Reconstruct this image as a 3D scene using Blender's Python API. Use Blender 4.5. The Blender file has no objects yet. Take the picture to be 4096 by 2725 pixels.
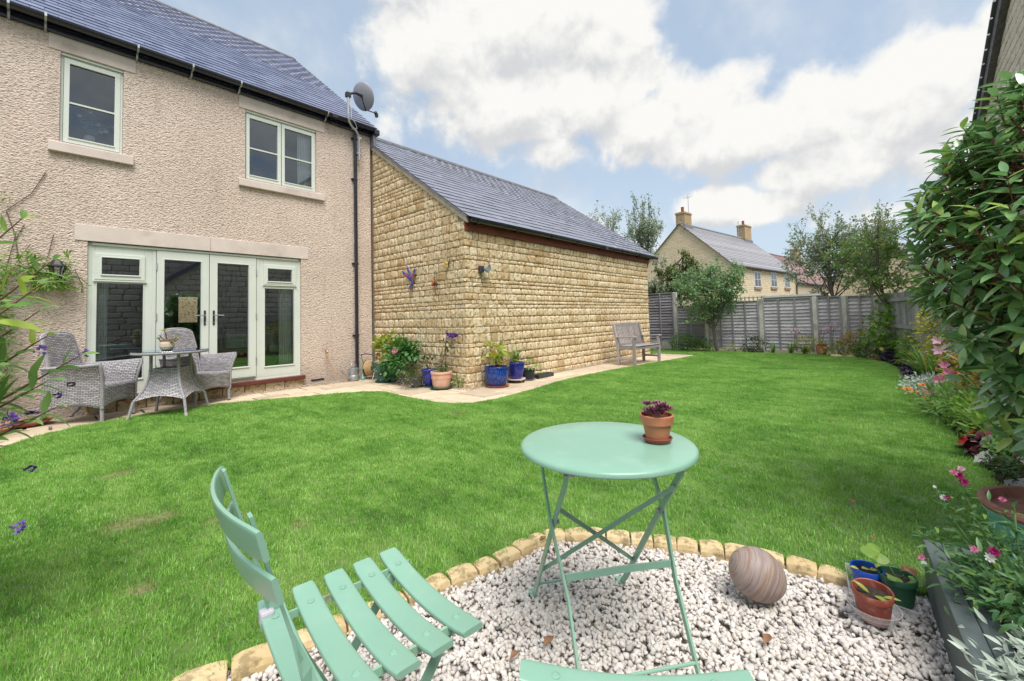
import bpy, bmesh, math, random
import numpy as np
from mathutils import Matrix, Vector
from mathutils.geometry import tessellate_polygon

random.seed(7); rng = np.random.default_rng(7)
S = bpy.context.scene
COL = S.collection
PI = math.pi

# ---------------------------------------------------------------- camera
EYE = 1.12
yaw, pitch, roll = 0.83947869, 0.04415552, -0.02581844
fwd = Vector((math.sin(yaw)*math.cos(pitch), math.cos(yaw)*math.cos(pitch), math.sin(pitch)))
rt = Vector((math.cos(yaw), -math.sin(yaw), 0))
up = rt.cross(fwd)
rt2 = rt*math.cos(roll) + up*math.sin(roll)
up2 = -rt*math.sin(roll) + up*math.cos(roll)
cam = bpy.data.cameras.new('camera'); camo = bpy.data.objects.new('camera', cam); COL.objects.link(camo)
M = Matrix((rt2, up2, -fwd)).transposed().to_4x4(); M.translation = (0, 0, EYE)
camo.matrix_world = M
cam.sensor_width = 36; cam.lens = 36*1695.3/4096
cam.shift_y = -(1362.5-1198.3)/4096
cam.clip_start = 0.02; cam.clip_end = 3000
S.camera = camo
CAM = np.array([0, 0, EYE])

# ---------------------------------------------------------------- light, sky, exposure
SUN_EL, SUN_AZ = math.radians(61), math.radians(206)      # azimuth clockwise from +Y
sun = bpy.data.lights.new('sun', 'SUN'); sun.energy = 2.6; sun.angle = math.radians(34); sun.color = (1, .96, .9)
suno = bpy.data.objects.new('sun', sun); COL.objects.link(suno)
sd = Vector((math.sin(SUN_AZ)*math.cos(SUN_EL), math.cos(SUN_AZ)*math.cos(SUN_EL), math.sin(SUN_EL)))
suno.rotation_euler = (-sd).to_track_quat('-Z', 'Y').to_euler()
suno.location = (0, -20, 30)
S.view_settings.view_transform = 'Standard'; S.view_settings.look = 'None'
S.view_settings.exposure = 0.78; S.view_settings.gamma = 1
S.view_settings.use_curve_mapping = False
S.render.engine = 'CYCLES'
try:
    S.cycles.max_bounces = 8; S.cycles.transparent_max_bounces = 12; S.cycles.use_denoising = True
    S.cycles.caustics_reflective = False; S.cycles.caustics_refractive = False
except Exception: pass


class NT:
    """small helper for writing node trees"""
    def __init__(s, tree): s.t = tree; s.N = tree.nodes; s.L = tree.links
    def n(s, typ, **kw):
        nd = s.N.new(typ)
        for k, v in kw.items():
            if k.startswith('i_'):
                key = k[2:]; key = int(key) if key.isdigit() else key.replace('_', ' ')
                s.set(nd.inputs[key], v)
            else: setattr(nd, k, v)
        return nd
    def set(s, inp, v):
        if isinstance(v, bpy.types.NodeSocket): s.L.new(v, inp)
        elif isinstance(v, bpy.types.Node): s.L.new(v.outputs[0], inp)
        else:
            try: inp.default_value = v
            except Exception: inp.default_value = (*v, 1) if len(v) == 3 else v
    def m(s, op, a, b=None, c=None, clamp=False):
        nd = s.N.new('ShaderNodeMath'); nd.operation = op; nd.use_clamp = clamp
        s.set(nd.inputs[0], a)
        if b is not None: s.set(nd.inputs[1], b)
        if c is not None: s.set(nd.inputs[2], c)
        return nd.outputs[0]
    def mix(s, f, a, b, blend='MIX'):
        nd = s.N.new('ShaderNodeMix'); nd.data_type = 'RGBA'; nd.blend_type = blend
        s.set(nd.inputs[0], f); s.set(nd.inputs[6], c4(a)); s.set(nd.inputs[7], c4(b))
        return nd.outputs[2]
    def ramp(s, f, stops, interp='LINEAR'):
        nd = s.N.new('ShaderNodeValToRGB'); cr = nd.color_ramp; cr.interpolation = interp
        while len(cr.elements) < len(stops): cr.elements.new(0.5)
        for e, (p, c) in zip(cr.elements, stops):
            e.position = p; e.color = c4(c) if not isinstance(c, (int, float)) else (c, c, c, 1)
        s.set(nd.inputs[0], f); return nd.outputs[0]
    def mr(s, v, a, b, c=0., d=1.):
        nd = s.N.new('ShaderNodeMapRange'); nd.interpolation_type = 'SMOOTHSTEP'
        s.set(nd.inputs[0], v)
        for i, x in zip((1, 2, 3, 4), (a, b, c, d)): nd.inputs[i].default_value = x
        return nd.outputs[0]


def c4(c):
    if isinstance(c, (tuple, list)): return (*c, 1) if len(c) == 3 else tuple(c)
    return c


# world: physical sky with broken cloud laid out by compass direction
W = bpy.data.worlds.new('World'); S.world = W; W.use_nodes = True
w = NT(W.node_tree); w.N.clear()
sky = w.n('ShaderNodeTexSky', sky_type='NISHITA', sun_disc=False)
sky.sun_elevation = SUN_EL; sky.sun_rotation = SUN_AZ; sky.air_density = 1.0; sky.dust_density = 1.4; sky.ozone_density = 1.6
SKYS = 0.1
tc = w.n('ShaderNodeTexCoord'); sp = w.n('ShaderNodeSeparateXYZ', i_0=tc.outputs['Generated'])
az = w.m('MULTIPLY', w.m('ARCTAN2', sp.outputs[0], sp.outputs[1]), 180/PI)
el = w.m('MULTIPLY', w.m('ARCSINE', sp.outputs[2]), 180/PI)
zp = w.m('ADD', w.m('MAXIMUM', sp.outputs[2], 0.0), 0.22)
pv = w.n('ShaderNodeCombineXYZ', i_0=w.m('DIVIDE', sp.outputs[0], zp), i_1=w.m('DIVIDE', sp.outputs[1], zp), i_2=0.0)
n1 = w.n('ShaderNodeTexNoise', i_Vector=pv, i_Scale=1.5, i_Detail=9.0, i_Roughness=0.52, i_Distortion=0.25)
n2 = w.n('ShaderNodeTexNoise', i_Vector=tc.outputs['Generated'], i_Scale=11.0, i_Detail=8.0, i_Roughness=0.56, i_Distortion=0.2)
n3 = w.n('ShaderNodeTexNoise', i_Vector=pv, i_Scale=0.55, i_Detail=3.0)
n4 = w.n('ShaderNodeTexNoise', i_Vector=tc.outputs['Generated'], i_Scale=4.5, i_Detail=7.0, i_Roughness=0.55)
BLOBS = [(40, 33, 12, 7, 1.0), (52, 36, 13, 7, 1.05), (62, 34, 8, 5, .9), (33, 41, 9, 6, .9), (47, 27, 13, 5.5, 1.0), (60, 27, 10, 5, .95), (54, 21.5, 9, 2.8, .6), (66, 23.5, 8, 4.5, .9), (73, 25, 8, 4.2, .95),
         (75, 20.5, 9, 4.6, 1.0), (84, 20.5, 8, 4.6, .95), (92, 20, 7, 5.5, 1.0), (86, 16, 9, 3.4, .85), (97, 14, 7, 5, .9), (74.2, 12.9, 4.6, 2.5, 1.05), (79, 11.6, 4.2, 2.2, .9), (32, 25, 4, 5, .5), (39, 19, 7, 2.2, .42),
         (57, 12.4, 3.6, 1.7, .62), (46, 15, 5, 2.0, .5), (88, 7, 12, 2.0, .3), (99, 25, 3.5, 2.5, .55), (29, 33, 3.5, 3, .35), (62, 8.5, 22, 3.0, .45), (90, 9.5, 14, 2.6, .42), (36, 15, 5, 3, .42)]
def cover(el_):
    acc = None
    for (a, e, ra, re, wt) in BLOBS:
        da = w.m('DIVIDE', w.m('SUBTRACT', az, float(a)), float(ra)); de = w.m('DIVIDE', w.m('SUBTRACT', el_, float(e)), float(re))
        d2 = w.m('ADD', w.m('MULTIPLY', da, da), w.m('MULTIPLY', de, de))
        g_ = w.m('MULTIPLY', w.m('EXPONENT', w.m('MULTIPLY', d2, -0.9)), float(wt))
        acc = g_ if acc is None else w.m('MAXIMUM', acc, g_)
    return acc
acc = cover(el); acc_up = cover(w.m('ADD', el, 3.2))
# away from the mapped quarter the sky carries on as the same broken cloud
base = w.mr(n3.outputs[0], 0.42, 0.62, 0.25, 0.8)
da = w.m('ABSOLUTE', w.m('SUBTRACT', az, 62.0)); inside = w.m('MULTIPLY', w.mr(da, 42., 62., 1., 0.), w.mr(el, 42., 56., 1., 0.))
guide = w.m('ADD', w.m('MULTIPLY', acc, inside), w.m('MULTIPLY', base, w.m('SUBTRACT', 1.0, inside)))
noise = w.m('ADD', w.m('MULTIPLY', w.m('SUBTRACT', n2.outputs[0], 0.5), 1.05), w.m('MULTIPLY', w.m('SUBTRACT', n4.outputs[0], 0.5), 1.0))
dens = w.m('ADD', guide, noise)
mask = w.mr(dens, 0.24, 0.62, 0, 1)
wisp = w.m('MULTIPLY', w.mr(n4.outputs[0], 0.42, 0.70), 0.42)
mask = w.m('MAXIMUM', mask, wisp)
upv = w.n('ShaderNodeVectorMath', operation='ADD', i_0=tc.outputs['Generated'], i_1=(0, 0, .035))
n2u = w.n('ShaderNodeTexNoise', i_Vector=upv, i_Scale=11.0, i_Detail=8.0, i_Roughness=0.56, i_Distortion=0.2)
under = w.m('ADD', w.m('MULTIPLY', w.m('SUBTRACT', acc_up, acc), 1.3), w.m('MULTIPLY', w.m('SUBTRACT', n2u.outputs[0], n2.outputs[0]), 2.2))
shade = w.mr(w.m('ADD', under, w.m('MULTIPLY', dens, 0.18)), -0.15, 0.75, 0, 1)
ccol = w.mix(shade, (5.65, 5.6, 5.4), (4.0, 4.05, 4.15))
haze = w.mix(w.mr(el, -2., 26., 1., 0.), sky.outputs[0], (4.3, 5.0, 5.5))
skyc = w.mix(0.66, haze, (3.45, 4.2, 5.0))
col = w.mix(mask, skyc, ccol)
bg = w.n('ShaderNodeBackground', i_Color=col, i_Strength=SKYS)
out = w.n('ShaderNodeOutputWorld'); w.L.new(bg.outputs[0], out.inputs[0])

# ---------------------------------------------------------------- mesh helpers
WM = {}


def rotz(a): return np.array([[math.cos(a), -math.sin(a), 0], [math.sin(a), math.cos(a), 0], [0, 0, 1.]])


def mk_mesh(name, V, F, mat=None, smooth=False, uv=None):
    V = np.asarray(V, dtype=np.float32)
    me = bpy.data.meshes.new(name)
    if isinstance(F, np.ndarray):
        nf, k = F.shape
        me.vertices.add(len(V)); me.vertices.foreach_set('co', V.ravel())
        me.loops.add(nf*k); me.loops.foreach_set('vertex_index', F.astype(np.int32).ravel())
        me.polygons.add(nf); me.polygons.foreach_set('loop_start', np.arange(0, nf*k, k, dtype=np.int32))
        me.polygons.foreach_set('loop_total', np.full(nf, k, dtype=np.int32))
        me.update(calc_edges=True)
    else:
        me.from_pydata([tuple(map(float, v)) for v in V], [], [tuple(int(i) for i in f) for f in F])
    if uv is not None:
        l = me.uv_layers.new(name='UVMap'); vi = np.zeros(len(me.loops), dtype=np.int32); me.loops.foreach_get('vertex_index', vi)
        l.data.foreach_set('uv', np.asarray(uv, dtype=np.float32)[vi].ravel())
    if mat: me.materials.append(mat)
    if smooth: me.polygons.foreach_set('use_smooth', np.ones(len(me.polygons), dtype=bool))
    return me


def link(name, me, parent=None, mw=None):
    """object in world coordinates (or at matrix mw), parented without moving"""
    o = bpy.data.objects.new(name, me); COL.objects.link(o)
    mw = mw if mw is not None else Matrix.Identity(4)
    if parent is not None:
        o.parent = parent; o.matrix_parent_inverse = WM[parent.name].inverted()
    o.matrix_basis = mw; WM[o.name] = mw
    return o


def prop(o, label=None, cat=None, group=None, kind=None):
    if label: o['label'] = label
    if cat: o['category'] = cat
    if group: o['group'] = group
    if kind: o['kind'] = kind
    return o


def thing(name, label, cat, loc=(0, 0, 0), rz=0, group=None):
    o = bpy.data.objects.new(name, None); COL.objects.link(o); o.empty_display_size = .1
    mw = Matrix.Translation(loc) @ Matrix.Rotation(rz, 4, 'Z')
    o.matrix_basis = mw; WM[o.name] = mw
    return prop(o, label, cat, group)


def copy_thing(root, loc, rz, label, group=None):
    c = root.copy(); COL.objects.link(c)
    c.matrix_basis = Matrix.Translation(loc) @ Matrix.Rotation(rz, 4, 'Z')
    c['label'] = label
    def rec(src, dst):
        for ch in [x for x in bpy.data.objects if x.parent == src]:
            d = ch.copy(); COL.objects.link(d); d.parent = dst; d.matrix_parent_inverse = ch.matrix_parent_inverse.copy(); rec(ch, d)
    rec(root, c)
    return c


class MB:
    def __init__(s): s.v = []; s.f = []; s.uv = []
    def add(s, V, F, uv=None):
        b = len(s.v); V = [tuple(map(float, v)) for v in V]; s.v += V
        s.uv += [tuple(map(float, q)) for q in uv] if uv is not None else [(0., 0.)]*len(V)
        s.f += [tuple(i+b for i in f) for f in F]; return s
    def box(s, c, d, R=None, taper=1.0):
        c = np.array(c, float); h = np.array(d, float)/2
        V = np.array([[x*h[0]*(taper if z > 0 else 1), y*h[1]*(taper if z > 0 else 1), z*h[2]] for x in (-1, 1) for y in (-1, 1) for z in (-1, 1)])
        if R is not None: V = V @ np.asarray(R).T
        return s.add(V+c, [(0, 1, 3, 2), (4, 6, 7, 5), (0, 4, 5, 1), (2, 3, 7, 6), (0, 2, 6, 4), (1, 5, 7, 3)])
    def bb(s, x0, x1, y0, y1, z0, z1): return s.box(((x0+x1)/2, (y0+y1)/2, (z0+z1)/2), (x1-x0, y1-y0, z1-z0))
    def prism(s, poly, z0, z1, axes=(0, 1, 2)):
        n = len(poly); V = []
        for z in (z0, z1):
            for (a, b) in poly:
                p = [0, 0, 0]; p[axes[0]] = a; p[axes[1]] = b; p[axes[2]] = z; V.append(p)
        return s.add(V, [tuple(range(n))[::-1], tuple(range(n, 2*n))]+[(i, (i+1) % n, n+(i+1) % n, n+i) for i in range(n)])
    def tube(s, pts, r, n=8, cap=True, flat=None):
        pts = np.array(pts, float); m = len(pts)
        r = np.full(m, r) if np.isscalar(r) else np.array(r, float)
        T = np.gradient(pts, axis=0); T /= np.maximum(np.linalg.norm(T, axis=1, keepdims=True), 1e-9)
        a = np.array([0, 0, 1.]) if abs(T[0][2]) < .9 else np.array([1., 0, 0])
        if flat is not None: a = np.array(flat, float)
        N = np.cross(T[0], a); N /= np.linalg.norm(N); V = []
        for i in range(m):
            N = N-T[i]*(N@T[i]); N /= max(np.linalg.norm(N), 1e-9); B = np.cross(T[i], N)
            for k in range(n):
                t = 2*PI*k/n; V.append(pts[i]+r[i]*(math.cos(t)*N+math.sin(t)*B))
        F = [(i*n+k, i*n+(k+1) % n, (i+1)*n+(k+1) % n, (i+1)*n+k) for i in range(m-1) for k in range(n)]
        if cap: F += [tuple(range(n))[::-1], tuple((m-1)*n+k for k in range(n))]
        return s.add(V, F)
    def bar(s, pts, wdt, th, side):
        """flat steel bar along pts; side = direction of its width"""
        pts = np.array(pts, float); T = np.gradient(pts, axis=0); V = []
        sides = side if hasattr(side[0], '__len__') else [side]*len(pts)
        for p, t, side in zip(pts, T, sides):
            t = t/np.linalg.norm(t); w_ = np.array(side, float); w_ = w_-t*(w_@t); w_ /= np.linalg.norm(w_); n_ = np.cross(t, w_)
            for a, b in ((-1, -1), (1, -1), (1, 1), (-1, 1)): V.append(p+w_*a*wdt/2+n_*b*th/2)
        m = len(pts)
        return s.add(V, [(i*4+k, i*4+(k+1) % 4, (i+1)*4+(k+1) % 4, (i+1)*4+k) for i in range(m-1) for k in range(4)]+[(3, 2, 1, 0), tuple((m-1)*4+k for k in range(4))])
    def lathe(s, prof, c=(0, 0, 0), n=24, R=None, sx=1, sy=1):
        V = []
        for (r, z) in prof:
            for k in range(n):
                t = 2*PI*k/n; V.append((r*math.cos(t)*sx, r*math.sin(t)*sy, z))
        V = np.array(V)
        if R is not None: V = V @ np.asarray(R).T
        V = V+np.array(c, float); m = len(prof)
        F = [(i*n+k, i*n+(k+1) % n, (i+1)*n+(k+1) % n, (i+1)*n+k) for i in range(m-1) for k in range(n)]
        if prof[0][0] > 1e-6: F.append(tuple(range(n))[::-1])
        if prof[-1][0] > 1e-6: F.append(tuple((m-1)*n+k for k in range(n)))
        return s.add(V, F)
    def grid(s, fn, nu, nv, uvs=(1, 1), close=False):
        V = []; U = []
        for j in range(nv+1):
            for i in range(nu+1):
                V.append(fn(i/nu, j/nv)); U.append((i/nu*uvs[0], j/nv*uvs[1]))
        return s.add(V, [(j*(nu+1)+i, j*(nu+1)+i+1, (j+1)*(nu+1)+i+1, (j+1)*(nu+1)+i) for j in range(nv) for i in range(nu)], U)
    def ball(s, c, r, n=10, m=6, R=None):
        r = np.array(r if hasattr(r, '__len__') else (r, r, r), float)
        V = [(0, 0, -1)]+[(math.sin(PI*j/m)*math.cos(2*PI*k/n), math.sin(PI*j/m)*math.sin(2*PI*k/n), -math.cos(PI*j/m)) for j in range(1, m) for k in range(n)]+[(0, 0, 1)]
        V = np.array(V)*r
        if R is not None: V = V@np.asarray(R).T
        V = V+np.array(c, float)
        F = [(0, 1+(k+1) % n, 1+k) for k in range(n)]
        F += [(1+(j*n)+k, 1+(j*n)+(k+1) % n, 1+((j+1)*n)+(k+1) % n, 1+((j+1)*n)+k) for j in range(m-2) for k in range(n)]
        e = len(V)-1; F += [(e, 1+(m-2)*n+k, 1+(m-2)*n+(k+1) % n) for k in range(n)]
        return s.add(V, F)
    def mesh(s, name, mat, smooth=False): return mk_mesh(name, s.v, s.f, mat, smooth, s.uv)
    def obj(s, name, mat, parent=None, smooth=False, bevel=0, mw=None, seg=2):
        me = s.mesh(name, mat, smooth)
        o = link(name, me, parent, mw)
        if bevel:
            b = o.modifiers.new('bevel', 'BEVEL'); b.width = bevel; b.segments = seg; b.limit_method = 'ANGLE'; b.angle_limit = .6
        if smooth:
            # sharp creases stay crisp
            bm = bmesh.new(); bm.from_mesh(me)
            bmesh.ops.recalc_face_normals(bm, faces=bm.faces)
            for e in bm.edges: e.smooth = not (len(e.link_faces) == 2 and e.calc_face_angle(0) > .75)
            bm.to_mesh(me); bm.free()
        else:
            bm = bmesh.new(); bm.from_mesh(me); bmesh.ops.recalc_face_normals(bm, faces=bm.faces); bm.to_mesh(me); bm.free()
        return o


def joined(name, tv, tf, Ms, mat, parent=None, smooth=False, kind='stuff'):
    """many copies of one template (tv, tf) at 4x4 matrices Ms as ONE mesh"""
    Ms = np.asarray(Ms, float); tv = np.asarray(tv, float); n = len(Ms); k = len(tv)
    V = np.einsum('nij,kj->nki', Ms[:, :3, :3], tv)+Ms[:, None, :3, 3]
    by = {}
    for f in tf: by.setdefault(len(f), []).append(f)
    V = V.reshape(-1, 3)
    if len(by) == 1:
        F = (np.array(tf)[None]+(np.arange(n)*k)[:, None, None]).reshape(-1, len(tf[0]))
    else:
        F = []
        for f in tf:
            if len(f) == 3: F.append(f)
            else: F += [(f[0], f[i], f[i+1]) for i in range(1, len(f)-1)]
        F = (np.array(F)[None]+(np.arange(n)*k)[:, None, None]).reshape(-1, 3)
    o = link(name, mk_mesh(name, V, F, mat, smooth), parent)
    if kind: o['kind'] = kind
    return o


def pieces(name, tmpl, Ms, mat, parent, limit=300, which=None, smooth=False, restname=None, keyf=None):
    """nearest `limit` as objects sharing meshes, the rest joined as stuff"""
    Ms = np.asarray(Ms, float)
    if len(Ms) == 0: return
    which = np.zeros(len(Ms), int) if which is None else np.asarray(which)
    d = np.linalg.norm(Ms[:, :3, 3]-CAM, axis=1)
    if keyf is not None: d = d+keyf(Ms[:, :3, 3])
    order = np.argsort(d); near = order[:limit]; far = order[limit:]
    mes = [mk_mesh(name, v, f, mat, smooth) for v, f in tmpl]
    for i in near: link(name, mes[which[i]], parent, Matrix(Ms[i].tolist()))
    for t in range(len(tmpl)):
        idx = far[which[far] == t]
        if len(idx): joined(restname or (name+'_rest'), tmpl[t][0], tmpl[t][1], Ms[idx], mat, parent, smooth)


def M4(pos, R=None, s=(1, 1, 1)):
    m = np.eye(4); m[:3, :3] = (np.eye(3) if R is None else np.asarray(R)) @ np.diag(s if hasattr(s, '__len__') else (s, s, s)); m[:3, 3] = pos; return m


def basis(x, zhint=(0, 0, 1)):
    x = np.array(x, float); x /= np.linalg.norm(x); z = np.array(zhint, float); z = z-x*(x@z); l = np.linalg.norm(z)
    if l < 1e-4: z = np.array([1., .1, 0]); z = z-x*(x@z); l = np.linalg.norm(z)
    z /= l; return np.stack([x, np.cross(z, x), z], 1)


def inpoly(P, poly):
    P = np.atleast_2d(P); x, y = P[:, 0], P[:, 1]; r = np.zeros(len(P), bool); n = len(poly); j = n-1
    for i in range(n):
        xi, yi = poly[i]; xj, yj = poly[j]
        c = ((yi > y) != (yj > y)) & (x < (xj-xi)*(y-yi)/(yj-yi+1e-12)+xi); r ^= c; j = i
    return r


# ---------------------------------------------------------------- materials
def base_mat(name):
    m = bpy.data.materials.new(name); m.use_nodes = True; t = NT(m.node_tree); t.N.clear()
    o = t.n('ShaderNodeOutputMaterial'); p = t.n('ShaderNodeBsdfPrincipled'); t.L.new(p.outputs[0], o.inputs[0])
    return m, t, p, o


def pos_of(t): return t.n('ShaderNodeNewGeometry').outputs['Position']
def rnd_of(t):
    a = t.n('ShaderNodeNewGeometry').outputs['Random Per Island']; b = t.n('ShaderNodeObjectInfo').outputs['Random']
    return t.m('FRACT', t.m('ADD', a, b))


def bump(t, p, h, strength=.5, dist=.01):
    b = t.n('ShaderNodeBump', i_Height=h, i_Strength=strength, i_Distance=dist); t.L.new(b.outputs[0], p.inputs['Normal'])


def MAT(name, c, rough=.6, c2=None, scale=8., vary=.5, rnd=0., cr=None, bumps=0., bscale=60., bdist=.004, metal=0., spec=.5, coat=0., coords=None, stretch=None, dirt=None, dscale=3.):
    """painted / stone / plastic surface: colour noise, per-piece variation, relief, dirt"""
    m, t, p, o = base_mat(name)
    v = pos_of(t) if coords is None else t.n('ShaderNodeTexCoord').outputs[coords]
    if stretch:
        mp = t.n('ShaderNodeMapping', i_Vector=v); mp.inputs['Scale'].default_value = stretch; v = mp.outputs[0]
    c2 = c2 or tuple(x*.8 for x in c)
    n = t.n('ShaderNodeTexNoise', i_Vector=v, i_Scale=scale, i_Detail=6., i_Roughness=.6)
    colr = t.mix(t.mr(n.outputs[0], .5-.25*vary-.05, .5+.25*vary+.05), c, c2)
    if cr is not None: colr = t.mix(t.ramp(rnd_of(t), [(i/(len(cr)-1), (x, x, x)) for i, x in enumerate([0, 1])] if False else [(0, 0.), (1, rnd)]), colr, t.ramp(rnd_of(t), [(i/max(1, len(cr)-1), x) for i, x in enumerate(cr)]))
    elif rnd: colr = t.mix(1.0, colr, t.ramp(rnd_of(t), [(0, 1-rnd), (1, 1+rnd*.25)]), 'MULTIPLY')
    if dirt:
        nd = t.n('ShaderNodeTexNoise', i_Vector=v, i_Scale=dscale, i_Detail=8., i_Roughness=.65)
        colr = t.mix(t.m('MULTIPLY', t.mr(nd.outputs[0], .5, .72), .75), colr, dirt)
    t.set(p.inputs['Base Color'], colr)
    rr = t.m('ADD', t.m('MULTIPLY', n.outputs[0], .15), rough-.07)
    t.set(p.inputs['Roughness'], rr); p.inputs['Metallic'].default_value = metal; p.inputs['Specular IOR Level'].default_value = spec
    if coat: p.inputs['Coat Weight'].default_value = coat; p.inputs['Coat Roughness'].default_value = .08
    if bumps:
        nb = t.n('ShaderNodeTexNoise', i_Vector=v, i_Scale=bscale, i_Detail=4., i_Roughness=.6); bump(t, p, nb.outputs[0], bumps, bdist)
    return m


def LEAF(name, a, b, yellow=None, yfrac=.1, rough=.42, trans=.42, spec=.5):
    """leaf: each leaf its own shade between a and b, some turned"""
    m, t, p, o = base_mat(name); r = rnd_of(t)
    st = [(0, a), (1-yfrac if yellow else 1, b)]
    if yellow: st += [(min(1, 1-yfrac+.02), yellow), ]
    colr = t.ramp(r, st)
    n = t.n('ShaderNodeTexNoise', i_Vector=pos_of(t), i_Scale=30., i_Detail=3.)
    colr = t.mix(t.m('MULTIPLY', n.outputs[0], .35), colr, tuple(x*.7 for x in a))
    t.set(p.inputs['Base Color'], colr); p.inputs['Roughness'].default_value = rough; p.inputs['Specular IOR Level'].default_value = spec
    tr = t.n('ShaderNodeBsdfTranslucent', i_Color=colr)
    mx = t.n('ShaderNodeMixShader', i_0=trans); t.L.new(p.outputs[0], mx.inputs[1]); t.L.new(tr.outputs[0], mx.inputs[2]); t.L.new(mx.outputs[0], o.inputs[0])
    return m


def GLASS(name, tint=(.9, .95, .93), refl=.10):
    m, t, p, o = base_mat(name)
    fr = t.n('ShaderNodeFresnel', i_IOR=1.5)
    f = t.m('ADD', t.m('MULTIPLY', fr.outputs[0], 1.6), refl, clamp=True)
    a = t.n('ShaderNodeBsdfTransparent', i_Color=(*tint, 1)); b = t.n('ShaderNodeBsdfGlossy', i_Roughness=.0, i_Color=(.78, .88, 1, 1))
    mx = t.n('ShaderNodeMixShader', i_0=f); t.L.new(a.outputs[0], mx.inputs[1]); t.L.new(b.outputs[0], mx.inputs[2]); t.L.new(mx.outputs[0], o.inputs[0])
    return m

# ---------------------------------------------------------------- the materials of the place
def render_mat():
    m, t, p, o = base_mat('roughcast'); v = pos_of(t)
    mp = t.n('ShaderNodeMapping', i_Vector=v); mp.inputs['Scale'].default_value = (1, 1, 1.7)
    vo = t.n('ShaderNodeTexVoronoi', i_Vector=mp.outputs[0], i_Scale=40., feature='SMOOTH_F1'); vo.inputs['Smoothness'].default_value = .6
    n = t.n('ShaderNodeTexNoise', i_Vector=mp.outputs[0], i_Scale=24., i_Detail=5., i_Roughness=.6, i_Distortion=.8)
    h = t.m('ADD', t.m('MULTIPLY', vo.outputs['Distance'], -.8), t.m('MULTIPLY', n.outputs[0], 1.5))
    big = t.n('ShaderNodeTexNoise', i_Vector=v, i_Scale=.9, i_Detail=5.)
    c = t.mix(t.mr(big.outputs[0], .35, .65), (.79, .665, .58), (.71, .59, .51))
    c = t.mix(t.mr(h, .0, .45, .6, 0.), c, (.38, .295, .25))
    t.set(p.inputs['Base Color'], c); p.inputs['Roughness'].default_value = .95; p.inputs['Specular IOR Level'].default_value = .15
    st_ = t.n('ShaderNodeMapping', i_Vector=v); st_.inputs['Scale'].default_value = (3.5, 1, .35)
    sn = t.n('ShaderNodeTexNoise', i_Vector=st_.outputs[0], i_Scale=1.6, i_Detail=7., i_Roughness=.65)
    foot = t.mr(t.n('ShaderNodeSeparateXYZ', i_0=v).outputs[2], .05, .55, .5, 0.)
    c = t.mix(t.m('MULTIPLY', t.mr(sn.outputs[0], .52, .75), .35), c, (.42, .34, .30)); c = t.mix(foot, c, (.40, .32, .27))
    t.set(p.inputs['Base Color'], c)
    bump(t, p, h, 1.0, .019); return m


def stone_mat(name, cols, rough=.95, dark=(.36, .21, .085), amount=.9, relief=.006):
    m, t, p, o = base_mat(name); v = pos_of(t); r = rnd_of(t)
    c = t.ramp(r, [(i/(len(cols)-1), x) for i, x in enumerate(cols)])
    n = t.n('ShaderNodeTexNoise', i_Vector=v, i_Scale=17., i_Detail=8., i_Roughness=.7)
    n2_ = t.n('ShaderNodeTexNoise', i_Vector=v, i_Scale=60., i_Detail=4., i_Roughness=.7)
    c = t.mix(t.m('MULTIPLY', t.mr(n.outputs[0], .49, .60), amount), c, dark)
    c = t.mix(t.m('MULTIPLY', t.mr(n2_.outputs[0], .55, .75), .5), c, (.72, .60, .40))
    t.set(p.inputs['Base Color'], c); p.inputs['Roughness'].default_value = rough; p.inputs['Specular IOR Level'].default_value = .2
    bump(t, p, t.m('ADD', n.outputs[0], t.m('MULTIPLY', n2_.outputs[0], .5)), .8, relief); return m


def slate_mat(name, a, b, rough=.42):
    m, t, p, o = base_mat(name); v = pos_of(t); r = rnd_of(t)
    n = t.n('ShaderNodeTexNoise', i_Vector=v, i_Scale=5., i_Detail=8., i_Roughness=.65)
    c = t.mix(r, a, b); c = t.mix(t.m('MULTIPLY', t.mr(n.outputs[0], .5, .75), .5), c, tuple(x*1.7 for x in b))
    t.set(p.inputs['Base Color'], c); t.set(p.inputs['Roughness'], t.m('ADD', rough-.1, t.m('MULTIPLY', r, .2))); p.inputs['Specular IOR Level'].default_value = .7
    n2_ = t.n('ShaderNodeTexNoise', i_Vector=v, i_Scale=40., i_Detail=4.); bump(t, p, n2_.outputs[0], .3, .003); return m


def wicker_mat():
    m, t, p, o = base_mat('woven_rattan'); uv = t.n('ShaderNodeTexCoord').outputs['UV']
    br = t.n('ShaderNodeTexBrick', i_Vector=uv, i_Scale=1.0, i_Mortar_Size=.0033, i_Mortar_Smooth=.5, i_Bias=.1, i_Brick_Width=.056, i_Row_Height=.021)
    br.offset = .5
    br.inputs['Color1'].default_value = (.52, .505, .53, 1); br.inputs['Color2'].default_value = (.30, .288, .31, 1); br.inputs['Mortar'].default_value = (.06, .056, .07, 1)
    c = br.outputs[0]
    t.set(p.inputs['Base Color'], c); p.inputs['Roughness'].default_value = .55
    bump(t, p, t.m('SUBTRACT', 1.0, br.outputs['Fac']), 1., .006); return m


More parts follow.
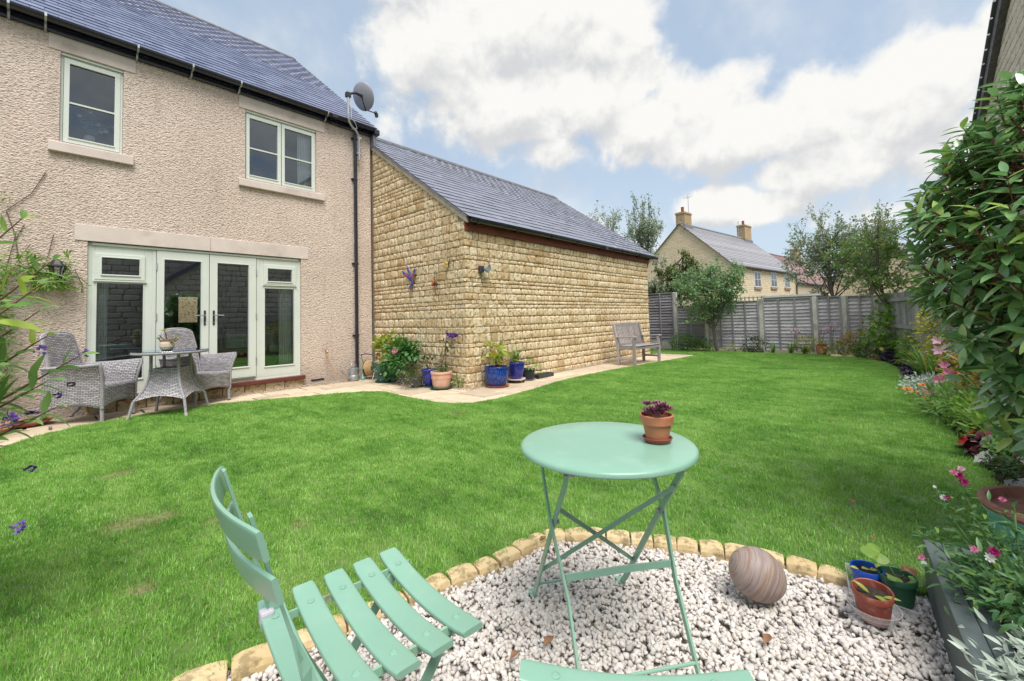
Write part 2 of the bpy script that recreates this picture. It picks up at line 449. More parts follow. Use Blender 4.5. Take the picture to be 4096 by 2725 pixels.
def wood_mat(name, a, b, rough=.8, axis=(1, 1, .06), sc=60., dark=(.05, .045, .045), rnd=.3, relief=.002):
    m, t, p, o = base_mat(name); v = pos_of(t)
    mp = t.n('ShaderNodeMapping', i_Vector=v); mp.inputs['Scale'].default_value = axis
    n = t.n('ShaderNodeTexNoise', i_Vector=mp.outputs[0], i_Scale=sc, i_Detail=6., i_Roughness=.65, i_Distortion=.3)
    g = t.n('ShaderNodeTexNoise', i_Vector=v, i_Scale=2.3, i_Detail=6., i_Roughness=.6)
    c = t.mix(n.outputs[0], a, b); c = t.mix(t.m('MULTIPLY', t.mr(g.outputs[0], .45, .7), .65), c, tuple(x*.5 for x in a))
    c = t.mix(t.m('MULTIPLY', t.mr(n.outputs[0], .56, .75), .7), c, dark)
    c = t.mix(1.0, c, t.ramp(rnd_of(t), [(0, 1-rnd), (1, 1.1)]), 'MULTIPLY')
    t.set(p.inputs['Base Color'], c); p.inputs['Roughness'].default_value = rough; p.inputs['Specular IOR Level'].default_value = .3
    bump(t, p, n.outputs[0], .6, relief); return m


def lawn_mat(name, blade=False):
    m, t, p, o = base_mat(name); v = pos_of(t)
    a = t.n('ShaderNodeTexNoise', i_Vector=v, i_Scale=1.6, i_Detail=6., i_Roughness=.62, i_Distortion=.5)
    mp = t.n('ShaderNodeMapping', i_Vector=v); mp.inputs['Rotation'].default_value = (0, 0, .25); mp.inputs['Scale'].default_value = (3.2, 1.0, 1)
    b = t.n('ShaderNodeTexNoise', i_Vector=mp.outputs[0], i_Scale=1.9, i_Detail=6., i_Roughness=.62, i_Distortion=.6)
    c_ = t.n('ShaderNodeTexNoise', i_Vector=v, i_Scale=9., i_Detail=3.)
    f = t.m('ADD', t.m('MULTIPLY', a.outputs[0], .45), t.m('ADD', t.m('MULTIPLY', b.outputs[0], .4), t.m('MULTIPLY', c_.outputs[0], .22)))
    c = t.ramp(f, [(.37, (.080, .250, .028)), (.45, (.140, .375, .045)), (.53, (.235, .50, .080)), (.63, (.37, .63, .15))])
    if blade:
        c = t.mix(t.m('MULTIPLY', rnd_of(t), .35), c, (.24, .42, .08))
        sx_ = t.n('ShaderNodeTexNoise', i_Vector=v, i_Scale=45., i_Detail=1.)
        c = t.mix(t.m('MULTIPLY', t.mr(sx_.outputs[0], .6, .68), .45), c, (.42, .42, .17))
    else: c = t.mix(.75, c, (.060, .070, .025))  # dark thatch tone, also standing in for shade between the blades
    sxx = t.n('ShaderNodeTexNoise', i_Vector=v, i_Scale=38., i_Detail=5., i_Roughness=.7)
    # worn brown patches in the turf
    for (x, y, r) in ((.74, 2.9, .11), (.40, 4.45, .12), (.34, 3.3, .15), (.50, 3.25, .12), (.97, 2.5, .07), (.3, 2.45, .06), (3.3, 3.9, .15)):
        vd = t.n('ShaderNodeVectorMath', operation='DISTANCE', i_0=v, i_1=(x, y, .03))
        k = t.mr(t.m('ADD', vd.outputs['Value'], t.m('MULTIPLY', t.m('SUBTRACT', c_.outputs[0], .5), .25)), r*.1, r*1.15, .75, 0.)
        c = t.mix(t.m('MULTIPLY', k, t.mr(sxx.outputs[0], .38, .56)), c, (.33, .25, .15))
    t.set(p.inputs['Base Color'], c); p.inputs['Roughness'].default_value = .42; p.inputs['Specular IOR Level'].default_value = .6
    if blade:
        tr = t.n('ShaderNodeBsdfTranslucent', i_Color=c); mx = t.n('ShaderNodeMixShader', i_0=.3)
        t.L.new(p.outputs[0], mx.inputs[1]); t.L.new(tr.outputs[0], mx.inputs[2]); t.L.new(mx.outputs[0], o.inputs[0])
    return m


STONEC = [(.60, .47, .29), (.78, .66, .46), (.68, .55, .36), (.82, .71, .52), (.52, .38, .21), (.76, .63, .43), (.80, .68, .48), (.63, .50, .31)]
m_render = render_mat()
m_stone = stone_mat('cotswold_stone', STONEC)
m_stone_pale = stone_mat('pale_neighbour_stone', [(.64, .57, .46), (.74, .67, .56), (.60, .53, .43), (.76, .69, .57)], dark=(.28, .22, .16), amount=.4)
m_mortar = MAT('mortar', (.43, .345, .27), .95, (.34, .27, .21), 12, bumps=.5, bscale=80)
m_edging = stone_mat('edging_stone', [(.56, .42, .22), (.66, .52, .31), (.60, .46, .26)], dark=(.22, .17, .09), amount=.7, relief=.003)
m_slate = slate_mat('blue_slate', (.105, .125, .215), (.165, .19, .30), .36)
m_slate_grey = slate_mat('grey_slate', (.10, .108, .14), (.17, .18, .22), .38)
m_ridge = MAT('ridge_tile_grey', (.16, .155, .165), .8, (.09, .09, .10), 10, bumps=.3)
m_cast = MAT('cast_stone', (.68, .595, .55), .85, (.62, .54, .495), 5, bumps=.25, bscale=200, bdist=.002, dirt=(.42, .35, .30), dscale=1.5)
m_frame = MAT('sage_painted_timber', (.66, .71, .66), .38, (.64, .69, .64), 3, vary=.3)
m_seal = MAT('dark_gap', (.03, .03, .035), .7)
m_glass = GLASS('window_glass', refl=.22); m_glass_up = GLASS('upstairs_glass', refl=.08)
m_gutter = MAT('black_gutter_plastic', (.018, .019, .032), .25, (.026, .027, .04), 4, spec=.6)
m_galv = MAT('galvanised_steel', (.52, .54, .56), .42, (.34, .36, .39), 14, metal=.7, rnd=.1)
m_steel = MAT('brushed_steel', (.62, .63, .65), .28, metal=.9)
m_threshold = MAT('dark_red_threshold', (.14, .035, .03), .45, (.10, .028, .025), 9)
m_fascia = wood_mat('red_brown_fascia', (.26, .075, .045), (.17, .045, .03), .6, (.06, 1, 1), 50, (.07, .02, .015), .1)
m_verge = MAT('verge_mortar', (.40, .37, .31), .9, (.30, .27, .22), 9, bumps=.4)
m_patio = MAT('buff_paving', (.68, .56, .42), .8, (.58, .47, .345), 6, rnd=.24, bumps=.35, bscale=45, bdist=.004, dirt=(.44, .35, .24), dscale=2.2)
m_joint = MAT('dirty_joint_sand', (.13, .10, .075), .95, (.10, .085, .06), 20, bumps=.5)
m_soil = MAT('dark_soil', (.065, .045, .032), .95, (.035, .024, .018), 18, bumps=1., bscale=55, bdist=.03)
m_ground = MAT('rough_ground', (.10, .13, .05), .95, (.12, .10, .06), 3, bumps=.5)
m_gravel = MAT('white_limestone_chippings', (.74, .70, .66), .85, (.58, .54, .51), 40, cr=[(.78, .74, .70), (.62, .58, .55), (.44, .40, .38), (.72, .66, .61), (.55, .46, .36), (.66, .62, .60), (.38, .35, .345), (.84, .81, .78), (.60, .52, .47)], rnd=.85, bumps=.5, bscale=130, bdist=.002)
m_gravelbed = MAT('chipping_dust', (.46, .42, .38), .95, (.32, .29, .26), 60, bumps=.8)
m_pea = MAT('buff_pea_gravel', (.46, .38, .28), .85, (.34, .28, .21), 30, cr=[(.52, .45, .36), (.34, .28, .22), (.62, .52, .38), (.42, .36, .31)], rnd=.8)
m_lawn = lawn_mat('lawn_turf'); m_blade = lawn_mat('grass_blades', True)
m_conc = MAT('concrete_post', (.70, .69, .64), .9, (.58, .57, .53), 8, bumps=.4, bscale=90, dirt=(.26, .26, .22), dscale=2.)
m_fence = wood_mat('weathered_fence_board', (.74, .71, .76), (.52, .50, .55), .85, (1, .07, 1), 55, (.07, .065, .08), .35, .003)
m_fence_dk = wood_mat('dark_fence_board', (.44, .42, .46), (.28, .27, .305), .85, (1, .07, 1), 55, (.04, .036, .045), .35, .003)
m_fencev = wood_mat('weathered_upright', (.44, .43, .45), (.30, .29, .315), .85, (1, 1, .07), 55, (.09, .085, .10), .3, .003)
m_teak = wood_mat('weathered_teak', (.46, .42, .43), (.30, .27, .275), .8, (.1, 1, .5), 60, (.09, .07, .07), .3)
m_sleeper = wood_mat('grey_green_planter_timber', (.115, .145, .145), (.075, .095, .098), .6, (.05, 1, 1), 45, (.025, .03, .032), .15)
m_wicker = wicker_mat()
m_wickpl = MAT('rattan_binding', (.44, .43, .46), .6, (.22, .21, .24), 70, stretch=(1, 1, 1.6), bumps=.8, bscale=110)
m_foot = MAT('grey_plastic_cap', (.42, .40, .36), .5)
m_blk = MAT('black_rubber', (.02, .02, .022), .6)
m_green = MAT('sage_green_enamel', (.235, .43, .33), .30, (.22, .41, .315), 3, vary=.3, spec=.5, dirt=(.28, .46, .37), dscale=9, bumps=.05, bscale=160, bdist=.001)
m_rust = MAT('rusty_rail', (.25, .47, .34), .5, (.24, .45, .33), 6, dirt=(.25, .09, .03), dscale=14)
m_bracket = MAT('pale_bracket', (.60, .58, .66), .4)
m_terra = MAT('terracotta', (.52, .20, .105), .85, (.42, .16, .09), 14, bumps=.3, dirt=(.62, .37, .26), dscale=7)
m_terrapale = MAT('weathered_pink_terracotta', (.68, .39, .28), .9, (.60, .33, .24), 10, bumps=.4, dirt=(.72, .52, .42), dscale=6)
m_terraplast = MAT('brick_red_plastic', (.29, .068, .045), .5, (.26, .06, .04), 20, dirt=(.46, .2, .15), dscale=25)
m_teal = MAT('turquoise_glaze', (.13, .40, .41), .5, (.12, .37, .38), 5, dirt=(.18, .45, .45))
m_tealrim = MAT('bare_clay_rim', (.33, .155, .115), .8, (.25, .115, .09), 18, dirt=(.14, .07, .055), dscale=9)


def glaze(name, a, b):
    m, t, p, o = base_mat(name); v = pos_of(t)
    mp = t.n('ShaderNodeMapping', i_Vector=v); mp.inputs['Scale'].default_value = (1, 1, .18)
    n = t.n('ShaderNodeTexNoise', i_Vector=mp.outputs[0], i_Scale=60., i_Detail=4.)
    t.set(p.inputs['Base Color'], t.mix(t.mr(n.outputs[0], .42, .62), a, b)); p.inputs['Roughness'].default_value = .12; p.inputs['Specular IOR Level'].default_value = .6
    return m


m_blueglaze = glaze('speckled_blue_glaze', (.012, .075, .36), (.02, .02, .13))
m_cobalt = glaze('cobalt_blue_glaze', (.03, .035, .30), (.025, .03, .22))
m_darkpot = MAT('dark_slate_plastic', (.05, .055, .075), .45, (.035, .038, .055), 10)
m_greenpl = MAT('dark_green_plastic', (.03, .13, .085), .4, (.02, .10, .065), 12)
m_gpot = MAT('bottle_green_pot', (.02, .085, .045), .45, (.015, .07, .035), 20)
m_bluepl = MAT('bright_blue_plastic', (.012, .085, .48), .45, (.01, .07, .42), 20)
m_can = MAT('green_watering_can_plastic', (.03, .30, .19), .35, (.02, .25, .16), 9)
m_reel = MAT('green_reel_plastic', (.04, .28, .19), .35)
m_hose = MAT('tan_hose_rubber', (.56, .36, .19), .5, (.46, .29, .15), 30)
def clear_mat():
    m, t, p, o = base_mat('clear_plastic'); p.inputs['Base Color'].default_value = (.75, .75, .76, 1); p.inputs['Roughness'].default_value = .25
    a = t.n('ShaderNodeBsdfTransparent', i_Color=(.94, .95, .96, 1)); mx = t.n('ShaderNodeMixShader', i_0=.30)
    t.L.new(a.outputs[0], mx.inputs[1]); t.L.new(p.outputs[0], mx.inputs[2]); t.L.new(mx.outputs[0], o.inputs[0]); return m
m_clear = clear_mat()
m_white = MAT('white_plastic', (.72, .72, .70), .5)
m_cream = MAT('cream_ceramic', (.68, .62, .50), .35, (.62, .55, .43), 20)
m_bronze = MAT('bronze_rim', (.42, .24, .13), .35, metal=.5)
m_cloth = MAT('net_curtain', (.90, .92, .94), .9, (.84, .88, .92), 20)
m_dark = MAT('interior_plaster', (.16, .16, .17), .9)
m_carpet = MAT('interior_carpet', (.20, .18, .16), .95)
m_oak = wood_mat('golden_oak', (.42, .22, .08), (.30, .14, .045), .5, (.1, 1, 1), 40, (.15, .06, .02), .1)
m_iron = MAT('black_iron', (.02, .02, .024), .45, (.03, .03, .035), 30)
m_dish = MAT('dish_grey_mesh', (.30, .31, .36), .5, (.27, .28, .33), 40)
m_lead = MAT('lead_flashing', (.20, .21, .25), .5, (.15, .155, .19), 9, bumps=.3, bscale=20)
m_redclay = MAT('red_chimney_pot', (.26, .07, .05), .8)
m_stem = MAT('brown_stem', (.17, .10, .06), .8, (.10, .06, .04), 30)
m_redstem = MAT('red_brown_stem', (.20, .05, .045), .6, (.14, .04, .035), 30)
m_gstem = MAT('green_stem', (.12, .22, .06), .6, (.10, .17, .05), 30)
m_bark = MAT('grey_bark', (.20, .17, .15), .9, (.11, .09, .08), 25, bumps=.8, bscale=60, bdist=.01)
m_leaf_dry = MAT('dry_leaf', (.30, .16, .08), .8, (.20, .09, .05), 30)


def sandstone_egg():
    m, t, p, o = base_mat('banded_sandstone'); tc_ = t.n('ShaderNodeTexCoord').outputs['Object']
    n = t.n('ShaderNodeTexNoise', i_Vector=tc_, i_Scale=5., i_Detail=5., i_Distortion=.4)
    mp = t.n('ShaderNodeMapping', i_Vector=tc_); mp.inputs['Scale'].default_value = (1, .05, .05)
    off = t.n('ShaderNodeVectorMath', operation='ADD', i_0=mp.outputs[0], i_1=t.n('ShaderNodeCombineXYZ', i_0=t.m('MULTIPLY', n.outputs[0], .022)))
    b = t.n('ShaderNodeTexNoise', i_Vector=off, i_Scale=46., i_Detail=6., i_Roughness=.7)
    c = t.ramp(b.outputs[0], [(.30, (.14, .085, .085)), (.42, (.25, .19, .175)), (.50, (.34, .28, .26)), (.58, (.27, .175, .12)), (.68, (.22, .175, .18))])
    t.set(p.inputs['Base Color'], c); p.inputs['Roughness'].default_value = .6; return m


m_egg = sandstone_egg()
m_chim = stone_mat('sooty_chimney_stone', [(.40, .30, .18), (.50, .38, .23)], dark=(.10, .07, .05), amount=.9)

# leaves
L_mid = LEAF('mid_green_leaf', (.12, .29, .055), (.32, .50, .13))
L_dark = LEAF('dark_green_leaf', (.020, .065, .020), (.07, .15, .045))
L_birch = LEAF('birch_leaf', (.23, .32, .19), (.42, .52, .35), (.42, .22, .04), .06)
L_fruit = LEAF('fruit_tree_leaf', (.13, .30, .12), (.33, .50, .23), (.42, .40, .05), .05)
L_bright = LEAF('bright_leaf', (.12, .30, .03), (.30, .48, .09), (.50, .48, .10), .1)
L_young = LEAF('young_tree_leaf', (.18, .34, .09), (.38, .54, .18), (.55, .36, .04), .06)
L_yellow = LEAF('golden_leaf', (.58, .56, .05), (.85, .76, .12), (.42, .50, .07), .15)
L_photinia = LEAF('glossy_shrub_leaf', (.14, .31, .11), (.33, .55, .225), (.48, .66, .16), .14, rough=.23, trans=.22, spec=1.0)
L_phot_shade = LEAF('inner_shade_shrub_leaf', (.07, .19, .065), (.16, .34, .12), rough=.32, trans=.1, spec=.8)  # darker copy of the shrub leaf, inner shade put into its colour
L_budd = LEAF('buddleja_leaf', (.16, .34, .08), (.36, .56, .20), (.48, .62, .10), .2, rough=.5)
L_silver = LEAF('silver_leaf', (.36, .44, .36), (.60, .68, .60), rough=.8, trans=.1, spec=.2)
L_snap = LEAF('snapdragon_leaf', (.07, .20, .07), (.21, .38, .15), (.25, .42, .08), .08, rough=.4)
L_peony = LEAF('dahlia_leaf', (.05, .19, .05), (.15, .34, .09), rough=.4)
L_lime = LEAF('lime_leaf', (.25, .36, .04), (.52, .56, .12), (.62, .42, .06), .12)
L_pale = LEAF('hydrangea_leaf', (.20, .30, .06), (.42, .48, .14), (.60, .50, .10), .3)
L_hair = LEAF('trailing_stem_green', (.12, .15, .055), (.22, .25, .11), (.28, .20, .12), .3)
L_strap = LEAF('strap_leaf', (.10, .25, .04), (.26, .42, .10), (.55, .48, .12), .08)
L_purple = LEAF('dark_purple_leaf', (.025, .018, .045), (.085, .06, .12), rough=.4, trans=.05)
L_burg = LEAF('burgundy_leaf', (.05, .010, .018), (.14, .02, .035), rough=.35, trans=.1)
L_succ = LEAF('purple_succulent_leaf', (.16, .055, .085), (.36, .17, .22), rough=.4, trans=.05)
L_echev = LEAF('grey_purple_rosette_leaf', (.19, .15, .20), (.32, .27, .33), rough=.45, trans=.05)
L_aeon = LEAF('yellow_green_rosette_leaf', (.42, .44, .10), (.62, .58, .20), rough=.4)
L_autumn = LEAF('autumn_shrub_leaf', (.55, .45, .08), (.70, .30, .10), (.30, .35, .06), .3)
P_purple = LEAF('purple_petal', (.10, .03, .32), (.22, .08, .50), rough=.6, trans=.2)
P_lilac = LEAF('lilac_petal', (.22, .13, .55), (.36, .24, .68), rough=.6)
P_pink = LEAF('pink_petal', (.62, .10, .30), (.85, .42, .58), rough=.6)
P_palepink = LEAF('pale_pink_petal', (.72, .38, .56), (.84, .56, .70), rough=.6)
P_orange = LEAF('orange_petal', (.85, .26, .01), (.95, .42, .02), rough=.6)
P_red = LEAF('red_petal', (.55, .02, .02), (.75, .05, .03), rough=.6)
P_magenta = LEAF('magenta_petal', (.30, .01, .12), (.60, .05, .28), rough=.6)
P_white = LEAF('white_petal', (.80, .80, .76), (.86, .86, .84), rough=.6)
P_blue = LEAF('small_blue_petal', (.35, .38, .75), (.62, .62, .85), rough=.6)

# ================================================================ GROUND
MB().bb(-400, 400, -400, 400, -.5, -.11).obj('ground', m_ground)['kind'] = 'structure'
soil = MB().bb(-4, 14, -3.2, 8.02, -.14, -.06).obj('soil', m_soil); soil['kind'] = 'structure'

LAWN = [(-.24, 6.485), (0, 6.88), (.35, 7.13), (.70, 7.26), (.99, 7.33), (1.40, 7.36), (1.82, 7.30), (2.3, 7.10), (2.71, 6.88), (3.1, 6.72), (3.36, 6.578), (3.56, 6.45), (3.70, 6.22), (3.71, 5.95), (3.67, 5.633), (3.64, 5.3), (3.65, 4.974), (3.67, 4.70), (3.74, 4.46), (3.9, 4.29),
        (4.12, 4.23), (4.39, 4.215), (5.356, 4.305), (6.1, 4.42), (6.693, 4.46), (7.4, 4.45), (8.0, 4.41), (9.5, 4.26), (11.75, 4.0), (11.92, 4.06), (11.95, 5.6), (13.3, 5.6), (13.38, 4.9),
        (13.2, 4.0), (13.05, 3.0), (13.1, 2.0), (13.0, 1.3), (12.5, .62), (11.8, .22), (10.9, .04), (9.68, -.03), (7.97, -.118), (6.66, -.213), (5.746, -.279), (5.168, -.334), (4.63, -.371), (4.26, -.395), (3.9, -.42), (3.5, -.43), (3.05, -.40), (2.7, -.30), (2.42, -.10)]
EDGE = [(2.355, -.03), (2.335, .034), (2.30, .189), (2.29, .363), (2.262, .505), (2.21, .652), (2.13, .86), (2.02, 1.074), (1.93, 1.242), (1.80, 1.386), (1.655, 1.439), (1.531, 1.445), (1.409, 1.459), (1.288, 1.497), (1.119, 1.547), (.904, 1.582), (.725, 1.626), (.551, 1.665), (.426, 1.70), (.30, 1.74), (.1, 1.76), (-.15, 1.72), (-.5, 1.6), (-.9, 1.35)]
LAWN = [(x*.980, y*.980) if i < 29 else (x, y) for i, (x, y) in enumerate(LAWN)]
LAWN = LAWN+EDGE+[(-1.25, 1.9), (-1.2, 3.2), (-.95, 4.6), (-.6, 5.8)]
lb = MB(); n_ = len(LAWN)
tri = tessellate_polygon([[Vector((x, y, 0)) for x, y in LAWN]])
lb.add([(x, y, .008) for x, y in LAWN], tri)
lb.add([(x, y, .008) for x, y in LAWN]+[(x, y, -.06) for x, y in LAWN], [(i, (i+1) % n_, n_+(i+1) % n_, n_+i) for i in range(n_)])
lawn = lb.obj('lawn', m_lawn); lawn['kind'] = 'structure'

# patio and side path: slabs laid one by one on a sand bed
pbed = MB().bb(-1.6, 4.70, 3.9, 7.90, -.058, -.028).bb(4.70, 11.93, 3.9, 5.12, -.058, -.028).obj('patio', m_joint); pbed['kind'] = 'structure'
slabs = []
def lay(x0, x1, rows, lens, offs):
    y = rows[0]
    for ri, h in enumerate(rows[1:]):
        x = x0-offs[ri % len(offs)]
        k = ri
        while x < x1:
            L = lens[k % len(lens)]; k += 1
            a, b = max(x, x0), min(x+L, x1)
            if b-a > .08: slabs.append((a, b, y-h, y))
            x += L
        y -= h
lay(-1.6, 4.70, [7.88, .45, .30, .60, .45, .60, .45, .60, .45], [.60, .90, .60, .45], [0, .25, .5, .12, .33])
lay(4.70, 11.92, [5.11, .45, .60], [.60, .60, .45, .90], [0, .3])
for (a, b, c, d) in slabs:
    corners = np.array([(a, c), (b, c), (a, d), (b, d), ((a+b)/2, (c+d)/2)])
    if inpoly(corners, LAWN).all(): continue
    g = .013; z = -.004+random.uniform(-.002, .002)
    q = MB(); x0, x1, y0, y1 = a+g, b-g, c+g, d-g
    q.add([(x0, y0, -.03), (x1, y0, -.03), (x1, y1, -.03), (x0, y1, -.03), (x0, y0, z-.006), (x1, y0, z-.006), (x1, y1, z-.006), (x0, y1, z-.006),
           (x0+.006, y0+.006, z), (x1-.006, y0+.006, z), (x1-.006, y1-.006, z), (x0+.006, y1-.006, z)],
          [(0, 1, 5, 4), (1, 2, 6, 5), (2, 3, 7, 6), (3, 0, 4, 7), (4, 5, 9, 8), (5, 6, 10, 9), (6, 7, 11, 10), (7, 4, 8, 11), (8, 9, 10, 11)])
    q.obj('paving_slab', m_patio, pbed)

# gravel circle
GR = EDGE+[(-1.2, .2), (-1.0, -1.0), (2.6, -1.0), (2.6, -.1)]
gb_ = MB(); gb_.add([(x, y, -.045) for x, y in GR], tessellate_polygon([[Vector((x, y, 0)) for x, y in GR]]))
gbed = gb_.obj('gravel_bed', m_gravelbed); gbed['kind'] = 'structure'


def pebble(seed, flat=.62):
    # broken stone: the hull of a few scattered points
    r = np.random.default_rng(seed); bm = bmesh.new(); k = 13
    i = np.arange(k)+.5; ph = np.arccos(1-2*i/k); th = PI*(1+5**.5)*i
    v = np.stack([np.cos(th)*np.sin(ph), np.sin(th)*np.sin(ph), np.cos(ph)], 1)+r.normal(0, .20, (k, 3)); v *= np.array([1.05, r.uniform(.62, .9), flat*r.uniform(.9, 1.25)])
    for p in v: bm.verts.new(p)
    ch = bmesh.ops.convex_hull(bm, input=bm.verts[:]); bmesh.ops.delete(bm, geom=[g for g in ch['geom_interior'] if isinstance(g, bmesh.types.BMVert)], context='VERTS')
    bm.verts.index_update(); bm.verts.ensure_lookup_table(); bm.normal_update()
    bmesh.ops.recalc_face_normals(bm, faces=bm.faces)
    v = np.array([x.co[:] for x in bm.verts]); f = [tuple(q.index for q in x.verts) for x in bm.faces]; bm.free(); return v, f


def rand_rots(n, tilt=.6):
    a = rng.uniform(0, 2*PI, n); b = rng.normal(0, tilt, n); c = rng.normal(0, tilt, n)
    ca, sa, cb, sb, cc, sc = np.cos(a), np.sin(a), np.cos(b), np.sin(b), np.cos(c), np.sin(c)
    Z = np.zeros(n); O = np.ones(n)
    Ra = np.stack([ca, -sa, Z, sa, ca, Z, Z, Z, O], 1).reshape(-1, 3, 3); Rb = np.stack([O, Z, Z, Z, cb, -sb, Z, sb, cb], 1).reshape(-1, 3, 3); Rc = np.stack([cc, Z, sc, Z, O, Z, -sc, Z, cc], 1).reshape(-1, 3, 3)
    return Ra@Rb@Rc


def scatter_pebbles(name, pts, zs, size, mat, nvar=6, parent=None, tilt=.6):
    n = len(pts); Ms = np.tile(np.eye(4), (n, 1, 1)); s = size*rng.uniform(.6, 1.35, n)**1.0
    Ms[:, :3, :3] = rand_rots(n, tilt)*s[:, None, None]; Ms[:, :2, 3] = pts; Ms[:, 2, 3] = zs
    w_ = rng.integers(0, nvar, n); first = None; V = []; F = []; o0 = 0
    for k in range(nvar):
        tv, tf = pebble(k+3); idx = np.where(w_ == k)[0]
        vv = np.einsum('nij,kj->nki', Ms[idx][:, :3, :3], tv)+Ms[idx][:, None, :3, 3]
        ff = (np.array(tf)[None]+(np.arange(len(idx))*len(tv))[:, None, None]).reshape(-1, 3)+o0
        V.append(vv.reshape(-1, 3)); F.append(ff); o0 += len(idx)*len(tv)
    o = link(name, mk_mesh(name, np.concatenate(V), np.concatenate(F), mat), parent); o['kind'] = 'stuff'; return o


P = rng.uniform((-.7, -.95), (2.45, 1.85), (90000, 2)); P = P[inpoly(P, GR)]
# keep it where anything can see it, thinner towards the viewer's feet
dist = np.hypot(P[:, 0], P[:, 1]); P = P[(dist > .35) & (P[:, 0]+P[:, 1]*.9 > .25)]
ei = np.array(EDGE)
de = np.min(np.hypot(P[:, None, 0]-ei[None, :, 0], P[:, None, 1]-ei[None, :, 1]), 1)
P = P[:42000]
zz = -.036+rng.uniform(0, .020, len(P))+.006*np.sin(P[:, 0]*7)*np.cos(P[:, 1]*5)
gravel = scatter_pebbles('gravel', P, zz, .0108, m_gravel, 8)
gravel['label'] = 'white and grey limestone chippings covering the seating circle'

# fallen leaves
for (x, y, z, s, lab) in ((.935, 1.49, .0, .032, 'curled brown leaf lying by the edging stones near the green chair seat'), (1.70, 1.36, 0, .025, 'dark brown leaf on the chippings behind the table legs'), (1.18, .93, 0, .028, 'brown leaf on the chippings between the legs of the round table'),
                          (1.66, .37, .0, .028, 'dark red-brown leaf on the chippings just in front of the stone egg'), (1.06, .98, 0, .022, 'small brown leaf on chippings beside the far foot of the round table'), (3.05, .22, .035, .03, 'dry beige leaf lying on the lawn behind the pots'),
                          (2.62, .12, .035, .02, 'small tan leaf standing in the grass beyond the planter corner'), (5.2, .5, .035, .03, 'pale pinkish leaf lying on the mown lawn towards the flower border')):
    f = MB(); 
    f.grid(lambda u, v: (x+s*(u-.5)*2, y+s*.5*(v-.5)*2*math.sin(PI*min(1, max(0.03, u))), z+.012+.25*s*math.sin(u*3)+.5*s*(v-.5)**2), 6, 2)
    prop(f.obj('fallen_leaf', m_leaf_dry), lab, 'leaf', 'fallen leaves')

# edging stones between lawn and chippings
ee = np.array(EDGE[2:-1]); seg = np.hypot(*np.diff(ee, axis=0).T); cum = np.concatenate([[0], np.cumsum(seg)])
erow = thing('edging_row', 'curved row of buff edging stones holding the lawn back from the chippings', 'edging', (1.5, 1.4, 0))
s_ = 0.0
while s_ < cum[-1]-.05:
    L = random.uniform(.095, .13) if s_ < 2.6 else random.uniform(.13, .17)
    m_ = s_+L/2; x = np.interp(m_, cum, ee[:, 0]); y = np.interp(m_, cum, ee[:, 1]); x2 = np.interp(m_+.02, cum, ee[:, 0]); y2 = np.interp(m_+.02, cum, ee[:, 1])
    a = math.atan2(y2-y, x2-x); nx, ny = -math.sin(a), math.cos(a)
    q = MB(); nu = 4
    def blk(u, v, L=L, sd=random.random()*9):
        # rounded block, worn top
        X = (u-.5)*(L-.008); pr = [(-.045, -.06), (-.045, -.004), (-.038, .018), (0, .021), (.038, .018), (.045, -.004), (.045, -.06)][int(round(v*6))]
        e = 1 if 0 < u < 1 else .95; wv = .003*math.sin(sd+u*7+v*5)
        return (X, pr[0]*e+wv, pr[1]*(1 if pr[1] < -.01 else 1)-(0 if e == 1 else .006)+wv)
    q.grid(blk, nu, 6)
    nn = len(q.v); q.f.append(tuple(i*(nu+1) for i in range(7))); q.f.append(tuple(i*(nu+1)+nu for i in range(7))[::-1])
    mw = Matrix.Translation((x+nx*.030, y+ny*.030, random.uniform(-.004, .004))) @ Matrix.Rotation(a+random.uniform(-.05, .05), 4, 'Z')
    q.obj('edging_stone', m_edging, erow, bevel=.004, mw=mw)
    s_ += L

# ---------------------------------------------------------------- grass (blades on the lawn, instanced tufts)
def tuft(seed, R_=.062, nb=110, h=.025):
    r = np.random.default_rng(seed); V = []; F = []
    for i in range(nb):
        a = r.uniform(0, 2*PI); q = R_*math.sqrt(r.uniform()); x, y = q*math.cos(a), q*math.sin(a)
        d = r.uniform(0, 2*PI); lean = abs(r.normal(0, .5)); hh = h*r.uniform(.55, 1.35); wd = r.uniform(.0009, .0017)
        px_, py_ = -math.sin(d)*wd, math.cos(d)*wd; b = len(V)
        for (t, k) in ((0, 1.), (.55, .85)):
            cx = x+math.cos(d)*lean*hh*t*t; cy = y+math.sin(d)*lean*hh*t*t; V += [(cx-px_*k, cy-py_*k, hh*t-.006), (cx+px_*k, cy+py_*k, hh*t-.006)]
        V.append((x+math.cos(d)*lean*hh, y+math.sin(d)*lean*hh, hh*(1-.25*lean)-.006))
        F += [(b, b+1, b+3), (b, b+3, b+2), (b+2, b+3, b+4)]
    me = mk_mesh('grass_tuft', V, np.array(F), m_blade); return bpy.data.objects.new('grass_tuft', me)


tufts = [tuft(i) for i in (1, 2)]
L_ = np.array(LAWN); lo, hi = L_.min(0), L_.max(0)
gx_, gy_ = np.meshgrid(np.arange(lo[0], hi[0], .060), np.arange(lo[1], hi[1], .060)); P = np.stack([gx_.ravel(), gy_.ravel()], 1); P = P+rng.uniform(-.025, .025, P.shape); P = P[inpoly(P, LAWN)]
vis = (np.arctan2(P[:, 0], P[:, 1]) > math.radians(-22)); P = P[vis & (np.hypot(P[:, 0], P[:, 1]) > .5)]
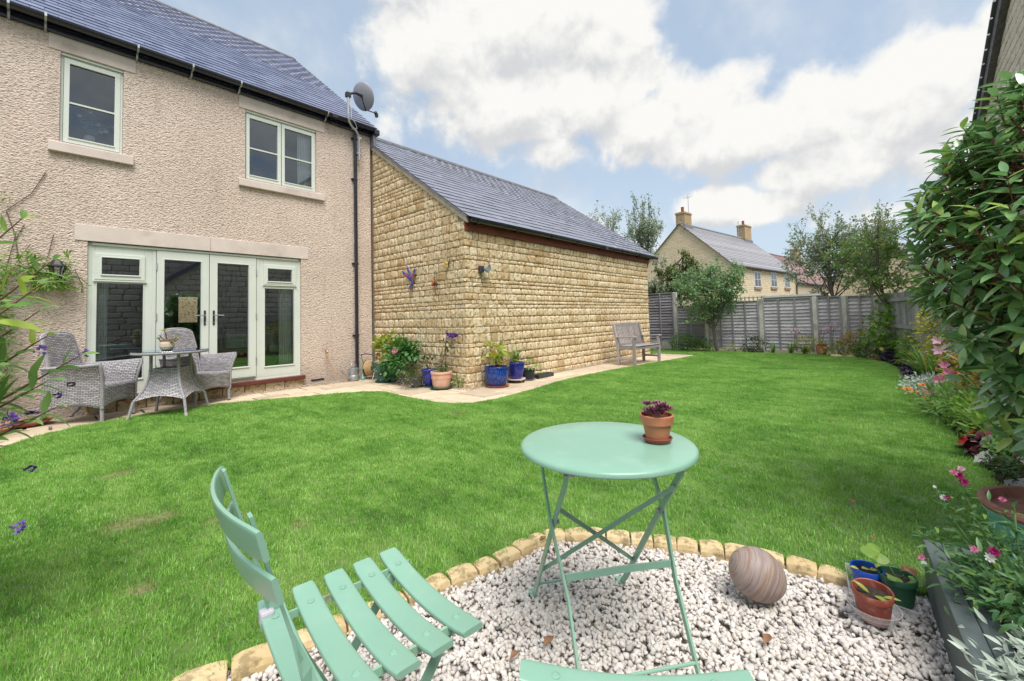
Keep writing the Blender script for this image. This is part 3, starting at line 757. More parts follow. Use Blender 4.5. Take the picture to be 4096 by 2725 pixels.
# tufts hanging a little over the lawn's rim
rim = []
for i in range(len(LAWN)):
    a, b = np.array(LAWN[i]), np.array(LAWN[(i+1) % len(LAWN)]); k = int(np.hypot(*(b-a))/.022)+1
    for j in range(k): rim.append(a+(b-a)*(j+random.random())/k)
rim = np.array(rim); P = np.concatenate([P, rim])
isr = np.zeros(len(P), bool); isr[-len(rim):] = True
keep = np.ones(len(P), bool)
for (x, y, r) in ((.74, 2.9, .07), (.40, 4.45, .08), (.34, 3.3, .09), (.50, 3.25, .08), (.97, 2.5, .04), (.3, 2.45, .04)):
    keep &= ~((np.hypot(P[:, 0]-x, P[:, 1]-y) < r) & (rng.uniform(size=len(P)) < .75))
P = P[keep]; isr = isr[keep]
gm = bpy.data.meshes.new('grass'); gm.vertices.add(len(P)); gm.vertices.foreach_set('co', np.column_stack([P, np.full(len(P), .008)]).astype(np.float32).ravel())
sc_ = gm.attributes.new('scl', 'FLOAT', 'POINT'); sv = rng.uniform(.75, 1.2, len(P)); sv[isr] *= .5; sc_.data.foreach_set('value', sv.astype(np.float32))
rt_ = gm.attributes.new('rot', 'FLOAT_VECTOR', 'POINT'); rt_.data.foreach_set('vector', np.column_stack([rng.normal(0, .06, len(P)), rng.normal(0, .06, len(P)), rng.uniform(0, 6.28, len(P))]).astype(np.float32).ravel())
wh = gm.attributes.new('which', 'INT', 'POINT'); wh.data.foreach_set('value', rng.integers(0, 2, len(P)).astype(np.int32))
grass = link('grass', gm); grass['kind'] = 'stuff'; grass['label'] = 'short mown bright green grass of the garden lawn'
ng = bpy.data.node_groups.new('grass_scatter', 'GeometryNodeTree')
ng.interface.new_socket('Geometry', in_out='INPUT', socket_type='NodeSocketGeometry'); ng.interface.new_socket('Geometry', in_out='OUTPUT', socket_type='NodeSocketGeometry')
gi = ng.nodes.new('NodeGroupInput'); go = ng.nodes.new('NodeGroupOutput'); jn = ng.nodes.new('GeometryNodeJoinGeometry')
def attr(nm, ty):
    a = ng.nodes.new('GeometryNodeInputNamedAttribute'); a.data_type = ty; a.inputs['Name'].default_value = nm; return a.outputs['Attribute']
for k in (0, 1):
    oi = ng.nodes.new('GeometryNodeObjectInfo'); oi.inputs['Object'].default_value = tufts[k]; oi.inputs['As Instance'].default_value = True
    ip = ng.nodes.new('GeometryNodeInstanceOnPoints'); cmpn = ng.nodes.new('FunctionNodeCompare'); cmpn.data_type = 'INT'; cmpn.operation = 'EQUAL'
    ng.links.new(attr('which', 'INT'), cmpn.inputs[2]); cmpn.inputs[3].default_value = k
    ng.links.new(cmpn.outputs[0], ip.inputs['Selection']); ng.links.new(gi.outputs[0], ip.inputs['Points']); ng.links.new(oi.outputs['Geometry'], ip.inputs['Instance'])
    ng.links.new(attr('rot', 'FLOAT_VECTOR'), ip.inputs['Rotation']); ng.links.new(attr('scl', 'FLOAT'), ip.inputs['Scale']); ng.links.new(ip.outputs[0], jn.inputs[0])
ng.links.new(jn.outputs[0], go.inputs[0])
md = grass.modifiers.new('scatter', 'NODES'); md.node_group = ng

# pea gravel strips at the wall feet
def strip(name, x0, x1, y0, y1, n, zz=-.03, size=.010):
    p = rng.uniform((x0, y0), (x1, y1), (n, 2)); return scatter_pebbles(name, p, np.full(n, zz)+rng.uniform(0, .02, n), size, m_pea, 4)
MB().bb(-1.6, 4.66, 7.88, 8.05, -.058, -.02).bb(4.6, 11.9, 5.10, 5.2, -.058, -.02).bb(4.52, 4.70, 5.08, 8.0, -.058, -.0185).obj('gravel_margin', m_gravelbed)['kind'] = 'structure'
prop(strip('gravel', 1.8, 4.6, 7.76, 8.04, 1500, -.012), 'buff pea gravel heaped along the foot of the house wall')
prop(strip('gravel', 4.72, 11.8, 5.06, 5.17, 1800, -.012), 'buff pea gravel along the foot of the long stone wall')
prop(strip('gravel', 4.50, 4.66, 5.0, 8.0, 800, -.012), 'buff pea gravel at the foot of the stone gable wall')


# ================================================================ HOUSE
YF = 8.044
house = thing('house', 'roughcast house with blue slate roof, two upstairs windows and glazed garden doors', 'house', (2, YF, 0))
OPEN = [(.128, .748, 3.595, 4.815), (2.283, 3.478, 3.595, 4.80), (.412, 3.190, .19, 2.31)]
XL, XR, ZT = -3.2, 4.60, 5.22
xs = sorted({XL, XR, *[o[0] for o in OPEN], *[o[1] for o in OPEN]}); zs = sorted({-.1, ZT, *[o[2] for o in OPEN], *[o[3] for o in OPEN]})
wb = MB()
for i in range(len(xs)-1):
    for j in range(len(zs)-1):
        cx, cz = (xs[i]+xs[i+1])/2, (zs[j]+zs[j+1])/2
        if any(o[0] < cx < o[1] and o[2] < cz < o[3] for o in OPEN): continue
        a, b, c, d = xs[i], xs[i+1], zs[j], zs[j+1]
        wb.add([(a, YF, c), (b, YF, c), (b, YF, d), (a, YF, d)], [(0, 1, 2, 3)])
for (a, b, c, d) in OPEN:   # reveals
    y1 = YF+.30
    wb.add([(a, YF, c), (b, YF, c), (b, YF, d), (a, YF, d), (a, y1, c), (b, y1, c), (b, y1, d), (a, y1, d)], [(0, 4, 5, 1), (1, 5, 6, 2), (2, 6, 7, 3), (3, 7, 4, 0)])
wb.add([(XR, YF, -.1), (XR, 16.5, -.1), (XR, 16.5, 5.2), (XR, 12.28, 8.55), (XR, YF, ZT)], [(0, 1, 2, 3, 4)])
wb.add([(XL, YF, -.1), (XL, 16.5, -.1), (XL, 16.5, 5.2), (XL, 12.28, 8.55), (XL, YF, ZT)], [(0, 1, 2, 3, 4)])
# rear wall with the kitchen window hole
kx0, kx1, kz0, kz1 = 2.87, 3.35, 1.25, 2.05
for (a, b, c, d) in ((XL, kx0, -.1, 5.2), (kx1, XR, -.1, 5.2), (kx0, kx1, -.1, kz0), (kx0, kx1, kz1, 5.2)):
    wb.add([(a, 16.5, c), (b, 16.5, c), (b, 16.5, d), (a, 16.5, d)], [(0, 1, 2, 3)])
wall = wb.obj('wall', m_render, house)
# rooms behind the glass
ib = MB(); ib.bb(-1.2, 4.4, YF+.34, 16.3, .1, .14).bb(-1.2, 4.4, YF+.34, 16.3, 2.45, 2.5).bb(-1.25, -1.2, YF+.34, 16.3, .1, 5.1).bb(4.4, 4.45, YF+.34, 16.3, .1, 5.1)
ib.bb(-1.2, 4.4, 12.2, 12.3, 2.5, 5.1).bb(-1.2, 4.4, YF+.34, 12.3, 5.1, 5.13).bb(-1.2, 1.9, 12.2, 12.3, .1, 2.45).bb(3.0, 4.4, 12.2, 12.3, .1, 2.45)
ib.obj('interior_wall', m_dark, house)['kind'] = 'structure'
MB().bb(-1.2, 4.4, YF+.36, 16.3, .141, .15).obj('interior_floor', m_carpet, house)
MB().bb(2.0, 3.9, 18.4, 18.6, -.1, 3).obj('rear_garden_wall', m_stone)['kind'] = 'structure'
bpy.data.objects['rear_garden_wall']['label'] = 'pale stone wall glimpsed through the far kitchen window'

# lintels, sills, threshold
def block(name, x0, x1, z0, z1, out_=.012, dep=.12, m=m_cast, bev=.006):
    return MB().bb(x0, x1, YF-out_, YF+dep, z0, z1).obj(name, m, house, bevel=bev)
block('lintel', .289, 1.797, 2.31, 2.532); block('lintel', 1.803, 3.320, 2.31, 2.532); block('lintel', .016, .877, 4.818, 5.075); block('lintel', 2.187, 3.630, 4.803, 5.058)
def sill(x0, x1, z0, z1):
    return MB().prism([(YF-.055, z0), (YF+.12, z0), (YF+.12, z1), (YF, z1), (YF-.055, z1-.018)], x0, x1, (1, 2, 0)).obj('sill', m_cast, house, bevel=.006)
sill(.033, .862, 3.452, 3.593); sill(2.182, 3.612, 3.458, 3.593)
MB().bb(.40, 3.225, YF-.10, YF+.10, .125, .188).obj('threshold', m_threshold, house, bevel=.006)
# stone plinth course under the threshold, and the wall's foot shadow gap
for i, x in enumerate(np.arange(.42, 3.2, .31)): MB().bb(x, min(x+.30, 3.2), YF-.035, YF+.1, -.02, .118).obj('plinth_stone', m_stone, house, bevel=.012)

FY = YF+.030    # outer face of the timber frames
def ring(mb, x0, x1, z0, z1, wl, wr, wb_, wt, y0, y1):
    mb.bb(x0, x1, y0, y1, z1-wt, z1); mb.bb(x0, x1, y0, y1, z0, z0+wb_); mb.bb(x0, x0+wl, y0, y1, z0+wb_, z1-wt); mb.bb(x1-wr, x1, y0, y1, z0+wb_, z1-wt)
def window(x0, x1, z0, z1, sashes, zbar, name='window'):
    f = MB(); ring(f, x0, x1, z0, z1, .035, .035, .035, .05, FY+.012, FY+.09)
    f.bb(x0-.012+.014, x1-.002, FY-.018, FY+.012, z1-.03, z1)          # drip head
    w_ = f.obj(name, m_frame, house, bevel=.003)
    for (a, b) in sashes:
        s1 = MB(); ring(s1, a, b, z0+.02, z1-.055, .058, .058, .06, .06, FY, FY+.055)
        s1.bb(a+.05, b-.05, FY-.012, FY+.012, z0+.075, z0+.092)
        sh = s1.obj('sash', m_frame, w_, bevel=.003)
        g_ = MB().add([(a+.056, FY+.03, z0+.078), (b-.056, FY+.03, z0+.078), (b-.056, FY+.03, z1-.113), (a+.056, FY+.03, z1-.113)], [(0, 1, 2, 3)]).obj('pane', m_glass_up, w_)
        MB().bb(a+.058, b-.058, FY+.01, FY+.05, zbar-.011, zbar+.011).obj('glazing_bar', m_frame, w_)
        MB().bb(a+.0, a+.004, FY-.002, FY+.004, z0+.02, z1-.05).obj('frame_gap', m_seal, w_)
    return w_
window(.130, .746, 3.597, 4.812, [(.158, .718)], 4.166)
window(2.286, 3.476, 3.597, 4.797, [(2.300, 2.862), (2.866, 3.462)], 4.162)

# glazed door screen: frame, two side lights with small top lights, two doors
F_ = MB(); ring(F_, .414, 3.188, .19, 2.308, .045, .045, .04, .045, FY+.012, FY+.10)
for x in (1.095, 2.465): F_.bb(x, x+.045, FY+.008, FY+.10, .23, 2.263)
F_.bb(.459, 3.143, FY-.014, FY+.012, 2.268, 2.30)
for (a, b, c, d) in ((.459, .490, 1.79, 2.263), (1.007, 1.095, 1.79, 2.263), (.49, 1.007, 2.15, 2.263), (.49, 1.007, 1.75, 1.803), (2.510, 2.581, 1.812, 2.263), (3.103, 3.143, 1.812, 2.263), (2.581, 3.103, 2.15, 2.263), (2.581, 3.103, 1.78, 1.825)): F_.bb(a, b, FY+.014, FY+.08, c, d)
scr = F_.obj('door_frame', m_frame, house, bevel=.004)
def leafframe(nm, a, b, z0, z1, pa, pb, pz0, pz1, parent, y=FY):
    q = MB(); q.bb(a, b, y, y+.055, pz1, z1); q.bb(a, b, y, y+.055, z0, pz0); q.bb(a, pa, y, y+.055, pz0, pz1); q.bb(pb, b, y, y+.055, pz0, pz1)
    q.bb(pa-.012, pb+.012, y-.014, y+.01, pz0-.02, pz0-.002)
    for (c, d, e, f) in ((pa-.012, pa, pz0, pz1), (pb, pb+.012, pz0, pz1), (pa-.012, pb+.012, pz1, pz1+.012)): q.bb(c, d, y-.006, y+.004, e, f)
    o = q.obj(nm, m_frame, parent, bevel=.003)
    MB().add([(pa-.003, y+.03, pz0-.003), (pb+.003, y+.03, pz0-.003), (pb+.003, y+.03, pz1+.003), (pa-.003, y+.03, pz1+.003)], [(0, 1, 2, 3)]).obj('pane', m_glass, o)
    return o
leafframe('top_light', .487, 1.010, 1.80, 2.158, .556, .950, 1.872, 2.105, scr, FY-.006)
leafframe('side_light', .459, 1.095, .23, 1.79, .512, .995, .40, 1.752, scr, FY+.010)
leafframe('top_light', 2.578, 3.106, 1.822, 2.158, 2.640, 3.038, 1.876, 2.098, scr, FY-.006)
leafframe('side_light', 2.510, 3.143, .23, 1.812, 2.598, 3.076, .40, 1.748, scr, FY+.010)
for (z_) in (1.79, 1.812): pass
MB().bb(.47, 1.03, FY-.016, FY+.0, 1.772, 1.79).bb(2.56, 3.12, FY-.016, FY+.0, 1.798, 1.813).obj('drip_bar', m_frame, scr)
for (a, b, pa, pb, hx, sgn) in ((1.142, 1.790, 1.232, 1.684, 1.735, -1), (1.796, 2.462, 1.902, 2.347, 1.853, 1)):
    d_ = leafframe('door', a, b, .235, 2.262, pa, pb, .43, 2.132, house, FY)
    MB().bb(a+.02, b-.02, FY-.03, FY, .236, .262).obj('weather_bar', m_steel, d_, bevel=.003)
    MB().bb(hx-.014, hx+.014, FY-.012, FY, 1.135, 1.367).obj('handle_plate', m_iron, d_, bevel=.008)
    h_ = MB(); h_.tube([(hx, FY-.01, 1.29), (hx, FY-.05, 1.29), (hx+sgn*.03, FY-.055, 1.29), (hx+sgn*.13, FY-.052, 1.286)], [.009, .009, .009, .008], 8); h_.obj('door_handle', m_steel, d_, smooth=True)
    MB().lathe([(0, 0), (.009, 0), (.009, .006), (0, .006)], (hx, FY-.012, 1.175), 12, R=np.array([[1, 0, 0], [0, 0, -1], [0, 1, 0]])).obj('keyhole', m_steel, d_)
    hx2 = a+.0 if sgn < 0 else b-.0
    for z in (.52, 1.27, 2.02): MB().tube([(hx2, FY-.008, z-.05), (hx2, FY-.008, z+.05)], .008, 8).obj('hinge', m_galv, d_)
MB().bb(1.7905, 1.7955, FY-.001, FY+.05, .235, 2.262).bb(1.1395, 1.1425, FY-.001, FY+.05, .235, 2.262).bb(2.4620, 2.4650, FY-.001, FY+.05, .235, 2.262).obj('frame_gap', m_seal, scr)

# curtains and furniture seen through the glass
def curtain(x0, x1, z0, z1, y, gather=0.0, nm='curtain'):
    q = MB(); q.grid(lambda u, v: (x0+(x1-x0)*u*(1-gather*v*(1-v)*1.2), y+.018*math.sin(u*38+v*1.3)+.01*math.sin(u*11), z0+(z1-z0)*v), 60, 8)
    return q.obj(nm, m_cloth, house, smooth=True)
curtain(.47, .64, .2, 1.80, FY+.17, .1); curtain(2.88, 3.10, .2, 1.78, FY+.17, .1); curtain(3.20, 3.44, 3.62, 4.72, FY+.14)
t_ = thing('cabinet', 'golden oak chest standing just inside the garden doors', 'cabinet', (2.3, 8.7, .15))
MB().bb(1.96, 2.60, 8.55, 9.0, .15, .68).obj('body', m_oak, t_, bevel=.006); MB().bb(1.93, 2.63, 8.52, 9.03, .68, .71).obj('top', m_oak, t_, bevel=.006)
for z in (.25, .46): MB().bb(2.0, 2.56, 8.535, 8.55, z, z+.17).obj('drawer', m_oak, t_, bevel=.004)
t_ = thing('side_table', 'dark red wooden side table behind the narrow side window', 'table', (2.85, 8.65, .15))
MB().bb(2.62, 3.06, 8.45, 8.8, .585, .61).obj('top', m_threshold, t_)
for x in (2.66, 3.02):
    for y in (8.49, 8.76): MB().bb(x-.02, x+.02, y-.02, y+.02, .15, .585).obj('leg', m_threshold, t_)
t_ = thing('tissue_box', 'patterned white tissue box on the side table behind the glass', 'tissue box', (2.88, 8.6, .61)); MB().bb(2.81, 2.96, 8.52, 8.66, .61, .74).obj('carton', m_white, t_, bevel=.004); MB().ball((2.885, 8.59, .76), (.035, .01, .04)).obj('tissue', m_white, t_)
t_ = thing('armchair', 'grey upholstered armchair in the room behind the side window', 'armchair', (2.9, 9.5, .15))
MB().bb(2.5, 3.4, 9.2, 10.0, .2, .58).obj('seat', m_cloth, t_, bevel=.04, seg=3); MB().bb(2.5, 3.4, 9.9, 10.1, .5, 1.0).obj('backrest', m_cloth, t_, bevel=.06, seg=3)

# ---------------------------------------------------------------- roofs
def roof_slates(x0, x1, eave, ridge, mat, parent, gauge=.21, wd=.25, keyf=None):
    (ye, ze), (yr, zr) = eave, ridge; L = math.hypot(yr-ye, zr-ze); th = math.atan2(zr-ze, yr-ye); n = int(L/gauge)+1; Ms = []
    tpl = MB().box((0, .16, .003), (wd-.004, .32, .0065)); dirv = np.array([0, math.cos(th), math.sin(th)]); nv = np.array([0, -math.sin(th), math.cos(th)])
    R = np.stack([[1, 0, 0], dirv, nv], 1)
    tilt = -.05
    for k in range(n):
        s0 = k*gauge-.05; off = (k % 2)*wd/2; m = int((x1-x0)/wd)+2
        for i in range(m):
            x = x0+off+(i-.5)*wd; w_ = 1.
            if x+wd/2 > x1+.01 or x-wd/2 < x0-.01:
                a, b = max(x-wd/2, x0), min(x+wd/2, x1)
                if b-a < .05: continue
                w_ = (b-a)/wd; x = (a+b)/2
            ln = 1 if s0+.32 < L else max(.2, (L-s0)/.32)
            t_i = tilt+random.uniform(-.006, .006); c, s = math.cos(t_i), math.sin(t_i)
            Rt = R @ np.array([[1, 0, 0], [0, c, -s], [0, s, c]]) @ rotz(random.uniform(-.006, .006))
            p = np.array([x, ye, ze])+dirv*s0+nv*(.024+random.uniform(0, .002)); Ms.append(M4(p, Rt, (w_, ln, 1)))
    pieces('slate', [(np.array(tpl.v), tpl.f)], Ms, mat, parent, 300, restname='slates', keyf=keyf)
RE, RR = (7.915, 5.165), (12.28, 8.60)
rf = MB(); XV0, XV1 = XL-.2, 4.675
rf.add([(XV0, RE[0], RE[1]), (XV1, RE[0], RE[1]), (XV1, RR[0], RR[1]), (XV0, RR[0], RR[1])], [(0, 1, 2, 3)])
rf.add([(XV0, RE[0]+.02, RE[1]-.10), (XV1, RE[0]+.02, RE[1]-.10), (XV1, RR[0], RR[1]-.12), (XV0, RR[0], RR[1]-.12)], [(3, 2, 1, 0)])
rf.add([(XV1, RE[0], RE[1]), (XV1, RR[0], RR[1]), (XV1, RR[0], RR[1]-.12), (XV1, RE[0]+.02, RE[1]-.10)], [(0, 1, 2, 3)])
rf.add([(XV0, 16.65, 5.17), (XV1, 16.65, 5.17), (XV1, RR[0], RR[1]), (XV0, RR[0], RR[1])], [(0, 1, 2, 3)])
roof = rf.obj('roof', m_slate, house)
roof_slates(XV0, XV1+.02, RE, RR, m_slate, roof, keyf=lambda p: np.where(p[:, 0] < -.3, 50, 0))
x = XV0
while x < XV1-.1:
    q = MB(); q.prism([(RR[0]-.15, RR[1]-.07), (RR[0], RR[1]+.06), (RR[0]+.15, RR[1]-.07), (RR[0]+.14, RR[1]-.085), (RR[0], RR[1]+.035), (RR[0]-.14, RR[1]-.085)], x+.004, min(x+.446, XV1+.02), (1, 2, 0)); q.obj('ridge_tile', m_ridge, roof); x += .45
# half-round gutter
def gutter(x0, x1, yc, zc, r, parent, name='gutter', brackets=(), bmat=None, spike=False):
    pr = [(yc+r*math.cos(a), zc+r*math.sin(a)) for a in np.linspace(PI, 2*PI, 11)]; pr2 = [(yc+(r-.008)*math.cos(a), zc+(r-.008)*math.sin(a)) for a in np.linspace(2*PI, PI, 11)]
    lip = [(yc-r-.006, zc), (yc-r-.006, zc+.010), (yc-r+.010, zc+.010)]
    q = MB(); prof = pr+pr2; n = len(prof); V = [(x0, a, b) for a, b in prof]+[(x1, a, b) for a, b in prof]
    q.add(V, [(i, (i+1) % n, n+(i+1) % n, n+i) for i in range(n)]); q.add([(x0, a, b) for a, b in pr], [tuple(range(11))]); q.add([(x1, a, b) for a, b in pr], [tuple(range(11))])
    q.bb(x0, x1, yc-r-.005, yc-r+.008, zc-.004, zc+.010)
    g_ = q.obj(name, m_gutter, parent)
    for b in brackets:
        h = MB()
        if spike:   # galvanised strap brackets reaching down the wall face
            h.bar([(b, yc-r-.010, zc+.022), (b, yc-r-.012, zc-.03), (b, yc-r*.55, zc-r-.012), (b, yc+r*.75, zc-r-.010), (b, yc+r, zc-.11), (b, YF-.012, zc-.14)], .022, .006, (1, 0, 0))
        else:
            pts = [(b, yc+(r+.006)*math.cos(a), zc+(r+.006)*math.sin(a)) for a in np.linspace(PI, 2*PI, 9)]; h.bar(pts, .035, .010, (1, 0, 0)); h.bb(b-.012, b+.012, yc+r-.01, yc+r+.05, zc-.07, zc+.02)
        h.obj('gutter_bracket', bmat or m_gutter, parent)
    return g_
gutter(XV0, 4.64, 7.895, 5.145, .058, house, brackets=(-1.2, -.32, -.012, .88, 1.52, 2.17, 3.62), bmat=m_galv, spike=True)
MB().bb(XL, 4.60, 7.99, 8.04, 5.02, 5.16).obj('eaves_board', m_gutter, house)
MB().bb(3.70, 3.82, 7.83, 7.96, 5.08, 5.15).obj('gutter_joint', m_gutter, house, bevel=.01)
MB().bb(4.60, 4.72, 7.84, 8.1, 5.02, 5.14).obj('gutter_outlet', m_gutter, house, bevel=.02)
q = MB(); q.tube([(4.235, 7.90, 5.09), (4.235, 7.93, 5.04), (4.235, 7.975, 4.95), (4.235, 7.985, 4.9), (4.235, 7.985, .12)], .034, 12); q.obj('downpipe', m_gutter, house, smooth=True)
for z in (4.86, 4.02, 2.30, .86): MB().lathe([(.036, -.022), (.041, -.018), (.041, .018), (.036, .022)], (4.235, 7.985, z), 12).bb(4.17, 4.30, 8.01, 8.04, z-.012, z+.012).obj('pipe_clip', m_gutter, house)
MB().tube([(4.235, 7.985, .12), (4.235, 7.985, .05), (4.235, 7.96, .0)], .036, 12).obj('pipe_shoe', m_gutter, house)
MB().bb(3.36, 3.60, YF-.006, YF+.02, .05, .085).obj('air_brick', m_seal, house)
MB().add([(4.615, 8.03, 5.05), (4.72, 7.98, 4.98), (4.86, 8.32, 5.16), (4.615, 8.6, 5.5)], [(0, 1, 2, 3)]).bb(4.605, 4.66, 7.9, 8.6, 4.78, 5.04).obj('lead_flashing', m_lead, house)

# ================================================================ GARAGE (stone wing)
GX, GY, GX1 = 4.647, 5.176, 11.60
m_slate_sheen = slate_mat('sheen_lightened_slate', (.135, .145, .20), (.21, .225, .30), .34)  # lighter, greyer slate: reflected sky sheen put into the base colour
garage = thing('garage', 'honey coloured stone outbuilding with blue slate roof joined to the house', 'outbuilding', (8, 6.8, 0))
ge, grd = (5.075, 2.795), (8.66, 5.30)
def grake(y): return ge[1]+(y-ge[0])*(grd[1]-ge[1])/(grd[0]-ge[0])-.075
gw = MB()
gw.add([(GX+.012, GY+.012, -.1), (GX+.012, YF+.6, -.1), (GX+.012, YF+.6, grake(YF+.6)), (GX+.012, GY+.012, grake(GY+.012))], [(0, 1, 2, 3)])
gw.add([(GX+.012, GY+.012, -.1), (GX1-.012, GY+.012, -.1), (GX1-.012, GY+.012, 2.78), (GX+.012, GY+.012, 2.78)], [(0, 1, 2, 3)])
gw.add([(GX1-.012, GY+.012, -.1), (GX1-.012, 12, -.1), (GX1-.012, 12, 2.9), (GX1-.012, 8.66, 5.2), (GX1-.012, GY+.012, 2.75)], [(0, 1, 2, 3, 4)])
gw.add([(GX+.012, 12, -.1), (GX1-.012, 12, -.1), (GX1-.012, 12, 2.9), (GX+.012, 12, 2.9)], [(0, 1, 2, 3)])
gwall = gw.obj('wall', m_mortar, garage)


def stone_tmpl(seed):
    r = np.random.default_rng(seed); us = (-.5, -.40, 0, .40, .5); vs = (-.5, -.32, .32, .5); V = []
    for j, v in enumerate(vs):
        for i, u in enumerate(us):
            eu = i in (0, 4); ev = j in (0, 3); dpt = .5
            if eu and ev: dpt = -.1; uu, vv = u*.93, v*.90
            elif eu or ev: dpt = .26+r.uniform(-.1, .1); uu, vv = u*(1 if eu else 1), v
            else: dpt = .5+r.uniform(-.22, .22); uu, vv = u+r.uniform(-.03, .03), v+r.uniform(-.03, .03)
            V.append((uu+r.uniform(-.012, .012), -dpt, vv+r.uniform(-.03, .03)))
    F = [(j*5+i, j*5+i+1, (j+1)*5+i+1, (j+1)*5+i) for j in range(3) for i in range(4)]
    loop = [0, 1, 2, 3, 4, 9, 14, 19, 18, 17, 16, 15, 10, 5]; b = len(V)
    for i in loop: x, y, z = V[i]; V.append((x, 1.2, z))
    F += [(loop[k], b+k, b+(k+1) % 14, loop[(k+1) % 14]) for k in range(14)]
    return np.array(V), F
STT = [stone_tmpl(i) for i in range(8)]


def courses(z0, z1, rnd=random):
    out_, z = [], z0; prev = 0
    while z < z1-.03:
        h = rnd.choice([.068, .072, .108, .115, .150, .158]);
        if h == prev: h = rnd.choice([.070, .11, .152])
        prev = h; out_.append((z, min(h, z1-z))); z += h
    return out_


def stone_wall(cs, u0, u1, to_world, R, parent, top=None, shift=None, limit=300, proud=.0105, wr=(.11, .33), name='stone', mat=None, tall=True):
    """stones course by course; top(u) clips against a rake"""
    Ms, wh_, cut = [], [], []
    for k, (z, h) in enumerate(cs):
        a, b = u0, u1
        if shift: a, b = shift(k, a, b)
        u = a
        while u < b-.02:
            L = random.uniform(wr[0], wr[1]) if h < .12 or not tall else random.uniform(wr[0]*.95, wr[1]*.9)
            if b-(u+L) < .09: L = b-u
            if random.random() < .3: L = min(L, b-u, random.uniform(.10, .15)) if b-u-L > .1 else L
            uu = (u+u+L)/2; g = .010
            if top:
                tl, tr = top(u), top(u+L); lo_ = min(tl, tr); hi_ = max(tl, tr)
                if z > hi_-.01: u += L; continue
                if z+h > lo_:
                    poly = [(u+g/2, z+g/2), (u+L-g/2, z+g/2), (u+L-g/2, z+h-g/2), (u+g/2, z+h-g/2)]
                    # clip by the rake line
                    res_ = []; f_ = lambda p: top(p[0])-p[1]
                    for i in range(4):
                        p, q_ = poly[i], poly[(i+1) % 4]; fp, fq = f_(p), f_(q_)
                        if fp >= 0: res_.append(p)
                        if fp*fq < 0: t_ = fp/(fp-fq); res_.append((p[0]+(q_[0]-p[0])*t_, p[1]+(q_[1]-p[1])*t_))
                    if len(res_) >= 3: cut.append(res_)
                    u += L; continue
            p = to_world(uu, z+h/2); Ms.append(M4(p, R, (L-.017, proud*random.uniform(.7, 1.35)*2, h-.012))); wh_.append(random.randrange(8)); u += L
    pieces(name, STT, Ms, mat or m_stone, parent, limit, wh_, restname=name+'s')
    for poly in cut:
        c = np.mean(poly, 0); inner = [(c[0]+(p[0]-c[0])*.86, c[1]+(p[1]-c[1])*.86) for p in poly]; n = len(poly)
        V = [to_world(a, b)+R[:, 1]*.02 for a, b in poly]+[to_world(a, b)-R[:, 1]*.006 for a, b in poly]+[to_world(a, b)-R[:, 1]*proud for a, b in inner]
        F = [(i, (i+1) % n, n+(i+1) % n, n+i) for i in range(n)]+[(n+i, n+(i+1) % n, 2*n+(i+1) % n, 2*n+i) for i in range(n)]+[tuple(range(2*n, 3*n))]
        MB().add(V, F).obj(name, mat or m_stone, parent)
random.seed(11)
CS = courses(-.03, 2.60); CS2 = CS+courses(CS[-1][0]+CS[-1][1], 5.2)
# gable: u runs along +Y, outward normal -X ; template's outward is -y
Rg = np.stack([[0, 1, 0], [1, 0, 0], [0, 0, 1]], 1).astype(float)     # local x->+Y, local y->+X, z->z
Rs = np.eye(3)
stone_wall(CS2, GY-.012, YF-.01, lambda u, z: np.array([GX+.004, u, z]), Rg, gwall, top=grake, shift=lambda k, a, b: (a if k % 2 == 0 else a+.17, b), limit=170)
stone_wall(CS, GX-.012, GX1, lambda u, z: np.array([u, GY+.004, z]), Rs, gwall, shift=lambda k, a, b: (a+.15 if k % 2 == 0 else a, b), limit=130)
# quoin returns wrap the corner
Ms = []; wq = []
for k, (z, h) in enumerate(CS):
    g = .010
    if k % 2 == 0: Ms.append(M4((GX+.062, GY+.004, z+h/2), Rs, (.156, .030, h-g)))
    else: Ms.append(M4((GX+.004, GY+.072, z+h/2), Rg, (.176, .030, h-g)))
    wq.append(k % 8)
pieces('quoin', STT, Ms, m_stone, gwall, 300, wq)
# far end quoins
Rn = np.stack([[0, -1, 0], [-1, 0, 0], [0, 0, 1]], 1).astype(float)

gr_ = MB(); X0, X1 = 4.60, 12.0
gr_.add([(X0, ge[0], ge[1]), (X1, ge[0], ge[1]), (X1, grd[0], grd[1]), (X0, grd[0], grd[1])], [(0, 1, 2, 3)])
gr_.add([(X0+.02, ge[0]+.03, ge[1]-.05), (X1, ge[0]+.03, ge[1]-.05), (X1, grd[0], grd[1]-.07), (X0+.02, grd[0], grd[1]-.07)], [(3, 2, 1, 0)])
gr_.add([(X0, 12.2, 2.8), (X1, 12.2, 2.8), (X1, grd[0], grd[1]), (X0, grd[0], grd[1])], [(0, 1, 2, 3)])
gr_.add([(X1, ge[0], ge[1]), (X1, grd[0], grd[1]), (X1, grd[0], grd[1]-.07), (X1, ge[0]+.03, ge[1]-.05)], [(0, 1, 2, 3)])
groof = gr_.obj('roof', m_slate, garage)
roof_slates(X0+.01, X1+.02, ge, grd, m_slate_sheen, groof)
x = X0
while x < X1-.1:
    MB().prism([(grd[0]-.14, grd[1]-.05), (grd[0], grd[1]+.07), (grd[0]+.14, grd[1]-.05), (grd[0]+.12, grd[1]-.07), (grd[0], grd[1]+.045), (grd[0]-.12, grd[1]-.07)], x+.004, min(x+.44, X1+.03), (1, 2, 0)).obj('ridge_tile', m_ridge, groof)
    x += .45
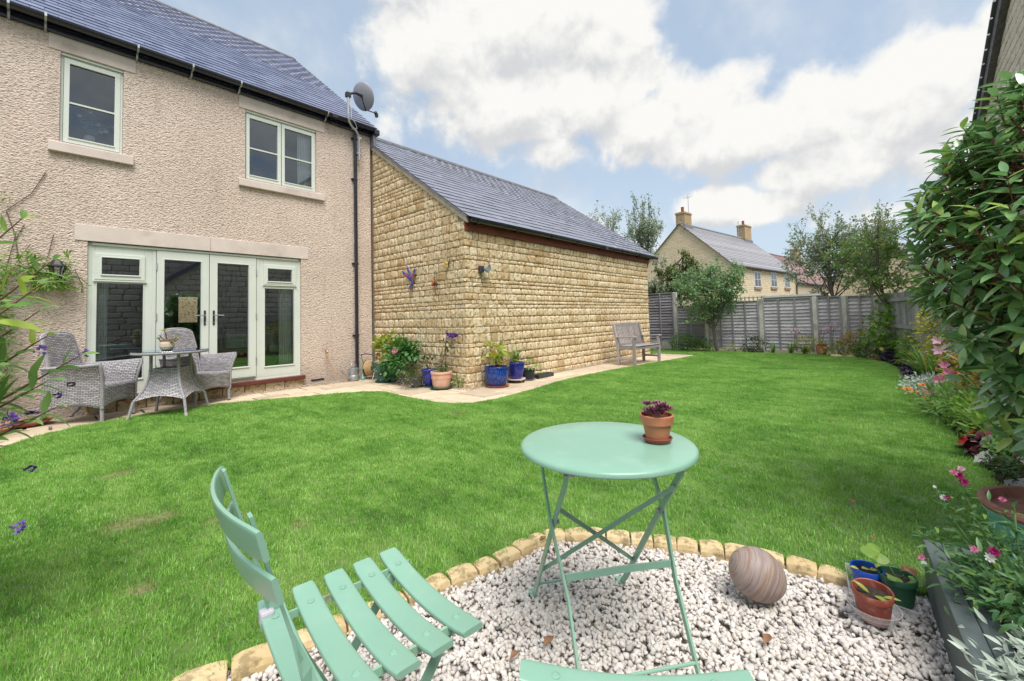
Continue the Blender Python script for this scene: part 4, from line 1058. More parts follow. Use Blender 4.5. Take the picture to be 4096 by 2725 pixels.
# verge mortar board along the rake
vb = MB(); n_ = 7
for i in range(n_):
    y0 = ge[0]+.02+(8.5-ge[0])*i/n_; y1 = ge[0]+.02+(8.5-ge[0])*(i+1)/n_-.004
    MB().prism([(y0, grake(y0)-.035), (y1, grake(y1)-.035), (y1, grake(y1)+.078), (y0, grake(y0)+.078)], GX-.035, GX+.03, (1, 2, 0)).obj('verge_strip', m_verge, groof, bevel=.004)
MB().bb(GX-.02, GX1+.05, GY-.035, GY-.012, 2.585, 2.74).obj('fascia', m_fascia, garage, bevel=.003)
gutter(4.665, 12.03, 5.065, 2.765, .055, garage, brackets=(4.83, 5.83, 6.86, 7.82, 8.84, 9.86, 10.86, 11.7))
MB().bb(8.95, 9.09, 4.995, 5.12, 2.70, 2.78).obj('gutter_joint', m_gutter, garage, bevel=.01)
MB().bb(GX+.03, GX1, GY-.035, GY-.02, 2.742, 2.752).obj('felt_edge', m_white, garage)

# ================================================================ FENCES
FX = 13.7
posts = [(6.20, 1.80), (5.215, 1.80), (4.267, 1.44), (2.79, 1.475), (1.542, 1.464), (.925, 1.458), (.30, 1.45)]
fence = thing('fence', 'grey weathered lap panel fence with pale concrete posts across the garden end', 'fence', (13.7, 3, 0))
for (y, h) in posts[1:]: MB().bb(FX-.05, FX+.05, y-.05, y+.05, -.1, h+.02).obj('post', m_conc, fence, bevel=.01)
ftops = [1.80, 1.36, 1.43, 1.45, 1.455, 1.45]
npan = len(posts)-1
for k in range(npan):
    y1, y0 = posts[k][0]-.05, posts[k+1][0]+.05; top = ftops[k]; bot = .26 if k == 0 else .06
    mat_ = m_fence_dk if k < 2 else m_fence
    if k == 0: MB().bb(FX-.025, FX+.025, y0, y1, -.05, .25).obj('gravel_board', m_conc, fence, bevel=.006)
    n = int((top-bot)/.088); hh = (top-bot)/n
    for i in range(n):
        z = bot+i*hh; q = MB(); segs = 8
        ph = random.random()*6; am = .004
        def fn(u, v): 
            yy = y0+(y1-y0)*u; w_ = am*math.sin(u*7+ph)+.003*math.sin(u*23+ph*2)
            return (FX-.030+.032*v-.0, yy, z-.008+(hh+.012)*v+w_*(1-v))
        q.grid(fn, segs, 1); b_ = len(q.v)
        q.grid(lambda u, v: (fn(u, v)[0]+.008, fn(u, v)[1], fn(u, v)[2]), segs, 1); q.grid(lambda u, v: (fn(u, 0)[0]+.008*v, fn(u, 0)[1], fn(u, 0)[2]), segs, 1)
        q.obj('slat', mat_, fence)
    nb = 3 if (y1-y0) < 1.1 else 5 if y1-y0 > 1.2 else 4
    for j in range(nb):
        yb = y0+.02+(y1-y0-.04)*j/(nb-1); MB().bb(FX-.052, FX-.026, yb-.018, yb+.018, bot, top).obj('batten', m_fencev if k > 1 else m_fence_dk, fence, bevel=.003)
    MB().bb(FX-.045, FX+.02, y0, y1, top-.005, top+.018).obj('capping', m_fencev, fence)
# side fence of upright boards running back along the flower border
sf = thing('board_fence', 'grey fence of upright boards behind the flower border', 'fence', (10, -.6, 0))
A, B = np.array([13.66, .26]), np.array([5.2, -1.5]); Ld = np.hypot(*(B-A)); dv = (B-A)/Ld; ang = math.atan2(dv[1], dv[0])
i = 0; s_ = 0
while s_ < Ld:
    c = A+dv*(s_+.06); MB().box((c[0], c[1], .72+random.uniform(-.01, .01)), (.115, .016, 1.46), rotz(ang)).obj('board', m_fencev, sf); s_ += .122
for z in (.3, .75, 1.3): c = (A+B)/2; MB().box((c[0]-dv[1]*-.03, c[1]+dv[0]*.03*-1, z), (Ld, .04, .07), rotz(ang)).obj('rail', m_fencev, sf)
# ================================================================ NEIGHBOURS
nb_ = thing('neighbour_house', 'pale stone neighbouring house with grey verge rising above the glossy shrub', 'house', (12, -4, 0))
NY = -2.0
def nrake(x): return 5.915+(16.413-x)*.337
nwb = MB(); 
nwb.add([(9.0, NY-.012, -.1), (17.4, NY-.012, -.1), (17.4, NY-.012, nrake(17.4)), (9.0, NY-.012, nrake(9.0))], [(0, 1, 2, 3)])
nwb.add([(9.0, NY-.012, -.1), (9.0, -7, -.1), (9.0, -7, 8.3), (9.0, NY-.012, nrake(9.0))], [(0, 1, 2, 3)])
nwb.add([(-4, -4.2, -.1), (9.0, -4.2, -.1), (9.0, -4.2, 5.4), (-4, -4.2, 5.4)], [(0, 1, 2, 3)])
nwb.add([(17.4, NY-.012, -.1), (17.4, -9, -.1), (17.4, -9, 5.4), (17.4, NY-.012, nrake(17.4))], [(0, 1, 2, 3)])
nwl = nwb.obj('wall', m_mortar, nb_)
random.seed(5)
Rm = np.diag([-1., -1., 1.])
stone_wall([(a, h*1.5) for a, h in [(4.2+i*.19, .125) for i in range(24)]], 10.5, 17.4, lambda u, z: np.array([u, NY, z]), Rm, nwl, top=nrake, wr=(.3, .7), mat=m_stone_pale, limit=120)
stone_wall([(i*.21, .21) for i in range(25)], -4, 9.0, lambda u, z: np.array([u, -4.19, z]), Rm, nwl, wr=(.35, .7), mat=m_stone_pale, limit=0)
nr = MB()
for (dy0, dy1, dz) in ((.16, -6, .10),):
    nr.add([(9.0, NY+dy0, nrake(9.0)+dz), (17.7, NY+dy0, nrake(17.7)+dz), (17.7, NY+dy1, nrake(17.7)+dz), (9.0, NY+dy1, nrake(9.0)+dz)], [(0, 1, 2, 3)])
nro = nr.obj('roof', m_slate_grey, nb_)
MB().prism([(9.0, nrake(9.0)-.16), (17.6, nrake(17.6)-.16), (17.6, nrake(17.6)+.09), (9.0, nrake(9.0)+.09)], NY+.0, NY+.13, (0, 2, 1)).obj('bargeboard', m_ridge, nro)
for i in range(20): x = 9.2+i*.42; MB().box((x, NY+.14, nrake(x)+.13), (.40, .12, .035), np.array([[math.cos(.325), 0, math.sin(.325)], [0, 1, 0], [-math.sin(.325), 0, math.cos(.325)]])).obj('tile', m_slate_grey, nro)
ng_ = thing('neighbour_garage', 'neighbouring stone garage gable mirrored in the door glass', 'garage', (5.6, -3, 0))
def ngr(x): return 2.62+(2.85-min(5.65, 0) if False else (min(x, 11.3-x)-2.77))*.736
gm_ = MB(); xm = 5.65
gm_.add([(2.85, -2.61, -.1), (8.45, -2.61, -.1), (8.45, -2.61, ngr(8.45)), (xm, -2.61, ngr(xm)), (2.85, -2.61, ngr(2.85))], [(0, 1, 2, 3, 4)])
gm_.add([(2.86, -2.61, -.1), (2.86, -4.1, -.1), (2.86, -4.1, 2.65), (2.86, -2.61, 2.65)], [(0, 1, 2, 3)])
gml = gm_.obj('wall', m_mortar, ng_)
stone_wall([(i*.20, .20) for i in range(24)], 2.83, xm, lambda u, z: np.array([u, -2.60, z]), Rm, gml, top=lambda x: ngr(x), wr=(.3, .6), mat=m_stone_pale, limit=0)
stone_wall([(i*.20, .20) for i in range(24)], xm, 8.45, lambda u, z: np.array([u, -2.60, z]), Rm, gml, top=lambda x: ngr(x), wr=(.3, .6), mat=m_stone_pale, limit=0)
q = MB()
for (a, b) in ((2.55, xm), (xm, 8.75)):
    q.add([(a, -2.45, ngr(a)+.1), (b, -2.45, ngr(b)+.1), (b, -4.15, ngr(b)+.1), (a, -4.15, ngr(a)+.1), (a, -2.45, ngr(a)-.06), (b, -2.45, ngr(b)-.06)], [(0, 1, 2, 3), (0, 1, 5, 4)])
q.obj('roof', m_slate_grey, ng_)
MB().bb(2.55, 2.75, -4.15, -2.45, 2.44, 2.56).obj('gutter', m_gutter, ng_)

# far houses
brick = None
def farwall(name, c1, c2, cm, sx=.45, sz=.16):
    m, t, p, o = base_mat(name); v = t.n('ShaderNodeTexCoord').outputs['UV']
    br = t.n('ShaderNodeTexBrick', i_Vector=v, i_Scale=1., i_Mortar_Size=.015, i_Mortar_Smooth=.5, i_Brick_Width=sx, i_Row_Height=sz)
    br.inputs['Color1'].default_value = c4(c1); br.inputs['Color2'].default_value = c4(c2); br.inputs['Mortar'].default_value = c4(cm)
    n = t.n('ShaderNodeTexNoise', i_Vector=v, i_Scale=4., i_Detail=6.); t.set(p.inputs['Base Color'], t.mix(t.m('MULTIPLY', n.outputs[0], .35), br.outputs[0], tuple(x*.7 for x in c1))); p.inputs['Roughness'].default_value = .95
    bump(t, p, t.m('SUBTRACT', 1., br.outputs['Fac']), .8, .02); return m
m_far = farwall('far_cream_stone', (.78, .68, .50), (.66, .55, .38), (.50, .42, .31))
m_brick = farwall('red_brick', (.30, .10, .06), (.22, .07, .045), (.35, .25, .2), .22, .075)
m_ftile = slate_mat('brown_grey_tile', (.20, .195, .215), (.31, .305, .33), .45)
m_redtile = slate_mat('red_brown_tile', (.17, .10, .10), (.26, .15, .14), .6)
m_uwhite = MAT('white_window_frame', (.80, .82, .84), .4)


def quad_uv(mb, P0, P1, P2, P3):
    P = [np.array(p, float) for p in (P0, P1, P2, P3)]; ux = (P[1]-P[0]); l = np.linalg.norm(ux); ux /= l
    n = np.cross(ux, P[3]-P[0]); vy = np.cross(n, ux); vy /= np.linalg.norm(vy)
    mb.add(P, [(0, 1, 2, 3)], [((p-P[0])@ux, (p-P[0])@vy) for p in P])


def far_house(name, label, E0, ang, Lh, half, ze, zr, wallm, tilem, wins, chims, over=.2, rowh=.30, zbase=-1.0):
    """E0 near eaves corner; ang = direction of the ridge; gable faces the viewer"""
    t_ = thing(name, label, 'house', (E0[0], E0[1], 0))
    d = np.array([math.cos(ang), math.sin(ang), 0]); n = np.array([-math.sin(ang), math.cos(ang), 0]); E = np.array([E0[0], E0[1], 0.])
    P = lambda s, w_, z: E+d*s+n*w_+np.array([0, 0, z])
    q = MB(); quad_uv(q, P(0, 0, zbase), P(Lh, 0, zbase), P(Lh, 0, ze), P(0, 0, ze)); quad_uv(q, P(0, 2*half, zbase), P(0, 0, zbase), P(0, 0, ze), P(0, 2*half, ze))
    b = len(q.v); q.add([P(0, 0, ze), P(0, 2*half, ze), P(0, half, zr)], [(0, 1, 2)], [(2*half, ze-zbase), (0, ze-zbase), (half, zr-zbase)])
    q.add([P(Lh, 0, zbase), P(Lh, 2*half, zbase), P(Lh, 2*half, ze), P(Lh, half, zr), P(Lh, 0, ze)], [(0, 1, 2, 3, 4)])
    q.obj('wall', wallm, t_)
    r = MB(); L = math.hypot(half, zr-ze); rows = int(L/rowh); sl = (zr-ze)/half
    r.add([P(-over, -.15, ze-.15*sl), P(Lh+over, -.15, ze-.15*sl), P(Lh+over, half, zr), P(-over, half, zr), P(-over, 2*half+.15, ze-.15*sl), P(Lh+over, 2*half+.15, ze-.15*sl)], [(0, 1, 2, 3), (3, 2, 5, 4)])
    ro = r.obj('roof', tilem, t_)
    # each course of tiles stands proud of the one below
    for k in range(rows+1):
        f0 = k/rows; f1 = min(1, (k+1.15)/rows); a0 = -.15+(half+.15)*f0; a1 = -.15+(half+.15)*f1
        c = MB(); c.add([P(-over, a0, ze+sl*a0+.075), P(Lh+over, a0, ze+sl*a0+.075), P(Lh+over, a1, ze+sl*a1+.03), P(-over, a1, ze+sl*a1+.03), P(-over, a0, ze+sl*a0+.01), P(Lh+over, a0, ze+sl*a0+.01)], [(0, 1, 2, 3), (4, 5, 1, 0)])
        c.obj('tile_course', tilem, ro)
    c = MB(); c.tube([P(-over, half, zr+.04), P(Lh+over, half, zr+.04)], .12, 6); c.obj('ridge', tilem, ro)
    c = MB(); c.tube([P(-over, -.22, ze-.2), P(Lh+over, -.22, ze-.2)], .09, 6); c.obj('gutter', m_gutter, t_)
    for (s0, s1, z0, z1) in wins:
        y = -.02
        f = MB()
        f.box(P((s0+s1)/2, y, (z0+z1)/2), (s1-s0, .08, z1-z0), rotz(ang)); fo = f.obj('window', m_uwhite, t_)
        sm = (s0+s1)/2; zm = (z0+z1)/2
        for (a, b_) in ((s0+.09, sm-.06), (sm+.06, s1-.09)):
            for (c0, c1) in ((z0+.09, zm-.03), (zm+.03, z1-.09)):
                MB().box(P((a+b_)/2, y-.045, (c0+c1)/2), (b_-a, .02, c1-c0), rotz(ang)).obj('pane', m_farpane, fo)
        MB().box(P(sm, -.03, z1+.13), (s1-s0+.25, .06, .25), rotz(ang)).obj('lintel', m_brick, t_); MB().box(P(sm, -.05, z0-.11), (s1-s0+.1, .12, .20), rotz(ang)).obj('sill', m_brick, t_)
    for (s, zt, wd) in chims:
        c = MB(); cp = [P(s-wd/2, half-.4, 0), P(s+wd/2, half-.4, 0), P(s+wd/2, half+.4, 0), P(s-wd/2, half+.4, 0)]
        zb = zr-.7
        for i in range(4):
            a, b_ = cp[i], cp[(i+1) % 4]; quad_uv(c, a+[0, 0, zb], b_+[0, 0, zb], b_+[0, 0, zt], a+[0, 0, zt])
        c.add([p+np.array([0, 0, zt]) for p in cp], [(0, 1, 2, 3)])
        co = c.obj('chimney', m_chim, ro)
        MB().box(P(s, half, zt-.12), (wd+.12, .92, .10), rotz(ang)).obj('chimney_band', m_chim, co)
        MB().lathe([(.14, 0), (.16, .05), (.13, .08), (.12, .45), (.14, .5), (.10, .5), (.09, .2)], P(s-.1*wd, half, zt), 10).obj('chimney_pot', m_redclay, co)
        MB().box(P(s, half-.42, zr-.35), (wd+.3, .1, .5), rotz(ang)).obj('flashing', m_lead, co)
    return t_, P
m_farpane = MAT('far_window_pane', (.10, .12, .16), .15, (.16, .18, .22), 3, spec=.8)
fh, Pf = far_house('far_house', 'cream stone house with two chimneys beyond the garden end fence', (36.5, 9.25), -.1385, 15, 4.25, 5.0, 8.95, m_far, m_ftile,
                   [(4.10, 5.50, 3.25, 4.60), (7.90, 9.35, 3.35, 4.70), (11.45, 12.9, 3.4, 4.75)], [(.75, 10.0, 1.25), (13.75, 10.45, 1.7)])
dp = MB(); dp.tube([Pf(14.7, -.1, 4.8), Pf(14.7, -.1, -1)], .06, 6); dp.obj('downpipe', m_gutter, fh)
a_ = thing('tv_aerial', 'thin metal aerial beside the chimney on the nearer gable end', 'aerial', tuple(Pf(1.7, 4.2, 9)))
q = MB(); p0 = Pf(1.7, 4.25, 8.8); q.tube([p0, p0+[0, 0, 3.0]], .025, 5); q.tube([p0+[-.5, 0, 2.6], p0+[.5, 0, 2.9]], .02, 5)
for k in range(5): q.tube([p0+[-.45+k*.22, -.25, 2.62+k*.066], p0+[-.45+k*.22, .25, 2.62+k*.066]], .012, 4)
q.obj('mast', m_galv, a_)
a_ = thing('tv_aerial', 'small aerial beside the second chimney of the far cream house', 'aerial', tuple(Pf(12.2, 4.2, 9)))
q = MB(); p0 = Pf(12.3, 4.25, 8.8); q.tube([p0, p0+[0, 0, 2.0]], .025, 5); q.tube([p0+[-.4, 0, 1.7], p0+[.4, 0, 2.0]], .02, 5); q.obj('mast', m_galv, a_)
far_house('far_house', 'cream house with a red-brown tiled roof behind the end of the two chimney house', (51.9, 7.7), -.13, 19, 3.9, 4.3, 8.0, m_far, m_redtile, [], [(16.2, 9.5, 1.7)])
far_house('far_house', 'grey roofed house half hidden behind the young garden tree', (50, -2.6), -.30, 12, 3.6, 4.2, 7.4, m_far, m_ftile, [], [])
far_house('far_house', 'house whose chimney shows above the end of the slate outbuilding roof', (34, 24.0), -.14, 10, 3.5, 5.0, 9.2, m_far, m_ftile, [], [(.8, 10.9, 1.2)])
gh = thing('shed', 'white roofed summerhouse just showing above the far fence', 'shed', (18.4, 2.6, 0))
MB().bb(17.6, 18.9, 1.9, 3.5, -.1, 1.62).obj('wall', m_white, gh); MB().bb(17.5, 19.0, 1.8, 3.6, 1.62, 1.69).obj('roof', m_uwhite, gh)
tr = thing('trellis', 'short length of grey trellis showing above the fence by the small fruit tree', 'trellis', (15.2, 3.4, 0))
for k in range(7): MB().bb(15.2, 15.22, 3.05+k*.12, 3.075+k*.12, .2, 1.62).obj('upright', m_fencev, tr)
for z in (.9, 1.2, 1.45, 1.57): MB().bb(15.18, 15.2, 3.0, 3.85, z, z+.025).obj('rail', m_fencev, tr)

# ================================================================ GARDEN FURNITURE
# --- green folding bistro chair, local x forward, z up
def bistro_chair(label, loc, rz, nslat=5, backz=0.0, rec=0.0, root_name='folding_chair'):
    t = thing(root_name, label, 'chair', (0, 0, 0))
    # curved steel slats: edge-rounded, dished in the middle
    def slat(name, cx, cz, half, wdt, th, sag, along_back=False, tilt=0.0, z_up=False):
        q = MB(); nu = 14
        def fn(u, v):
            y = (u-.5)*2*half; k = (2*u-1)**2
            a = v*2*PI
            # rounded rectangle section
            sx = math.copysign(abs(math.cos(a))**.35, math.cos(a))*wdt/2*(1 if abs(u-.5) < .495 else .9); st = math.copysign(abs(math.sin(a))**.5, math.sin(a))*th/2
            d = sag*(k-1)
            if not z_up: return (cx+sx, y, cz+d+st)
            ct, s_t = math.cos(tilt), math.sin(tilt)
            return (cx+d+st*ct-sx*s_t*-1*0 - sx*math.sin(tilt), y, cz+sx*math.cos(tilt)+st*s_t)
        q.grid(fn, nu, 20)
        nn = nu+1
        q.f.append(tuple(j*nn for j in range(20))); q.f.append(tuple(j*nn+nu for j in range(20))[::-1])
        return q.obj(name, m_green, t, smooth=True)
    for i in range(nslat):
        x = .115-.0765*i; s = slat('seat_slat', x, .455, .212, .056, .014, .022)
        for y in (-.145, .145):
            k = (y/.212)**2; z = .455+.022*(k-1)+.007
            MB().lathe([(.0085, -.002), (.0088, .0012), (.0068, .0020), (.0060, .0005), (0, .0008)], (x, y, z), 14).obj('rivet', m_green, s, smooth=True)
    for y in (-.15, .15):
        MB().bar([(.15, y, .436), (0, y, .434), (-.22, y, .436)], .006, .018, (0, 1, 0)).obj('seat_rail', m_rust, t)
        # back upright running on down as the front leg, rear leg crossing it
        sg = 1 if y > 0 else -1
        MB().bar([(-.292-rec, y, .808+backz), (-.262-rec*.6, y, .70+backz*.5), (-.228-rec*.3, y+.004*sg, .58), (-.208-rec*.12, y+.012*sg, .515), (-.190, y+.018*sg, .455), (-.12, y+.020*sg, .30), (0.03, y+.020*sg, 0.0)], .024, .006, [(0, 1, 0), (0, 1, 0), (.1, .9, 0), (.75, .6, .2), (1, 0, .25), (1, 0, .25), (1, 0, .25)]).obj('leg', m_green, t)
        MB().bar([(.10, y*.94, .43), (-.02, y*.94, .28), (-.235, y*.94, .0)], .024, .006, (.8, 0, .6)).obj('leg', m_green, t)
        MB().box((-.205, y+.016*sg, .445), (.030, .030, .034)).obj('hinge_bracket', m_bracket, t, bevel=.006)
    MB().tube([(-.02, -.17, .10), (-.02, .17, .10)], .005, 8).obj('stretcher', m_green, t); MB().tube([(-.18, -.14, .06), (-.18, .14, .06)], .005, 8).obj('stretcher', m_green, t)
    slat('back_slat', -.284-rec, .775+backz, .210, .058, .010, .034, z_up=True, tilt=.24); slat('back_slat', -.262-rec*.65, .695+backz*.7, .205, .052, .010, .034, z_up=True, tilt=.24)
    t.matrix_basis = Matrix.Translation(loc) @ Matrix.Rotation(rz, 4, 'Z')
    return t
GZ = -.018
bistro_chair('pale green folding metal chair with its curved back and four seat slats showing', (.548, .932, GZ+.018-.006), math.radians(-6.9))
bistro_chair('pale green folding chair with only its front seat slat showing below the round table', (.655, .322, -.006), math.atan2(.595, .80), backz=-.05, rec=.13)

# --- round green bistro table
TC = np.array([1.305, .755]); TZ = .69; u_ = np.array([.79, -.61]); u_ /= np.linalg.norm(u_); v_ = np.array([-u_[1], u_[0]])
t = thing('bistro_table', 'round pale green metal folding table standing on the white chippings', 'table', (TC[0], TC[1], 0))
W3 = lambda a, s, z: np.array([*(TC+u_*a+v_*s), z])
MB().lathe([(0, TZ), (.10, TZ), (.20, TZ-.0005), (.278, TZ-.001), (.288, TZ-.004), (.293, TZ-.010), (.293, TZ-.018), (.289, TZ-.022), (.285, TZ-.020), (.28, TZ-.008), (0, TZ-.007)], (TC[0], TC[1], 0), 72).obj('tabletop', m_green, t, smooth=True)
for a in (-.192, .192):
    sg = 1 if a > 0 else -1
    pf = [(.355, -.02), (.30, .045), (.15, .245), (0.0, .44), (-.10, .565), (-.14, .615), (-.155, .645), (-.185, .672)]
    MB().bar([W3(a, s, z) for s, z in pf], .022, .007, (v_[0]*.8, v_[1]*.8, .6)).obj('leg', m_green, t)
    pn = [(-.26, -.02), (-.20, .055), (-.10, .25), (0.0, .44), (.085, .565), (.095, .60), (.135, .63), (.14, .672)]
    MB().bar([W3(a+(-.010 if z < .4 else .012)*sg, s, z) for s, z in pn], .020, .007, (v_[0]*.8, v_[1]*.8, -.6)).obj('leg', m_green, t)
    MB().tube([W3(a-.016*sg, 0, .44), W3(a+.006*sg, 0, .44)], .008, 10).obj('pivot_rivet', m_galv, t)
    MB().box(W3(a+.02*sg*0, .362, -.012), (.05, .03, .008), rotz(math.atan2(v_[1], v_[0]))).obj('foot', m_green, t, bevel=.003)
    MB().tube([W3(a-.02*sg, -.17, .652), W3(a+.012*sg, -.17, .652)], .007, 8).obj('bolt', m_galv, t)
fp = lambda a, z: W3(a, np.interp(z, [0, .44, .69], [.335, 0, -.225]), z)
np_ = lambda a, z: W3(a, np.interp(z, [0, .44, .69], [-.235, 0, .12]), z)
q = MB(); p0, p1 = fp(.186, .56), fp(-.186, .17); q.bar([p0, p0*.7+p1*.3+[0, 0, .002], (p0+p1)/2+[0, 0, .0], p1], .014, .005, (0, 0, 1)); q.obj('cross_brace', m_green, t)
q = MB(); p0, p1 = fp(-.186, .50)+[.004, .004, 0], fp(.186, .15)+[.004, .004, 0]; q.bar([p0, (p0+p1)/2+np.array([*v_*.008, 0]), p1], .014, .005, (0, 0, 1)); q.obj('cross_brace', m_green, t)
MB().bar([np_(-.18, .30), np_(0, .302), np_(.18, .30)], .022, .005, (0, 0, 1)).obj('cross_bar', m_green, t)
MB().tube([fp(-.186, .075), fp(.186, .075)], .005, 8).obj('foot_rod', m_green, t); MB().tube([np_(-.18, .075), np_(.18, .075)], .005, 8).obj('foot_rod', m_green, t)

# --- wicker armchairs
def wicker_chair(label, loc, rz):
    t = thing('wicker_armchair', label, 'armchair', (0, 0, 0), group='grey rattan armchairs at the patio table')
    def panel(name, fn, nu, nv, su, sv, th=.028, arch=None):
        q = MB(); q.grid(fn, nu, nv, (su, sv)); o = q.obj(name, m_wicker, t, smooth=True)
        s = o.modifiers.new('thick', 'SOLIDIFY'); s.thickness = th; s.offset = 0; return o
    # side panels: seat side rising into an outward rolled arm; arched lower edge
    for sg in (-1, 1):
        def side(u, v, sg=sg):
            x = -.30+.60*u; zb = .165+.055*math.sin(PI*u)**1.0*(1 if 0 < u < 1 else 0)-.015*(1-u); zt = .665+.03*u**2
            x0 = x-.035*(1-v)*(1-u)**2+.03*v*u
            flare = .0+.075*max(0, (v-.55)/.45)**2*(.5+.5*u)
            return (x0, sg*(.265+flare), zb+(zt-zb)*v)
        panel('side_panel', side, 16, 14, .62, .5)
        # rolled rim of the arm
        rim = [(-.30+.60*u+.03*u, sg*(.268+.075*(.5+.5*u)), .668+.03*u**2) for u in np.linspace(0, 1, 12)]
        rim += [(.335-.0, sg*.338, .66), (.322, sg*.30, .56), (.31, sg*.272, .44), (.305, sg*.268, .165)]
        MB().tube(rim, .019, 8).obj('arm_rim', m_wickpl, t, smooth=True)
        for (lx, tip) in ((-.29, -.40), (.295, .30)):
            lg = MB(); lg.tube([(lx, sg*.255, .19), ((lx*.6+tip*.4), sg*.257, .10), (tip, sg*.26, .035)], [.022, .020, .018], 10); l_ = lg.obj('leg', m_wickpl, t, smooth=True)
            MB().tube([(tip-(lx-tip)*.2*0, sg*.26, .045), (tip+(tip-lx)*.12, sg*.26, .010)], .0205, 12).obj('leg_cap', m_foot, l_, smooth=True); MB().tube([(tip+(tip-lx)*.12, sg*.26, .012), (tip+(tip-lx)*.15, sg*.26, .0)], .019, 10).obj('rubber_foot', m_blk, l_)
        # recliner lever in its recess
        MB().bb(-.055, .030, sg*.283-.004, sg*.283+.004, .455, .500).obj('lever_recess', m_blk, t); MB().tube([(-.03, sg*.29, .468), (.01, sg*.29, .478)], .006, 6).obj('lever', m_steel, t)
    panel('front_panel', lambda u, v: (.305, -.262+.524*u, (.175+.05*math.sin(PI*u))+(.43-(.175+.05*math.sin(PI*u)))*v), 14, 8, .52, .26)
    panel('seat', lambda u, v: (-.27+.58*v, -.26+.52*u, .432-.02*(1-v)), 8, 8, .52, .56)
    def back(u, v):
        z = .40+.69*v; wd = .235*(1-.10*v**3); a = (u-.5)*2; top = .052*abs(a)**3.2*v**4
        x = -.255-.155*v**1.1+.02*a*a; return (x, a*wd, z-top)
    panel('backrest', back, 18, 18, .5, .7, .034)
    e = [back(0, v) for v in np.linspace(0, 1, 10)]+[back(u, 1) for u in np.linspace(.05, .95, 14)]+[back(1, v) for v in np.linspace(1, 0, 10)]
    MB().tube(e, .019, 8).obj('back_rim', m_wickpl, t, smooth=True)
    t.matrix_basis = Matrix.Translation(loc) @ Matrix.Rotation(rz, 4, 'Z'); return t
wc = wicker_chair('grey rattan armchair by the creeper, its side turned to the lawn', (.445, 7.475, 0), math.atan2(-.63, .77))
copy_thing(wc, (1.555, 7.66, 0), math.atan2(-.89, .45), 'grey rattan armchair behind the patio table in front of the glazed doors')

t = thing('wicker_table', 'round grey rattan patio table with glass top between the two armchairs', 'table', (1.15, 7.02, 0))
WC = np.array([1.15, 7.02]); q = MB(); q.lathe([(.0, .775), (.36, .775), (.39, .778), (.405, .790), (.405, .802), (.395, .812), (.37, .812)], (*WC, 0), 56); q.obj('top_ring', m_wickpl, t, smooth=True)
MB().lathe([(0, .813), (.40, .813), (.402, .816), (.40, .820), (0, .820)], (*WC, 0), 56).obj('glass_top', GLASS('table_glass', (.85, .93, .92), .12), t, smooth=True)
ta = math.atan2(-.27, .40); Rt = rotz(ta)
def TL(x, y, z): p = Rt@np.array([x, y, 0]); return np.array([WC[0]+p[0], WC[1]+p[1], z])
for k in range(4):
    Rk = rotz(k*PI/2)
    def sk(u, v):
        w_ = .155+.115*(1-v)**2.2; zb = .215+.055*math.sin(PI*u); p = Rk@np.array([(u-.5)*2*w_, -w_, 0]); return TL(p[0], p[1], zb+(.60-zb)*v)
    q = MB(); q.grid(sk, 14, 12, (.4, .42)); q.obj('skirt_panel', m_wicker, t, smooth=True)
    for v0, v1 in ():
        pass
    c0 = Rk@np.array([-.155, -.155, 0]); 
    e = []
    for v in np.linspace(1, 0, 8): w_ = .155+.115*(1-v)**2.2; p = Rk@np.array([-w_, -w_, 0]); e.append(TL(p[0], p[1], .215+(.60-.215)*v))
    q = MB(); q.tube(e, .014, 8); pl = Rk@np.array([-.30, -.30, 0]); pm = Rk@np.array([-.276, -.276, 0]); q.tube([e[-1], TL(*((pm+pl)/2)[:2], .11), TL(pl[0], pl[1], .04)], [.017, .016, .015], 8); lg = q.obj('leg', m_wickpl, t, smooth=True)
    pt = Rk@np.array([-.312, -.312, 0]); MB().tube([TL(pl[0], pl[1], .045), TL(pt[0], pt[1], .0)], .018, 10).obj('leg_cap', m_foot, lg, smooth=True)
    q = MB(); pp = Rk@np.array([-.15, -.15, 0]); q.tube([TL(pp[0], pp[1], .59), TL(pp[0], pp[1], .785)], .018, 8); q.obj('post', m_wickpl, t, smooth=True)
MB().box(TL(0, 0, .595), (.30, .30, .01), Rt).obj('shelf', m_wicker, t)

# --- teak garden bench against the long wall
t = thing('garden_bench', 'weathered grey wooden bench with slatted back against the far end of the stone wall', 'bench', (9.25, 4.45, 0))
b0 = np.array([9.33, 4.44]); bang = math.atan2(4.20-4.279, 9.887-8.803); Rb = rotz(bang)
def BL(x, y, z): p = Rb@np.array([x, y, 0]); return np.array([b0[0]+p[0], b0[1]+p[1], z])
HB = .56
def bbx(name, x0, x1, y0, y1, z0, z1, parent=t, bev=.004): return MB().box(BL((x0+x1)/2, (y0+y1)/2, (z0+z1)/2), (x1-x0, y1-y0, z1-z0), Rb).obj(name, m_teak, parent, bevel=bev)
for sg in (-1, 1):
    x = sg*HB
    bbx('leg', x-.03, x+.03, -.23, -.17, 0, .61); q = MB()
    q.bar([BL(x, .20, 0), BL(x, .20, .42), BL(x, .24, .60), BL(x, .315, .93)], .055, .06, (0, 1, 0)); q.obj('leg', m_teak, t, bevel=.004)
    q = MB(); q.bar([BL(x, -.27, .625), BL(x, -.2, .635), BL(x, -.05, .628), BL(x, .12, .618), BL(x, .25, .625)], .065, .026, (Rb@np.array([1., 0, 0]))); q.obj('armrest', m_teak, t, bevel=.005)
    bbx('stretcher', x-.02, x+.02, -.17, .18, .12, .16); bbx('seat_rail', x-.02, x+.02, -.17, .18, .35, .41)
bbx('front_rail', -HB+.03, HB-.03, -.225, -.195, .35, .41); bbx('back_rail', -HB+.03, HB-.03, .19, .22, .35, .41)
